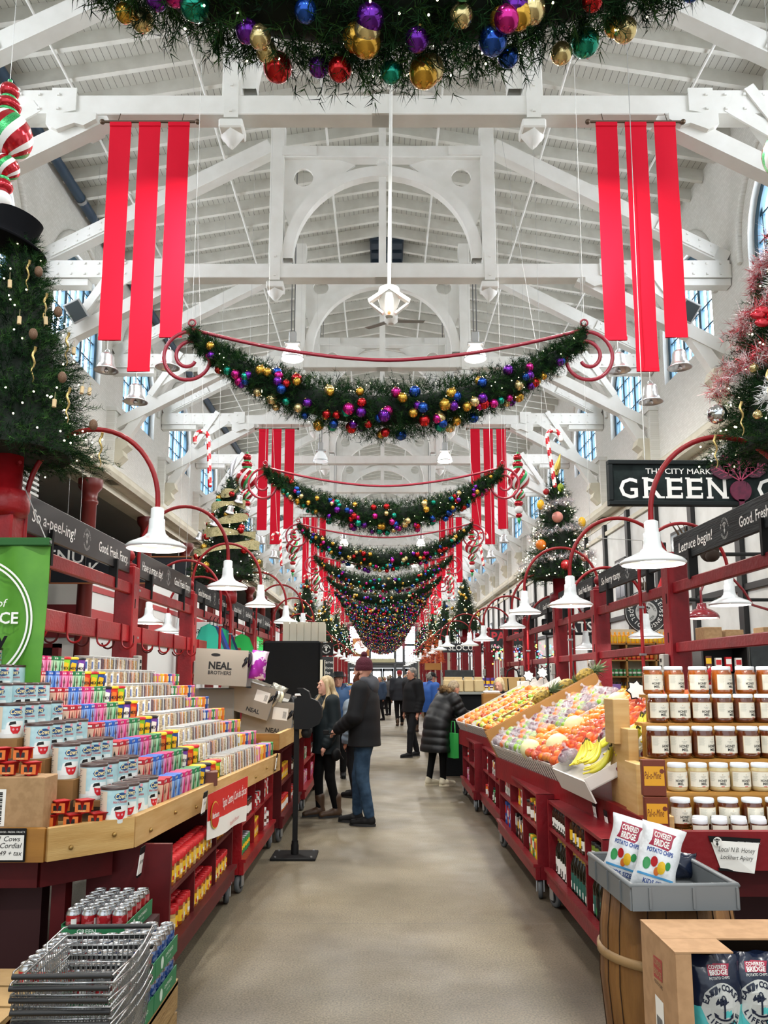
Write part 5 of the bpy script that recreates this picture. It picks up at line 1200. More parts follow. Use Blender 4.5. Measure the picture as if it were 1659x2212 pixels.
SPC = [Mx('spice_a', '#c9831c'), Mx('spice_b', '#7a3a14'), Mx('spice_c', '#b99a60'), Mx('spice_d', '#8f4a10')]
SP = [bottle_me(.135, .026, c, CR, CY if i % 2 else Mx('lab_straw', '#e0c070'), .24, .95, .72, nm='spice_bottle', txtc=CR if i % 2 else CWt) for i, c in enumerate(SPC)]
GRP = {}
def shelf_fill(side, xf, y0, y1, z, me, step, rows, nm, labf, cat, grp, rstep=None, jit=.004, rz=None, skip=()):
    rg = random.Random(int(y0 * 100 + z * 1000)); n = int((y1 - y0) / step); rstep = rstep or step
    for i in range(n):
        for r in range(rows):
            if (i, r) in skip: continue
            mm = me[(i * 3 + r) % len(me)] if isinstance(me, list) else me
            o = inst(nm, mm, None, (xf + side * (.012 + step * .5 + r * rstep) + rg.uniform(-jit, jit), y0 + step * (i + .5) + rg.uniform(-jit, jit), z + .001), (0, 0, rg.uniform(-.3, .3) if rz is None else rz))
            tag(o, labf(i, r), cat, grp)
RW = ['front', 'second', 'third', 'back']
def LB(what, where, side='left'): return lambda i, r: f"{what} {where}, {od(i)} from near end, {RW[r]} row"
shelf_fill(-1, -1.1, 4.45, 5.6, .5, SP, .0575, 2, 'spice_bottle', LB('red-capped spice bottle', 'on the upper shelf'), 'spice bottle', 'spice bottles on the upper shelf')
shelf_fill(-1, -1.1, 5.68, 6.15, .5, [SP[0], SP[2], bottle_me(.16, .03, CB, CWt, CWt, nm='spice_bottle')], .07, 1, 'spice_bottle', LB('tall spice shaker', 'behind the poster end'), 'spice bottle', 'shakers at the upper shelf end')
shelf_fill(-1, -1.1, 4.45, 4.98, .24, SP, .0575, 3, 'spice_bottle', LB('red-capped spice bottle', 'in the near lower bay'), 'spice bottle', 'spice bottles in the near lower bay', skip=((0, 0), (1, 0), (4, 0)))
shelf_fill(-1, -1.1, 5.02, 5.6, .24, SP, .055, 3, 'spice_bottle', LB('red-capped spice bottle', 'in the middle lower bay'), 'spice bottle', 'spice bottles in the middle lower bay')
shelf_fill(-1, -1.1, 5.66, 6.15, .24, SP, .055, 3, 'spice_bottle', LB('red-capped spice bottle', 'in the far lower bay'), 'spice bottle', 'spice bottles in the far lower bay')
CN = [can_me(.11, .036, CY, CR), can_me(.11, .036, CWt, CBr), can_me(.12, .037, CG, CY), can_me(.12, .036, CR, CWt)]
PKT = [carton_me(.07, .04, .15, CY, CR, dots=CWt), carton_me(.07, .04, .15, CWt, CR, dots=CG), carton_me(.07, .04, .16, CR, CWt, dots=CY), carton_me(.07, .04, .14, CG, CWt, dots=CR), carton_me(.07, .05, .16, CPk, CWt, dots=CB), carton_me(.07, .04, .17, CBr, CY, dots=CWt)]
JARS = [bottle_me(.13, .034, CBr, CK, CWt, .14, .92, .8, nm='jar'), bottle_me(.13, .034, COr, CR, CWt, .14, .92, .8, nm='jar'), bottle_me(.12, .034, CG, CWt, CY, .14, .92, .8, nm='jar')]
k = 0
for (xf, y0, y1, z, me, st, nm, wh, cat) in ((-1.06, 6.4, 6.98, .24, [CN[2]], .085, 'tin_can', 'green tin low in the second cart', 'tin'), (-1.06, 6.4, 6.98, .5, [JARS[0]], .08, 'jar', 'dark jar mid shelf, second cart', 'jar'), (-1.06, 7.02, 7.5, .24, PKT[:2] + CN[:1], .085, 'packet', 'small packet low mid bay, second cart', 'packet'), (-1.06, 7.02, 7.5, .5, [CN[1], CN[3]], .085, 'tin_can', 'striped tin upper mid bay, second cart', 'tin'), (-1.06, 7.58, 8.05, .24, [CN[1], PKT[1]], .08, 'packet', 'white packet low far bay, second cart', 'packet'), (-1.06, 7.58, 8.05, .5, [PKT[1], PKT[2]], .08, 'packet', 'red and white packet upper far bay, second cart', 'packet'),
        (-1.0, 8.3, 9.18, .24, JARS[1:] + [PKT[2]], .09, 'jar', 'red jar low in the third cart', 'jar'), (-1.0, 8.3, 9.18, .55, [PKT[0], JARS[1], JARS[0]], .09, 'packet', 'yellow packet mid shelf, third cart', 'packet'), (-1.0, 9.25, 9.95, .24, [CN[3], JARS[1]], .09, 'tin_can', 'red tin low far bay, third cart', 'tin'), (-1.0, 9.25, 9.95, .55, [JARS[0], JARS[2]], .09, 'jar', 'dark jar far mid bay, third cart', 'jar'),
        (-.96, 10.2, 11.15, .24, [PKT[1], PKT[4]], .11, 'packet', 'white packet low in the fourth cart', 'packet'), (-.96, 10.2, 11.15, .55, [PKT[1], PKT[3]], .11, 'packet', 'pale packet mid shelf, fourth cart', 'packet'), (-.96, 11.25, 12.0, .24, [PKT[4]], .1, 'packet', 'pink packet low far bay, fourth cart', 'packet'), (-.96, 11.25, 12.0, .55, JARS, .1, 'jar', 'jar far mid bay, fourth cart', 'jar')):
    shelf_fill(-1, xf, y0, y1, z, me, st, 2, nm, (lambda i, r, wh=wh: f"{wh}, {od(i)} from near end, {RW[r]} row"), cat, wh + 's', rz=0)
# ---- hot chocolate tins, cocoa boxes, snack tubs on the steps
TINB = mat('tin_pale_blue', '#a9cfd6', .35, noise=(14, '#bcdde2', .45, .6)); TINL = mat('tin_lid', '#3b2622', .35); TINW = mat('tin_white', '#e4ebea', .4); NVY = mat('oval_navy', '#1d4a80', .4); MUG = mat('mug_red', '#c8202c', .35); PNK = mat('logo_pink', '#e39aa6', .5); BEI = mat('info_beige', '#d9cdb8', .5); LT = mat('logo_cream', '#f0e2a8', .5)
def tin_mesh(rot):
    b = MB(); r, h = .067, .178; n = 36
    b.lathe([(0, 0), (r * .97, 0), (r, .005), (r, .045)], TINW, n); b.lathe([(r, .045), (r, h - .012)], TINB, n); b.lathe([(r + .002, h - .014), (r + .003, h - .002), (r - .004, h), (r - .012, h - .004), (0, h - .004)], TINL, n)
    f = lambda e: (lambda u, v: cyl_map(r + e, (0, 0, 0), rot)(u, v))
    rect(b, (-.17, .03), (-.07, h - .02), f(.0004), BEI, 12)
    for i in range(14): rect(b, (-.16, h - .032 - .009 * i), (-.10 - .008 * (i % 3), h - .029 - .009 * i), f(.0008), INKG, 4)
    for off in (-.0, .21):
        g = lambda e, off=off: (lambda u, v: f(e)(u + off, v))
        disc(b, (0, .132), .036, g(.0006), NVY, 24, .019); txt(b, 'Cows', .026, g(.0016), LT, (0, .122), bold=.02, shear=.25, width=.06)
        txt(b, 'Hot Chocolate' if off == 0 else 'Chocolat Chaud', .013, g(.001), MUG, (0, .1), bold=.01, shear=.2, width=.08); disc(b, (.024, .153), .009, g(.0008), PNK, 10)
        shape(b, [(-.055, .02), (-.05, .075), (-.02, .09), (.045, .085), (.055, .02)], g(.0006), TINW)
        shape(b, [(-.035, .065), (-.03, .083), (.0, .086), (.002, .07)], g(.001), CK)
        shape(b, [(-.03, .064), (-.025, .038), (-.012, .022), (.012, .022), (.025, .038), (.03, .064)], g(.0014), MUG); disc(b, (0, .064), .03, g(.0018), CWt, 16, .006)
        for q in (-.012, .008): disc(b, (q, .044), .006, g(.002), PNK, 8)
    return b.mesh('cocoa_tin')
TM = [tin_mesh(a) for a in (-.75, -.95, -1.2, -.4)]
CMx = {'red': ('#b01c2a', '#e0b49c'), 'blue': ('#2a62b8', '#8fb8e8'), 'pink': ('#c8246c', '#eba0c4'), 'green': ('#1f7a46', '#b4dcb8')}
def cocoa_box(k):
    a, c = Mx('cbox_' + k, CMx[k][0]), Mx('cbox_' + k + '_light', CMx[k][1]); b = MB(); w, d, h = .088, .10, .145
    b.box((0, 0, h / 2), (d, w, h), a, .002)
    for face in (0, 1):
        fn = (lambda u, v: (d / 2 + .001, u, v)) if face == 0 else (lambda u, v: (u, -w / 2 - .001, v)); fn2 = (lambda u, v: (d / 2 + .002, u, v)) if face == 0 else (lambda u, v: (u, -w / 2 - .002, v)); ww = w if face == 0 else d
        for c0 in (-ww / 4, ww / 4):
            q = ww / 4; shape(b, [(c0 - q * .55, .02), (c0 + q * .55, .02), (c0 + q * .95, h * .8), (c0 - q * .95, h * .8)], fn, c); shape(b, [(c0 - q * .3, h * .45), (c0 + q * .3, h * .45), (c0, h * .62)], fn2, CK); disc(b, (c0, h * .28), q * .22, fn2, CWt, 8)
        disc(b, (0, .07), ww * .13, fn2, CBr, 10, .04); rect(b, (-ww * .3, h * .86), (-ww * .05, h * .94), fn2, CWt); rect(b, (ww * .12, h * .86), (ww * .36, h * .94), fn2, CWt)
    return b.mesh('cocoa_box')
CBX = {k: cocoa_box(k) for k in CMx}
def tub_me(a, lid, lab):
    b = MB(); b.lathe([(0, 0), (.045, 0), (.052, .12), (.052, .13)], Mx('tub_' + a, {'blue': '#1a4b9c', 'purple': '#6a3aa0', 'lime': '#86c832', 'red': '#d8301c'}[a]), 20); b.lathe([(.056, .128), (.058, .14), (.05, .146), (0, .146)], lid, 20)
    for s in (-1.3, 0, 1.3): shape(b, [(-.02, .03), (.02, .025), (.028, .1), (-.014, .108)], cyl_map(.053, (0, 0, 0), s), lab); txt(b, 'MIX', .022, cyl_map(.055, (0, 0, 0), s), CK, (.002, .055), bold=.02)
    return b.mesh('snack_tub')
TUB = [tub_me('blue', CY, CY), tub_me('purple', CK, CWt), tub_me('red', CY, COr), tub_me('lime', CR, CY)]; TUBN = ['blue', 'purple', 'red', 'lime']
CLEAR = mat('clear_plastic', '#f2f4f4', .12, alpha=.07, spec=.5); CLEARR = mat('plastic_rim', '#dfe2e1', .25, alpha=.35)
FOODS = [('dried banana chips', '#c9a44a', '#8a6420'), ('black raisins', '#2c1c1c', '#4a2c26'), ('roasted almonds', '#8c5228', '#c08a54'), ('pale nuts', '#cdbb92', '#9c8458'), ('dark berries', '#3c1420', '#5c2030'), ('apricots', '#c87a2c', '#a85a1c')]
FD = []
for i, (n_, c1, c2) in enumerate(FOODS):
    fm_ = mat('food_%d' % i, c1, .7, noise=(85, c2, .42, .58), bump=(85, .8)); b = MB(); b.box((0, -.008, .0), (.112, .03, .13), fm_, .008); FD.append(b.mesh('contents'))
b = MB(); b.box((0, 0, 0), (.135, .05, .155), CLEAR, .012); CLB = b.mesh('clear_box')
b = MB(); b.box((0, -.001, .078), (.142, .054, .01), CLEARR, .004); b.box((0, 0, -.078), (.125, .045, .006), CLEARR, .002)
for sg in (-1, 1): b.bb((sg * .07 - .003, -.03, -.07), (sg * .07 + .003, -.022, .07), CLEARR)
CLR = b.mesh('rim')
b = MB(); rect(b, (-.03, -.06), (.03, .05), lambda u, v: (u, -.0265, v), CWt); rect(b, (-.024, -.02), (.024, .035), lambda u, v: (u, -.0275, v), CB); FDL = b.mesh('label')
def stepx(k, y): return -1.27 + .087 * (y - 4.27) - .085 - .15 * k
def stepz(k): return .877 + .103 * k
NSTEP = 8
# the steps themselves
for k in range(1, NSTEP):
    t = thing('display_step', f"brown wooden riser board under the goods, {od(k - 1)} step up from the pine rail", 'riser', (0, 0, 0), 0, 'stepped risers on the left counter')
    m = MB(); z1 = stepz(k); pts = [(stepx(k, 4.3) + .078, 4.25), (stepx(k, 7.6) + .078, 7.65), (stepx(k, 7.6) - .065, 7.65), (stepx(k, 4.3) - .065, 4.25)]
    top_poly(m, pts, z1 - (.1 if k > 1 else .03), z1 - .001, mat('riser_wood', '#8f6a3c', .6, noise=(6, '#7a5730', .35, .7))); m.build('riser', t)
ROWN = 'tin row'
for k in range(NSTEP):
    z = stepz(k); y = 4.27 + .0; nt_ = 4 if k < 5 else 5
    y = 4.33 if k else 4.24; st = 'lowest step' if k == 0 else f"{od(k)} step up"
    for i in range(nt_):
        x = stepx(k, y); o = inst('cocoa_tin', TM[(i + k) % 4 if i else 0 if k < 5 else 3], None, (x, y, z), (0, 0, 0)); tag(o, f"pale blue hot chocolate tin, {od(i)} from the near end, {st}", 'tin', 'hot chocolate tins on the steps'); y += .139
    y += .0
    for i in range(8):
        c = ('red', 'red', 'blue', 'blue', 'pink', 'pink', 'green', 'green')[i]; x = stepx(k, y); o = inst('cocoa_box', CBX[c], None, (x + .01, y, z), (0, 0, .087)); tag(o, f"{c} hot cocoa box, {'near' if i % 2 == 0 else 'far'} one of its pair on the {st}", 'box', 'small cocoa boxes on the steps'); y += .092
    y += .02
    for i in range(3 if k else 4):
        j = (i + k) % 4; x = stepx(k, y); o = inst('snack_tub', TUB[j], None, (x + .01, y, z), (0, 0, -.8)); tag(o, f"{TUBN[j]} snack tub with a flat lid, {od(i)} in its row on the {st}", 'snack tub', 'snack tubs on the steps'); y += .118
    y = max(y, 5.82 if k else 5.9)
    i = 0
    while y < 7.02:
        x = stepx(k, y); j = (i + (k * 2) % 3) % len(FD) if i > 1 else 3
        t = thing('snack_box', f"clear box of {FOODS[j][0]}, {od(i)} in its row, {st}", 'snack box', (x + .0, y, z + .078), 0, 'clear boxes of dried fruit and nuts', rot=(-.25, 0, .35))
        inst('contents', FD[j], t); inst('clear_box', CLB, t); inst('rim', CLR, t)
        if i < 3: inst('label', FDL, t)
        y += .082 if i > 1 else .11; i += 1
    for i in range(6):
        x = stepx(k, y); cc = [CPk, CY, COr, CB, CPk, CG][(i + k) % 6]; nmc = ['pink', 'yellow', 'orange', 'blue', 'rose', 'green'][(i + k) % 6]; key = 'tea%d' % ((i + k) % 6)
        if key not in GRP: GRP[key] = carton_me(.085, .11, .135, cc, CWt if (i + k) % 2 else CY, 'tea_box', dots=[CR, CG, CY, CWt, CR, CY][(i + k) % 6])
        if k < 7: o = inst('tea_box', GRP[key], None, (x + .01, y + .04, z), (0, 0, .087)); tag(o, f"{nmc} biscuit box, {od(i)} of its group, {st}", 'box', 'bright boxes at the row ends')
        y += .1
# ---- big carton with cordial cups on it
t = thing('shipping_carton', 'brown shipping carton with a white barcode label on the front pine rail', 'carton', (-1.92, 4.06, .873)); MB().box((0, 0, .13), (.62, .16, .25), CARD, .004).build('body', t)
m = MB(); fn = flat_map((0, -.0815, 0), (1, 0, 0), (0, 0, 1)); rect(m, (-.2, .03), (.13, .2), fn, PAPER); m.build('label', t); m = MB(); fn = flat_map((0, -.083, 0), (1, 0, 0), (0, 0, 1))
for i in range(16): rect(m, (.06, .04 + .0095 * i), (.115, .044 + .0095 * i + .002 * (i % 3)), fn, INK)
txt(m, 'S', .035, fn, INK, (-.13, .15)); txt(m, 'Pudding', .014, fn, INK, (-.12, .115)); txt(m, 'June 2025', .016, fn, INK, (-.08, .045)); m.build('print', t)
cup = MB(); cup.lathe([(0, 0), (.032, 0), (.045, .058), (.052, .06), (.052, .064), (0, .064)], CR, 4); cup.M = None
for s in (-1, 1): cup.box((0, s * .032, .03), (.07, .004, .045), COr); rect(cup, (-.02, .018), (.02, .042), lambda u, v, s=s: (s * u * -1, s * .0345, v), CK); txt(cup, 'CLASSIC', .007, lambda u, v, s=s: (u * (-s), s * .035, v), LT, (0, .009))
cupm = cup.mesh('cup')
k = 0
for row, (x0, n, z, y) in enumerate(((-2.14, 5, 1.13, 4.05), (-2.08, 4, 1.197, 4.06), (-2.16, 2, 1.265, 4.06), (-1.63, 3, .874, 4.1), (-1.58, 2, .94, 4.11))):
    for i in range(n):
        t = thing('pudding_cup', f"red pudding cup, {od(i)} from left, {('lowest row on the carton', 'second layer on the carton', 'top layer on the carton', 'bottom row on the counter', 'upper row on the counter')[row]}", 'cup', (x0 + .108 * i, y + (.07 if row == 3 and i == 2 else .03 * i if row > 2 else 0), z), 0, 'red pudding cups'); inst('cup', cupm, t, (0, 0, 0), (0, 0, math.pi / 4 * 0 + .06 * (i % 2)))
t = thing('cordial_box', 'dark brown cordial box with white print near the pine rail', 'box', (-1.17, 5.66, .88), .2); MB().box((0, 0, .045), (.1, .13, .09), CBr, .003).build('body', t); m = MB(); fn = lambda u, v: (.051, u, v); txt(m, 'Jugo', .03, fn, TXW, (.02, .035), bold=.03); disc(m, (-.035, .03), .018, fn, TXW, 10); m.build('print', t)
# ---- tilted snack cartons on the second counter
t = thing('pine_counter', 'second pine topped counter carrying grey snack cartons', 'counter'); m = MB(); top_poly(m, [(-2.3, 7.8), (-1.0, 7.8), (-.88, 12), (-2.3, 12)], .93, .97, PINE); m.build('table_top', t); m = MB(); m.beam((-.99, 7.8, 1.0), (-.93, 9.6, 1.0), .04, .15, PINE2); m.beam((-1.6, 7.78, 1.0), (-.97, 7.78, 1.0), .04, .15, PINED); m.build('rail_board', t); m = MB(); m.beam((-.93, 9.7, .98), (-.88, 12, .98), .04, .13, PINE2); m.build('rail_board', t)
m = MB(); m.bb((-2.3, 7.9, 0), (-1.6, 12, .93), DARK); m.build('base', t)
CG1, CG2 = mat('carton_grey', '#8c8478', .7), mat('carton_grey_side', '#7c7c7a', .65)
def neal(loc, rot, s, lab, big):
    t = thing('snack_carton', lab, 'carton', loc, 0, 'grey open snack cartons', rot=rot); w, d, h = .5 * s, .34 * s, .34 * s; m = MB()
    m.bb((-w / 2, -d / 2, 0), (w / 2, -d / 2 + .006, h), CG1); m.bb((-w / 2, d / 2 - .006, 0), (w / 2, d / 2, h), CG1); m.bb((-w / 2 - .002, -d / 2 + .001, .001), (-w / 2 + .006, d / 2 - .001, h - .001), CG2); m.bb((w / 2 - .006, -d / 2 + .001, .001), (w / 2 + .002, d / 2 - .001, h * .55), CG2); m.bb((-w / 2 + .002, -d / 2 + .002, .002), (w / 2 - .002, d / 2 - .002, .008), CG2); m.bb((-w / 2 + .002, -d / 2 + .002, h - .006), (w * .2, d / 2 - .002, h + .002), CG2); m.build('box', t)
    m = MB(); fn = flat_map((0, -d / 2 - .0012, 0), (1, 0, 0), (0, 0, 1)); disc(m, (-w * .12, h * .84), w * .09, fn, CK, 16, h * .045)
    if big: txt(m, 'NEAL', h * .2, fn, CK, (-w * .02, h * .45), bold=.035, width=w * .44); txt(m, 'BROTHERS', h * .1, fn, CK, (-w * .02, h * .3), bold=.02, width=w * .44)
    else: rect(m, (w * .1, h * .5), (w * .4, h * .85), fn, PAPER); fn2 = flat_map((0, -d / 2 - .002, 0), (1, 0, 0), (0, 0, 1)); [rect(m, (w * .3, h * (.56 + .02 * q)), (w * .37, h * (.568 + .02 * q)), fn2, INK) for q in range(10)]; txt(m, 'NEAL', h * .13, fn, CK, (w * .15, h * .12), bold=.03)
    m.build('print', t)
    rg = random.Random(int(loc[1] * 9)); 
    for i in range(3): 
        b = MB(); b.sphere((0, 0, 0), .5, [mat('foil_black', '#1a1a1e', .25, .3), mat('foil_silver', '#b9b6a8', .25, .6), mat('foil_cream', '#d4cba6', .4)][i % 3], 14, 10, (.55, .9, 1), fl=lambda a, ph: 1 + .09 * math.sin(a * 5 + ph * 7)); o = b.build('chip_bag', t, (w * .44 + .02 * i, -d * .26 + d * .26 * i, h * .62), (0.2, 0.3, 0.3 * i)); o.scale = (.16 * s, .2 * s, .26 * s)
neal((-1.62, 8.35, 1.52), (0, .05, .0), 1.05, 'grey Neal Brothers carton on top of the tilted pile', True)
neal((-1.42, 8.6, 1.23), (0, .3, .05), .95, 'grey carton below the topmost one with a white label', False)
neal((-1.22, 8.75, 1.0), (0, .12, .0), 1.05, 'grey carton with a handle slot at the counter corner', False)
neal((-1.6, 9.2, 1.28), (0, .35, .1), 1.0, 'grey carton leaning at the back of the pile', False)
neal((-1.35, 9.7, 1.12), (0, .3, .1), 1.0, 'grey carton leaning nearer the black cabinet', False)
neal((-1.05, 9.6, .985), (0, .1, .0), .9, 'small grey carton at the aisle edge of the second counter', False)
t = thing('support_crate', 'grey box holding up the upper snack cartons', 'box', (-1.72, 8.62, .97)); MB().box((0, 0, .26), (.4, .4, .52), CG2, .01).build('body', t)
# black cabinet and stand
CABM = mat('cabinet_black', '#07090c', .75, spec=.2)
t = thing('coffee_cabinet', 'tall matt black cabinet with a pale side strip behind the cartons', 'cabinet', (-1.36, 12.45, 0)); MB().box((0, 0, 1.07), (.86, .5, 2.14), CABM, .03).build('body', t); MB().bb((.43, -.24, .2), (.47, .25, 1.86), mat('strip_cream', '#e9e6cf', .5)).build('side_strip', t); MB().bb((.47, -.26, .2), (.49, -.22, 1.86), BLK).build('edge_trim', t)
t = thing('planter_box', 'whitewashed slatted box standing on the black cabinet', 'box', (-1.2, 12.6, 2.14)); m = MB()
for i in range(6): m.bb((-.33 + .11 * i, -.12, 0), (-.33 + .11 * i + .1, -.1, .3), mat('whitewash', '#d8d3c0', .7))
m.bb((-.33, -.1, 0), (.32, .1, .28), mat('whitewash')); m.build('body', t)
t = thing('sanitizer_stand', 'black metal sanitizer stand with square foot in the aisle', 'stand', (-.79, 7.62, 0)); MB().box((0, 0, .012), (.4, .36, .022), BLK, .004).build('foot_plate', t); MB().box((0, 0, .64), (.045, .045, 1.26), BLK, .004).lathe([(.035, .02), (.035, .1), (.03, .12), (.03, .14)], BLK, 12).build('pole', t)
m = MB(); pr = [(-.02, 1.13), (.12, 1.13), (.2, 1.17), (.235, 1.24), (.235, 1.32), (.2, 1.38), (.13, 1.41), (.11, 1.47), (.06, 1.5), (.0, 1.5), (.03, 1.46), (.05, 1.42), (.0, 1.41), (-.02, 1.4)]; m.prism(pr[::-1], -.07, .07, mat('stand_plastic', '#08090a', .55, spec=.25)); m.build('dispenser_hood', t); MB().box((.02, 0, 1.44), (.07, .14, .02), CWt, .004).build('painted_rim_highlight', t); MB().lathe([(.03, 1.05), (.045, 1.07), (.05, 1.1), (.04, 1.13)], BLK, 14, (.09, 0, 0)).build('nozzle', t)  # white strip painted on as a highlight along the hood rim
for i, (dx, dy) in enumerate(((-.16, -.14), (.16, -.14), (-.16, .14), (.16, .14))): MB().lathe([(.01, .022), (.01, .034), (0, .036)], STEEL, 8, (dx, dy, 0)).build('screw', t)
# clothes on the fourth hook rails
for i, c in enumerate(('#0f8f7a', '#142850', '#1b3f8f', '#16a070', '#16907a', '#14305c', '#17a84a', '#18a048')):
    t = thing('hanging_shirt', f"{('teal', 'navy', 'blue', 'sea green', 'turquoise', 'dark blue', 'bright green', 'emerald')[i]} shirt hanging on the far left rail", 'shirt', (-2.38, 11.2 + .24 * i + (1.2 if i > 5 else 0), 1.78), 0, 'shirts on the stall rail'); b = MB(); mt = Mx('shirt_%d' % i, c, .8)
    b.prism([(-.02, .55), (.07, .5), (.2, .2), (.14, .1), (.1, .2), (.12, -.1), (-.16, -.14), (-.12, .22), (-.17, .12), (-.22, .22), (-.12, .5)][::-1], -.03, .03, mt); b.build('cloth', t, None, (0, 0, .5)); MB().tube([(0, 0, .5), (0, 0, .62), (.02, 0, .66)], .006, BLK, 5).build('hanger', t)
# ================================================================ right side
shelf_cart(1, 1.2, 4.6, 6.1, .72, (.22, .53, .72), [(5.02, .22, .72), (5.55, .22, .72)], REDR, 'red rolling shelf cart with oil bottles, nearest on the right')
shelf_cart(1, 1.14, 6.2, 8.15, .74, (.22, .5, .74), [(6.85, .22, .74), (7.5, .22, .74)], REDR, 'red rolling shelf cart with yellow packets, second on the right')
shelf_cart(1, 1.2, 8.35, 10.0, .78, (.22, .52, .78), [(8.9, .22, .78), (9.5, .22, .78)], REDR, 'red rolling shelf cart with mixed packets, third on the right')
shelf_cart(1, 1.12, 10.1, 11.6, .8, (.22, .52, .8), [(10.8, .22, .8)], REDR, 'red rolling shelf cart at the far end of the fruit display')
RP = [(3.3, 4.2), (1.45, 4.2), (1.42, 5.07), (1.11, 7.95)]
t = thing('fruit_counter', 'long red fruit counter with a deep red apron along the aisle', 'counter')
REDA = mat('apron_red', '#830e17', .45, spec=.35, noise=(4, '#6c0b12', .35, .7), bump=(30, .1))
for a, b in zip(RP[:-1], RP[1:]): m = MB(); m.beam((*a, .75), (*b, .75), .05, .185, REDA); m.build('apron_board', t)
m = MB(); top_poly(m, [(3.2, 4.24), (1.49, 4.24), (1.46, 5.07), (1.15, 7.95), (2.55, 7.95), (2.55, 5.4), (3.2, 5.4)], .755, .79, REDA); m.build('table_top', t)
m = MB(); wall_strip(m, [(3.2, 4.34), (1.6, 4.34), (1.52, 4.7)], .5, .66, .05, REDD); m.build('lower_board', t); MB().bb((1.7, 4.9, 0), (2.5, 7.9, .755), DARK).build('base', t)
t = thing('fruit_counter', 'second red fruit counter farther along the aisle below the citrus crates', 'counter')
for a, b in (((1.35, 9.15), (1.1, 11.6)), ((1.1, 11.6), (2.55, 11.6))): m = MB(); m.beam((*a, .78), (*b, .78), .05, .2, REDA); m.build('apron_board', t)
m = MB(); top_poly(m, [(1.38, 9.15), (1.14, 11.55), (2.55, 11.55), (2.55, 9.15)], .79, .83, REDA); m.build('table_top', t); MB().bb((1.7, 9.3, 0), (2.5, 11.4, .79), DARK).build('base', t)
for i, y in enumerate((5.35, 5.15, 4.75)): tag_card(1.375 + .02 * i - .02, y, .74 - .03 * i, 1, f"white hanging price tag on the red apron, {od(2 - i)} from the honey stand", .06, .16)
t = thing('honey_sign', 'white handwritten card Local NB Honey taped to the red apron', 'price card', (1.74, 4.168, .75)); m = MB(); m.poly([(-.125, 0, .07), (.125, 0, .055), (.08, -.02, -.1), (-.075, 0, -.085)], PAPER); m.poly([(-.13, -.002, .075), (.13, -.002, .06), (.12, -.002, .03), (-.122, -.002, .045)], BLK); m.poly([(-.09, -.003, -.075), (.03, -.006, -.09), (.06, -.012, -.1), (-.085, -.003, -.09)], BLK); m.build('card', t); m = MB(); fn = flat_map((0, -.021, 0), (1, 0, -.06), (.06, 0, 1)); disc(m, (-.095, .045), .022, fn, PAPER, 16); radish(m, (-.095, .045), .03, flat_map((0, -.023, 0), (1, 0, 0), (0, 0, 1)), INK); txt(m, 'Local N.B. Honey', .024, fn, INK, (0, .0), shear=.25, width=.18); txt(m, 'Lockhart Apiary', .022, fn, INK, (0, -.035), shear=.25, width=.16); txt(m, 'GOOD. FRESH. FANCY.', .008, fn, TXW, (.06, .045)); m.build('writing', t)
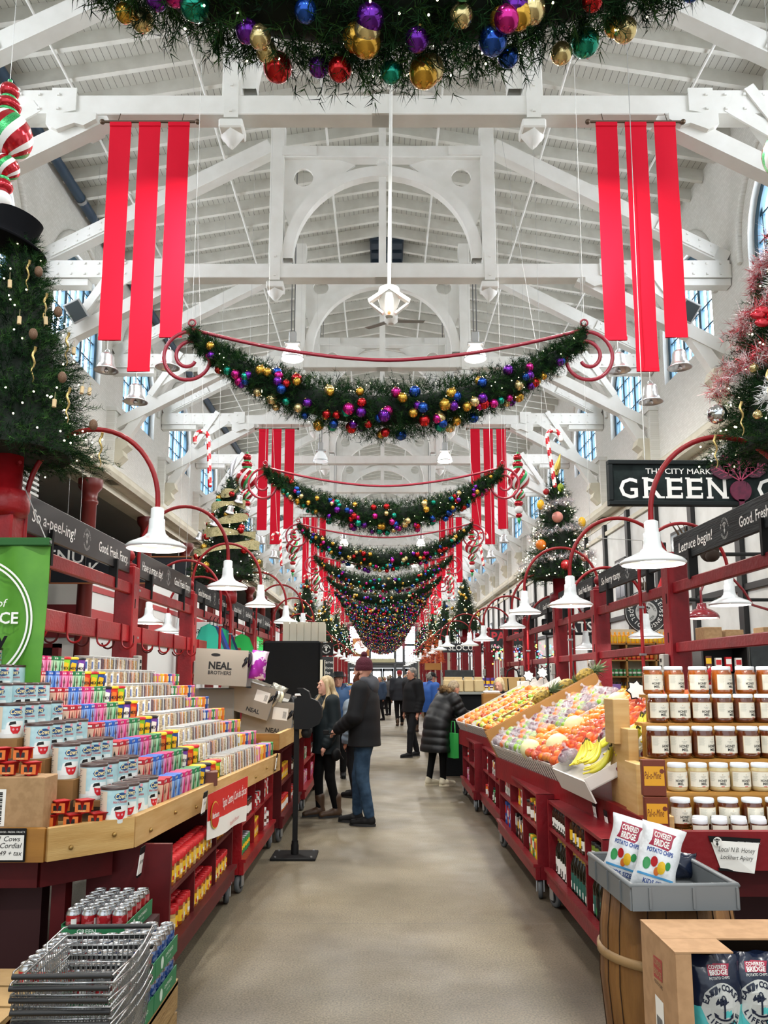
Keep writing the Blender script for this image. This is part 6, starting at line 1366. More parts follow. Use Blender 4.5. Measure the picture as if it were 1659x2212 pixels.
# ---- bottles and packets in the right carts
OILC = Mx('oil_dark', '#12160f', .12); WINE = [bottle_me(.3, .034, OILC, Mx('foil_gold', '#b89a4a', .3, metal=.5), c, .2, .36, .62, (.12, .45), 'oil_bottle', tx) for c, tx in ((CWt, CK), (Mx('lab_gold', '#c9a23a'), CK), (Mx('lab_teal', '#1d5a50'), CWt), (CK, CG), (Mx('lab_gold'), CR))]
SMB = [bottle_me(.16, .027, Mx('sauce_dark', '#2b140c', .15), CK, CWt, .15, .6, .75, (.15, .5), 'sauce_bottle', CK), bottle_me(.18, .028, Mx('sauce_amber', '#4a2810', .15), Mx('foil_gold'), CY, .2, .5, .7, (.15, .5), 'sauce_bottle')]
R_ = lambda wh: (lambda i, r: f"{wh}, {od(i)} from near end, {RW[r]} row")
for (xf, y0, y1, z, me, st, rows, nm, wh, cat) in (
    (1.2, 4.66, 5.0, .22, [WINE[3], WINE[2]], .075, 2, 'oil_bottle', 'dark oil bottle nearest low bay', 'bottle'), (1.2, 5.05, 5.52, .22, [WINE[2], WINE[3], WINE[1]], .078, 2, 'oil_bottle', 'dark oil bottle middle low bay', 'bottle'), (1.2, 5.6, 6.05, .22, [WINE[0], WINE[1], WINE[4]], .078, 2, 'oil_bottle', 'oil bottle with pale label, far low bay', 'bottle'),
    (1.2, 4.66, 5.0, .53, [bottle_me(.12, .03, Mx('relish', '#6a7a1c'), CK, CWt, .15, .9, .8, nm='jar')], .075, 2, 'jar', 'green relish jar nearest upper shelf', 'jar'), (1.2, 5.05, 5.52, .53, [SMB[1], SMB[0]], .066, 2, 'sauce_bottle', 'amber sauce bottle middle upper shelf', 'bottle'), (1.2, 5.6, 6.05, .53, [SMB[0]], .064, 2, 'sauce_bottle', 'black sauce bottle far upper shelf', 'bottle'),
    (1.14, 6.26, 6.82, .22, [PKT[0], PKT[3]], .085, 2, 'packet', 'yellow packet near low bay, second right cart', 'packet'), (1.14, 6.9, 7.45, .22, [PKT[5], carton_me(.07, .04, .2, CK, CWt, dots=CBr)], .085, 2, 'packet', 'brown packet mid low bay, second right cart', 'packet'), (1.14, 7.56, 8.1, .22, [carton_me(.09, .04, .2, CB, CR, dots=CWt), PKT[2]], .1, 1, 'packet', 'blue packet far low bay, second right cart', 'packet'),
    (1.14, 6.26, 6.82, .5, [PKT[0], JARS[0]], .085, 2, 'packet', 'yellow packet near upper shelf, second right cart', 'packet'), (1.14, 6.9, 7.45, .5, [PKT[1], PKT[0]], .12, 1, 'packet', 'cherry packet mid upper shelf, second right cart', 'packet'), (1.14, 7.56, 8.1, .5, [PKT[1]], .1, 1, 'packet', 'white cherry packet far upper shelf, second right cart', 'packet'),
    (1.2, 8.4, 8.86, .22, [PKT[0], PKT[4]], .1, 1, 'packet', 'packet near low bay, third right cart', 'packet'), (1.2, 8.95, 9.46, .22, [SMB[0], PKT[3]], .09, 1, 'packet', 'packet mid low bay, third right cart', 'packet'), (1.2, 9.55, 9.95, .22, [PKT[2], JARS[1]], .09, 1, 'jar', 'jar far low bay, third right cart', 'jar'),
    (1.2, 8.4, 8.86, .52, [PKT[3], CN[0]], .1, 1, 'packet', 'packet near upper shelf, third right cart', 'packet'), (1.2, 8.95, 9.46, .52, [PKT[1], PKT[5]], .1, 1, 'packet', 'packet mid upper shelf, third right cart', 'packet'), (1.2, 9.55, 9.95, .52, [PKT[1]], .1, 1, 'packet', 'packet far upper shelf, third right cart', 'packet'),
    (1.12, 10.15, 10.75, .22, [bottle_me(.22, .035, CG, CG, CY, nm='sauce_bottle')], .15, 1, 'sauce_bottle', 'green bottle low in the last right cart', 'bottle'), (1.12, 10.85, 11.5, .22, [PKT[4], PKT[1]], .12, 1, 'packet', 'packet low in the last right cart', 'packet'), (1.12, 10.15, 10.75, .52, [PKT[3], PKT[1]], .12, 1, 'packet', 'packet on the near top shelf, last right cart', 'packet'), (1.12, 10.85, 11.5, .52, [PKT[1], CN[3]], .12, 1, 'packet', 'packet on the far top shelf, last right cart', 'packet')):
    shelf_fill(1, xf, y0, y1, z, me, st, rows, nm, R_(wh), cat, wh + 's', rz=0)
# ---- honey
HON = mat('honey_dark', '#4a1c08', .07, coat=.9, noise=(3, '#5e2a0c', .3, .7)); HONL = mat('honey_amber', '#8a4410', .07, coat=.9); CRM = mat('honey_creamed', '#c2b183', .12, coat=.8); LIDW = mat('jar_lid', '#e4e8ec', .3, coat=.2); LBL = mat('jar_label', '#dcd6c6', .55); LBR = mat('label_rim', '#b5946a', .6); JGL = mat('jar_glass', '#d8ccb4', .05, alpha=.45, spec=.8)
def honey_mesh(r, h, body, rot, small=False, blank=False):
    b = MB(); zt = h - .022; b.lathe([(0, 0), (r * .82, 0), (r * .97, .008), (r, .02), (r, zt - .035)], body, 28, sq=None)
    b.lathe([(r, zt - .035), (r * .98, zt - .02), (r * .9, zt - .006), (r * .88, zt)], body, 28); b.lathe([(0, zt - .03), (r * .95, zt - .034)][::-1], body, 28)
    b.lathe([(r * .9, zt), (r * .92, zt + .003), (r * .92, h - .006), (r * .87, h), (0, h + .001)], LIDW, 28)
    f = lambda e: (lambda u, v: cyl_map(r + e, (0, 0, 0), -math.pi / 2 + rot)(u, v)); wl = r * 1.3; z0, z1 = h * .17, h * .7
    if not small: rect(b, (-wl - .003, z0 - .002), (wl + .003, z1 + .003), f(.0003), LBR, 14)
    rect(b, (-wl, z0), (wl, z1), f(.0007), LBL, 14)
    s_ = r / .06
    txt(b, 'HONEY', .015 * s_, f(.0018), INK, (.004, z0 + (z1 - z0) * .34), bold=.02, width=.054 * s_); txt(b, 'MIEL', .015 * s_, f(.0018), INK, (.006, z0 + (z1 - z0) * .13), bold=.02, width=.036 * s_)
    if not small:
        txt(b, 'ATLANTIC', .005, f(.0015), INKG, (.004, z0 + (z1 - z0) * .66)); txt(b, 'GOLD', .005, f(.0015), INKG, (.004, z0 + (z1 - z0) * .58)); disc(b, (.004, z0 + (z1 - z0) * .82), .003, f(.0014), LBR, 4)
        for i in range(9): rect(b, (-wl * .93, z1 - .009 - i * .005), (-wl * .5 - .003 * (i % 3), z1 - .0075 - i * .005), f(.0012), mat('fine_print', '#b9b8ac', .7), 3)
        disc(b, (wl * .72, z0 + (z1 - z0) * .68), .008, f(.0012), mat('label_peach', '#d9b896', .6), 8); rect(b, (-.006, z0), (.012, z0 + .003), f(.0012), CR)
    return b.mesh('honey_jar')
ROWS = [(5.05, 1.496, HONL, .06, .17, [1.665, 1.795, 1.945, 2.09, 2.235, 2.365, 2.5, 2.63], 'topmost row'), (4.9, 1.336, HON, .06, .165, [1.64 + .127 * i for i in range(9)], 'second row from the top'), (4.75, 1.146, HON, .062, .175, [1.575 + .13 * i for i in range(9)], 'third row from the top'),
        (4.6, .984, CRM, .054, .148, [1.625 + .116 * i for i in range(9)], 'creamed row of the stand'), (4.46, .815, HON, .056, .15, [1.585 + .127 * i for i in range(9)], 'fifth row from the top')]
for ri, (y, z, mt, r, h, xs, wh) in enumerate(ROWS):
    ms = [honey_mesh(r, h, mt, a) for a in (0, .12, .5, -.1)]
    for i, x in enumerate(xs):
        if x > 2.45: continue
        q = ms[(i * 2 + ri) % 4 if not (ri == 1 and i > 2) else 2]; o = inst('honey_jar', q, None, (x, y, z)); tag(o, f"{'pale creamed' if ri == 3 else 'dark amber' if ri else 'amber'} honey jar with white lid, {od(i)} from the left, {wh}", 'jar', 'honey jars on the wooden stand')
HS = honey_mesh(.042, .095, HON, 0, True)
for r_ in range(2):
    for i in range(8): o = inst('small_honey_jar', HS, None, (1.62 + .1 * i + .03 * r_, 4.29 + (.075 if r_ else -.0), .791 if True else 0)); tag(o, f"small honey jar with white lid, {od(i)} from the left, {'back' if r_ else 'front'} row behind the apron", 'jar', 'small honey jars behind the apron')
t = thing('honey_stand', 'stepped wooden stand of amber pine carrying the honey jars', 'display stand'); AP = mat('stand_amber', '#b58134', .5, noise=(3, '#9c6a26', .35, .7, (1, 1, 8)))
for i, (y, z) in enumerate(((5.05, 1.496), (4.9, 1.336), (4.75, 1.146), (4.6, .984), (4.46, .815))):
    x0 = (1.6, 1.52, 1.49, 1.54, 1.52)[i]; m = MB(); m.bb((x0, y - .07, z - .02), (2.6, y + .075, z - .002), AP); m.bb((x0, y - .068, .8 if i == 4 else (1.336, 1.146, .984, .815)[i] - .02), (2.6, y - .05, z - .02), AP if i not in (1,) else AP)
    m.build('step_board', t)
m = MB()
for lo, hi in (((1.44, 4.85, .8), (1.5, 5.25, 1.3)), ((1.42, 4.66, .8), (1.48, 4.88, 1.12)), ((1.47, 4.52, .8), (1.53, 4.68, .98)), ((1.40, 5.0, 1.2), (1.5, 5.2, 1.47)), ((1.5, 4.4, .8), (1.53, 4.54, .88))): m.bb(lo, hi, PINE2, .004)
m.build('side_panel', t); m = MB(); [m.sphere(p, .009, KNOT, 8, 5) for p in ((1.62, 4.529, .9), (1.6, 4.529, .94), (1.56, 4.39, .81))]; m.build('knots', t)
PY, PB = Mx('palo_yellow', '#d99a1c'), Mx('palo_brown', '#6b2a12')
for i, (z, y) in enumerate(((.98, 4.42), (.792, 4.4))):
    t = thing('candy_bar_box', f"yellow and brown candy bar display box {'standing on the other' if i == 0 else 'at the foot of the honey stand'}", 'box', (1.435, y, z), -.1); MB().box((0, 0, .095), (.12, .05, .185), PB, .002).build('box', t); m = MB(); fn = flat_map((0, -.0265, 0), (1, 0, 0), (0, 0, 1)); fn2 = flat_map((0, -.028, 0), (1, 0, 0), (0, 0, 1)); rect(m, (-.052, .055), (.052, .155), fn, PY); txt(m, 'Pal-o-Mine', .04, fn2, PB, (-.008, .09), width=.085, shear=.25); disc(m, (.04, .13), .012, fn2, PB, 12); m.build('print', t)
# ---- fruit crates, tilted towards the aisle
def fmesh(nm, r, mt, sc=(1, 1, 1), dent=0.0, stem=None, n=18):
    b = MB(); vs0 = len(b.v); b.sphere((0, 0, 0), r, mt, n, 11, sc)
    if dent: b.v = [(x * (1 + .0), y, z - (dent * r * math.exp(-((x * x + y * y) / (r * r * .12))) * (1 if z > 0 else -.6))) for x, y, z in b.v]
    if stem: b.tube([(0, 0, r * sc[2] * .75), (r * .12, 0, r * sc[2] * 1.15)], r * .05, stem, 5)
    return b.mesh(nm)
def peel(nm, c, c2, r=.35, sc=60): return mat(nm, c, r, noise=(7, c2, .35, .7), bump=(sc, .12), coat=.15)
STEM = Mx('stem', '#5a4424', .7)
FR = {'orange': fmesh('orange', .042, peel('f_orange', '#e6861c', '#dc7614')), 'mandarin': fmesh('mandarin', .034, peel('f_mandarin', '#ea7a18', '#f08c28'), (1, 1, .85)), 'lemon': fmesh('lemon', .033, peel('f_lemon', '#edc62c', '#e8bb20'), (1, 1, 1.3)), 'lime': fmesh('lime', .032, peel('f_lime', '#8fb838', '#7aa82c'), (1, 1, 1.15)),
      'red apple': fmesh('apple', .042, peel('f_apple', '#b3202a', '#d08a3c', .22, 5), (1, 1, .9), .25, STEM), 'green apple': fmesh('apple', .042, peel('f_gapple', '#a9c04a', '#c4cf66', .22, 5), (1, 1, .9), .25, STEM), 'peach': fmesh('peach', .04, peel('f_peach', '#e0853c', '#c9482c', .6), (1, 1, .95), .15), 'plum': fmesh('plum', .03, peel('f_plum', '#4a1626', '#6c2034', .3), (1, 1, 1.1)),
      'mango': fmesh('mango', .052, peel('f_mango', '#e08a2c', '#c8502c', .4), (.8, .85, 1.35)), 'grapefruit': fmesh('grapefruit', .055, peel('f_gf', '#eca23c', '#e8955a')), 'pear': fmesh('pear', .036, peel('f_pear', '#c9b23c', '#b8a83a', .4), (.9, .9, 1.35), 0, STEM), 'white melon': fmesh('melon', .088, peel('f_melon', '#d9d8a4', '#cfd09a', .5, 14), (1, 1, 1.08)), 'melon': None}
class Slope:
    """sloping fruit surface: local (a up the slope, b along the aisle)"""
    def __init__(s, x, y, z, ang, skew=0): s.M = Matrix.Translation((x, y, z)) @ Matrix.Rotation(skew, 4, 'Z') @ Matrix.Rotation(-ang, 4, 'Y')
    def p(s, a, b, h=0): return s.M @ Vector((a, b, h))
ANG = .47
WBX = mat('white_carton', '#d9d4ce', .6); WBD = mat('print_plum', '#7a2a38', .6); BOXB = mat('pict_brown', '#a9793e', .65, noise=(4, '#9a6c36', .4, .7)); SLOT = mat('slot_dark', '#2a2a2c', .8)
def crate(sl, b0, b1, L, label, mt, a0=0.0, side='none', h=.1, slots=True):
    t = thing('fruit_crate', label, 'crate'); t.matrix_world = sl.M @ Matrix.Translation((a0, (b0 + b1) / 2, 0)); w = b1 - b0 - .01
    for lo, hi, nm in (((0, -w / 2, -.02), (L, w / 2, -.012), 'bottom'), ((-.006, -w / 2, -.1), (.004, w / 2, h * .75), 'front_flap'), ((0, -w / 2, -.02), (L, -w / 2 + .008, h), 'side_panel'), ((0, w / 2 - .008, -.02), (L, w / 2, h), 'side_panel')): m = MB(); m.bb(lo, hi, mt); m.build(nm, t)
    if slots:
        m = MB(); n = int(w / .06)
        for i in range(n): m.bb((-.008, -w / 2 + (i + .35) * w / n, -.095), (-.006, -w / 2 + (i + .5) * w / n, h * .5), SLOT)
        m.build('slots', t)
    if side == 'pict':
        m = MB(); fn = lambda u, v: (L * .45 + u, -w / 2 - .0015, h * .35 + v); fn2 = lambda u, v: (L * .45 + u, -w / 2 - .003, h * .35 + v)
        disc(m, (0, 0), .16, fn, WBD, 24, .038); txt(m, 'WELL-PICT', .035, fn2, LBL, (0, -.015), bold=.02, width=.26); m.build('print', t)
    if side == 'red':
        m = MB(); fn = lambda u, v: (L * .4 + u, -w / 2 - .0015, h * .35 + v)
        for i in range(5): disc(m, (-.15 + .06 * i, .01 * (i % 2)), .028, fn, WBD, 7, .02)
        txt(m, 'FRESH FRUIT', .03, fn, WBD, (.2, -.01)); m.build('print', t)
    return t
FRN = [0]
def put_fruit(sl, a, b, kind, h=None, label=None, grp=None, rot=None):
    r = {'white melon': .088, 'grapefruit': .055, 'mango': .05}.get(kind, .04); p = sl.p(a, b, (h if h is not None else r * .8)); rg = random.Random(FRN[0]); FRN[0] += 1
    o = inst(kind.split()[-1] if kind != 'white melon' else 'melon', FR[kind], None, p, rot or (rg.uniform(-1, 1), rg.uniform(-.8, .8), rg.uniform(0, 6))); tag(o, label, kind.split()[-1], grp); return o
S2 = Slope(1.2, 10.3, .93, ANG, .1)     # citrus slope (far), b along +y from -1.0 to 1.2
S1 = Slope(1.2, 6.85, .9, ANG, .1)   # mixed slope (near)
for i, (b0, b1) in enumerate(((-1.05, -.42), (-.42, .2), (.2, .8), (.8, 1.3))): crate(S2, b0, b1, 1.3, f"white slotted crate tilted under the citrus, {od(i)} from the near end", WBX if i else BOXB, side='pict' if i == 0 else 'none', slots=True)
kinds2 = ['mango', 'peach', 'orange', 'lemon', 'green apple', 'plum', 'orange', 'lemon', 'pear', 'lime', 'red apple', 'orange', 'grapefruit', 'peach']
rg = random.Random(77); n = 0
for ia in range(14):
    for ib in range(25):
        a = .05 + ia * .085 + rg.uniform(-.012, .012); b = -.8 + ib * .084 + rg.uniform(-.012, .012) + (.04 if ia % 2 else 0)
        if b > 1.24 or n > 296: continue
        kd = kinds2[int((ib * .62 + ia * .35 + rg.uniform(0, 2.2))) % len(kinds2)]
        put_fruit(S2, a, b, kd, .06 + rg.uniform(-.01, .015) - .0, f"{kd} on the far citrus slope, {od(ia)} row up, {od(ib)} from the near end", 'loose fruit on the far slope'); n += 1
for i, (b0, b1, side) in enumerate(((-1.0, -.4, 'red'), (-.4, .2, 'none'), (.2, .75, 'none'), (.75, 1.12, 'none'))): crate(S1, b0, b1, 1.15, f"white fruit crate tilted to the aisle, {od(i)} from the bananas", WBX, side=side)
crate(S1, 1.13, 1.2, 1.25, 'brown Well-Pict crate on edge between the two fruit slopes', BOXB, side='pict', h=.2, slots=False)
PLB = mat('clear_bag', '#f0ecf4', .08, alpha=.3, spec=1.0, bump=(18, 1.0)); NET = mat('orange_net', '#e2401c', .45, alpha=.36, bump=(90, .6)); RNET = mat('red_net', '#d8301c', .45, alpha=.6, bump=(90, .6))
bagm = {}
for nm, mt in (('clear', PLB), ('net', NET)):
    b = MB(); b.sphere((0, 0, 0), .5, mt, 22, 14, (1, .85, .62), fl=lambda a, ph: 1 + .05 * math.sin(a * 5 + ph * 3) + .03 * math.sin(a * 11)); b.tube([(.3, .1, .18), (.42, .2, .34), (.5, .3, .4)], 0, mt, 8, rs=[.14, .04, .1]); bagm[nm] = b.mesh('bag')
def bag_of(sl, a, b, kind, n, size, mt, label, cat, h=.09):
    t = thing('fruit_bag', label, cat); t.matrix_world = sl.M @ Matrix.Translation((a, b, h)); rg = random.Random(int(a * 100 + b * 1000)); o = inst('bag', bagm[mt], t, (0, 0, 0), (0, 0, rg.uniform(0, 6)), size); nm = kind.split()[-1]
    for i in range(n):
        an = 6.28 * i / max(1, n - 1); rr = 0 if i == n - 1 else size * .27
        inst(nm, FR[kind], t, (rr * math.cos(an), rr * math.sin(an) * .85, .012 * (i % 2) + (.02 if i == n - 1 else 0)), (i, i * 2, 0))
rg = random.Random(5)
GRID = []
layout = ['citrus net', 'apple', 'melon', 'orange', 'clear plum', 'clear lime', 'clear peach', 'clear plum']
nn = 0
for ia in range(8):
    for ib in range(14):
        a = .07 + ia * .14; b = -.93 + ib * .15; f = (b + .93) / 2.0 + rg.uniform(-.05, .05); an = od(ia) + ' row up, ' + od(ib) + ' from the bananas'
        if f < .2: kd = 'net' if (ia + ib) % 3 != 2 else 'apples'
        elif f < .36: kd = 'apples' if ia % 4 != 1 or ib % 2 else 'melon'
        elif f < .5: kd = 'melon' if ia % 3 == 0 and ib % 2 == 0 else 'oranges'
        elif f < .62: kd = 'oranges' if ia % 3 else 'lime'
        else: kd = ('plum', 'plum2', 'lime', 'peach')[(ia + ib) % 4]
        if kd == 'net': bag_of(S1, a, b, 'mandarin', 6, .19, 'net', f"red net bag of mandarins, {an}", 'net bag')
        elif kd == 'apples':
            for q in range(4): put_fruit(S1, a - .035 + .075 * (q % 2) + rg.uniform(-.01, .01), b - .035 + .075 * (q // 2), 'red apple', .07 + rg.uniform(0, .03), f"{('lower near', 'upper near', 'lower far', 'upper far')[q]} red apple of a cluster, {an}", 'red apples on the near slope')
        elif kd == 'melon': put_fruit(S1, a, b, 'white melon', .085, f"pale honeydew melon, {an}", 'honeydew melons')
        elif kd == 'oranges':
            for q in range(4): put_fruit(S1, a - .035 + .075 * (q % 2), b - .035 + .075 * (q // 2), 'mandarin' if ib % 2 else 'orange', .06 + rg.uniform(0, .03), f"{('lower near', 'upper near', 'lower far', 'upper far')[q]} orange of a cluster, {an}", 'oranges on the near slope')
        else: bag_of(S1, a, b, {'plum': 'plum', 'plum2': 'plum', 'lime': 'lime', 'peach': 'peach'}[kd], 6, .185, 'clear', f"clear bag of {dict(plum='plums', plum2='dark plums', lime='limes', peach='peaches')[kd]}, {an}", 'bagged fruit')
# pineapples
PIN = mat('pineapple_skin', '#b8983c', .6, noise=(26, '#7c6428', .45, .62), bump=(40, 1)); PLF = mat('pineapple_leaf', '#5a7048', .6, noise=(12, '#8a9a6c', .4, .6))
pb = MB(); pb.sphere((0, 0, 0), .075, PIN, 24, 20, (1, 1, 1.5), fl=lambda a, ph: 1 + .05 * math.cos(a * 8 + ph * 7) * math.cos(a * 8 - ph * 7)); pbm = pb.mesh('fruit_body'); pl = MB(); rg = random.Random(2)
for i in range(34):
    a = i * 2.4; el = .2 + 1.2 * (i / 34); L = .12 + .1 * (i / 34); d = Vector((math.cos(a) * math.cos(el), math.sin(a) * math.cos(el), math.sin(el))); s_ = Vector((-math.sin(a), math.cos(a), 0)) * .012; o = Vector((0, 0, .1)); mid_ = o + d * L * .5 + Vector((0, 0, .01)); tip = o + d * L + Vector((0, 0, -.02 * (1 - i / 34)))
    pl.add([tuple(o - s_ * .8), tuple(o + s_ * .8), tuple(mid_ + s_), tuple(mid_ - s_), tuple(tip), tuple(mid_ - Vector((0, 0, .006)))], [(0, 1, 2, 3), (3, 2, 4), (0, 3, 5), (5, 2, 1)], PLF)
plm = pl.mesh('leaf_crown')
for i, (x, y, z, r) in enumerate(((1.8, 9.3, 1.38, (-.2, 1.0, -.5)), (2.08, 9.36, 1.5, (-.2, 1.1, -.4)), (2.3, 9.3, 1.62, (-.3, 1.1, -.2)))):
    t = thing('pineapple', f"pineapple lying with its crown uphill, {od(i)} from the aisle", 'pineapple', (x, y, z), 0, 'pineapples between the crates', rot=r); inst('fruit_body', pbm, t); inst('leaf_crown', plm, t)
# bananas
BAN = mat('banana_yellow', '#d8c22c', .4, noise=(5, '#b6c03a', .35, .65), coat=.1); BANT = Mx('banana_tip', '#4a4420', .7)
def banana(curv, L=.2):
    b = MB(); n = 12; pts = []; rs = []
    for i in range(n + 1):
        f = i / n; a = (f - .5) * curv; R = L / curv; pts.append((R * math.sin(a), 0, R * (1 - math.cos(a)))); rs.append(.018 * (math.sin(math.pi * min(max(f * .9 + .06, 0), 1)) ** .45) if 0 < i < n else .005)
    b.tube(pts, 0, BAN, 6, rs=rs); b.tube([pts[-1], (pts[-1][0] + .012, 0, pts[-1][2] + .01)], .005, BANT, 6); b.tube([pts[0], (pts[0][0] - .03, 0, pts[0][2] + .02)], .006, BAN, 6); return b.mesh('banana')
bme = banana(1.3); SB_ = Slope(1.24, 5.42, .93, .45, .06)
crate(SB_, -.33, .42, .95, 'white and plum banana crate tilted at the near end of the fruit', WBX, side='red', h=.06, slots=False)
k = 0
for ia in range(4):
    for ib in range(3):
        t = thing('banana_bunch', f"bunch of green-yellow bananas, {od(ia)} up the slope, {od(ib)} from the honey stand", 'banana bunch'); t.matrix_world = SB_.M @ Matrix.Translation((.2 + .2 * ia, -.22 + .21 * ib, .075 + .02 * (k % 2))) @ Matrix.Rotation(.3 * ((k * 7) % 5) - .4, 4, 'Z')
        for q in range(6): inst('banana', bme, t, (-.02 + .008 * q, -.075 + .03 * q, .012 * math.sin(q)), (0.3 + .12 * (q - 3), -.35, -.12 * (q - 3)))
        k += 1
for i, (a, b) in enumerate(((.12, .36), (.45, .37), (.8, .36))): bag_of(SB_, a, b, 'plum', 6, .17, 'clear', f"clear bag of small plums behind the bananas, {od(i)} up the slope", 'bagged fruit', .08)
# small white price stars between the fruit
for i, (x, y, z) in enumerate(((1.95, 6.3, 1.5), (2.0, 11.2, 1.62), (2.15, 11.0, 1.66), (2.05, 5.45, 1.42))):
    t = thing('price_star', f"white starburst price card with black rim among the fruit, {od(i)} in order of height", 'price card', (x, y, z), 0, rot=(-.3, 0, .2)); m = MB(); n = 14; pts = [((.09 if j % 2 else .065) * math.cos(6.283 * j / n), (.09 if j % 2 else .065) * math.sin(6.283 * j / n)) for j in range(n)]; m.prism(pts, 0, .003, BLK); m.prism([(a * .85, b * .85) for a, b in pts], -.003, 0, PAPER); m.build('card', t); MB().tube([(0, 0.003, -.05), (0, .003, -.16)], .003, BLK, 5).build('pick', t)
# ---- barrel, tray, chip bags
BW = mat('barrel_wood', '#9a6c38', .6, noise=(2.4, '#6b4520', .35, .68, (4, 4, .7)), bump=(12, .4)); BWD = mat('barrel_joint', '#3a2412', .8); HOOP = mat('barrel_hoop', '#a8865a', .6, noise=(9, '#7a5c38', .4, .65))
t = thing('wooden_barrel', 'old wooden barrel with pale wooden hoops under the grey tray', 'barrel', (1.17, 3.52, 0)); m = MB(); m.lathe([(0, .02), (.225, .02), (.25, .15), (.272, .4), (.265, .6), (.245, .75), (.23, .752), (.22, .7), (0, .7)], BW, 40); m.build('staves', t)
m = MB()
for i in range(17):
    a = i * 6.283 / 17 + .05 * math.sin(i * 3)
    m.tube([((r + .0005) * math.cos(a), (r + .0005) * math.sin(a), z) for r, z in ((.228, .03), (.251, .15), (.2725, .4), (.2655, .6), (.2455, .75))], .0022, BWD, 4)
m.build('stave_joints', t)
for z, r in ((.12, .25), (.5, .273)): m = MB(); m.lathe([(r - .004, z - .018), (r + .009, z - .014), (r + .009, z + .014), (r - .004, z + .018)], HOOP, 40); m.build('hoop', t)
GT = mat('tray_grey', '#6f7375', .45); t = thing('grey_tray', 'shallow grey plastic tray resting on the barrel', 'tray', (1.09, 3.36, .765), .03); m = MB(); X, Y_ = .195, .27
for s in (-1, 1): m.bb((-X, s * Y_ - .006, 0), (X, s * Y_ + .006, .085), GT); m.bb((s * X - .006, -Y_, 0), (s * X + .006, Y_, .085), GT)
m.bb((-X, -Y_, 0), (X, Y_, .006), GT); m.build('pan', t); m = MB(); m.tube([(-X, -Y_, .085), (X, -Y_, .085), (X, Y_, .085), (-X, Y_, .085)], .011, GT, 6, True)
for i in range(3): m.bb((-X + .06 + .16 * i, -Y_ - .012, .008), (-X + .068 + .16 * i, -Y_, .08), GT)
for i in range(3): m.bb((-X - .012, -Y_ + .1 + .16 * i, .008), (-X, -Y_ + .108 + .16 * i, .08), GT)
m.build('rim', t)
def bag_mesh(w, h, d, bands, ruffle=.012):
    """pillow bag, upright; front towards -y; bands: [(z fraction, material)]"""
    nx_, nz_ = 14, 22; vs = []
    def P(i, j, s):
        u = i / nx_ * 2 - 1; v = j / nz_; th = d / 2 * max(0, (1 - u * u)) ** .5 * (math.sin(math.pi * min(1, max(0, v * 1.02))) ** .45 if 0 < v < 1 else 0); th *= 1 + .12 * math.sin(u * 5 + v * 9) * s
        wn_ = 1 - .1 * math.sin(math.pi * v) + .03 * math.sin(v * 14); return (u * w / 2 * wn_, s * (th + .001) + ruffle * math.sin(u * 7) * (v > .92), v * h)
    b = MB()
    for s in (-1, 1):
        grid = [P(i, j, s) for j in range(nz_ + 1) for i in range(nx_ + 1)]; by = {}
        for j in range(nz_):
            mt = bands[0][1]
            for f, mm in bands:
                if (j + .5) / nz_ >= f: mt = mm
            for i in range(nx_):
                q = (j * (nx_ + 1) + i, j * (nx_ + 1) + i + 1, (j + 1) * (nx_ + 1) + i + 1, (j + 1) * (nx_ + 1) + i); by.setdefault(mt.name, [mt, []])[1].append(q if s < 0 else q[::-1])
        for mt, fs in by.values(): b.add(grid, fs, mt, True)
    def fn(e):
        def g(u, v):
            uu = max(-.98, min(.98, u / (w / 2))); vv = max(.01, min(.99, v / h)); th = d / 2 * (1 - uu * uu) ** .5 * math.sin(math.pi * min(1, vv * 1.02)) ** .45; th *= 1 - .12 * math.sin(uu * 5 + vv * 9); wn_ = 1 - .1 * math.sin(math.pi * vv) + .03 * math.sin(vv * 14)
            return (u * wn_, -th - .002 - e, v)
        return g
    return b, fn
WB = mat('bag_white', '#e4e6e8', .35, bump=(12, .5)); CRIM = mat('logo_crimson', '#9c1c3c', .4); NAVB = mat('bag_navy', '#131d33', .25, bump=(10, .5)); TEB = mat('bag_teal', '#4fb3b3', .25, bump=(10, .5)); LBLU = Mx('bag_sky', '#4f9ccf'); BLUT = Mx('bag_blue_text', '#2a4a94')
def white_bag(loc, rot, lab):
    t = thing('chip_bag', lab, 'chip bag', loc, rot=rot); t.scale = (.84,) * 3; b, fn = bag_mesh(.2, .3, .12, [(0, WB)]); b.build('bag', t); m = MB(); f = fn(0); shape(m, [(-.06, .195), (.045, .185), (.06, .265), (-.05, .27)], f, CRIM); f = fn(.0015); txt(m, 'COVERED', .026, f, CWt, (0, .235), bold=.03, width=.085); txt(m, 'BRIDGE', .03, f, CWt, (0, .198), bold=.03, width=.075); txt(m, 'POTATO CHIPS', .02, f, BLUT, (-.0, .165), bold=.03, width=.125)
    for x, z, c, s_ in ((-.055, .11, CG, .02), (-.02, .125, CR, .017), (.02, .105, CY, .021), (.05, .12, CG, .014), (.0, .085, COr, .014)): disc(m, (x, z), s_, f, c, 12, s_ * 1.4)
    rect(m, (-.085, .055), (.085, .065), f, LBLU, 6); txt(m, 'KIDS SIZE', .022, f, BLUT, (0, .022), bold=.02, width=.1); m.build('print', t)
white_bag((.975, 3.47, .78), (-.2, .22, -.5), 'white bag of potato chips at the back of the grey tray'); white_bag((1.055, 3.33, .775), (-.25, .25, -.3), 'white bag of potato chips in front with a red spot')
CBX2 = mat('carton_tan', '#b08a64', .75, noise=(20, '#a47f5a', .4, .6)); CDK = mat('carton_inside', '#3a2a1c', .9)
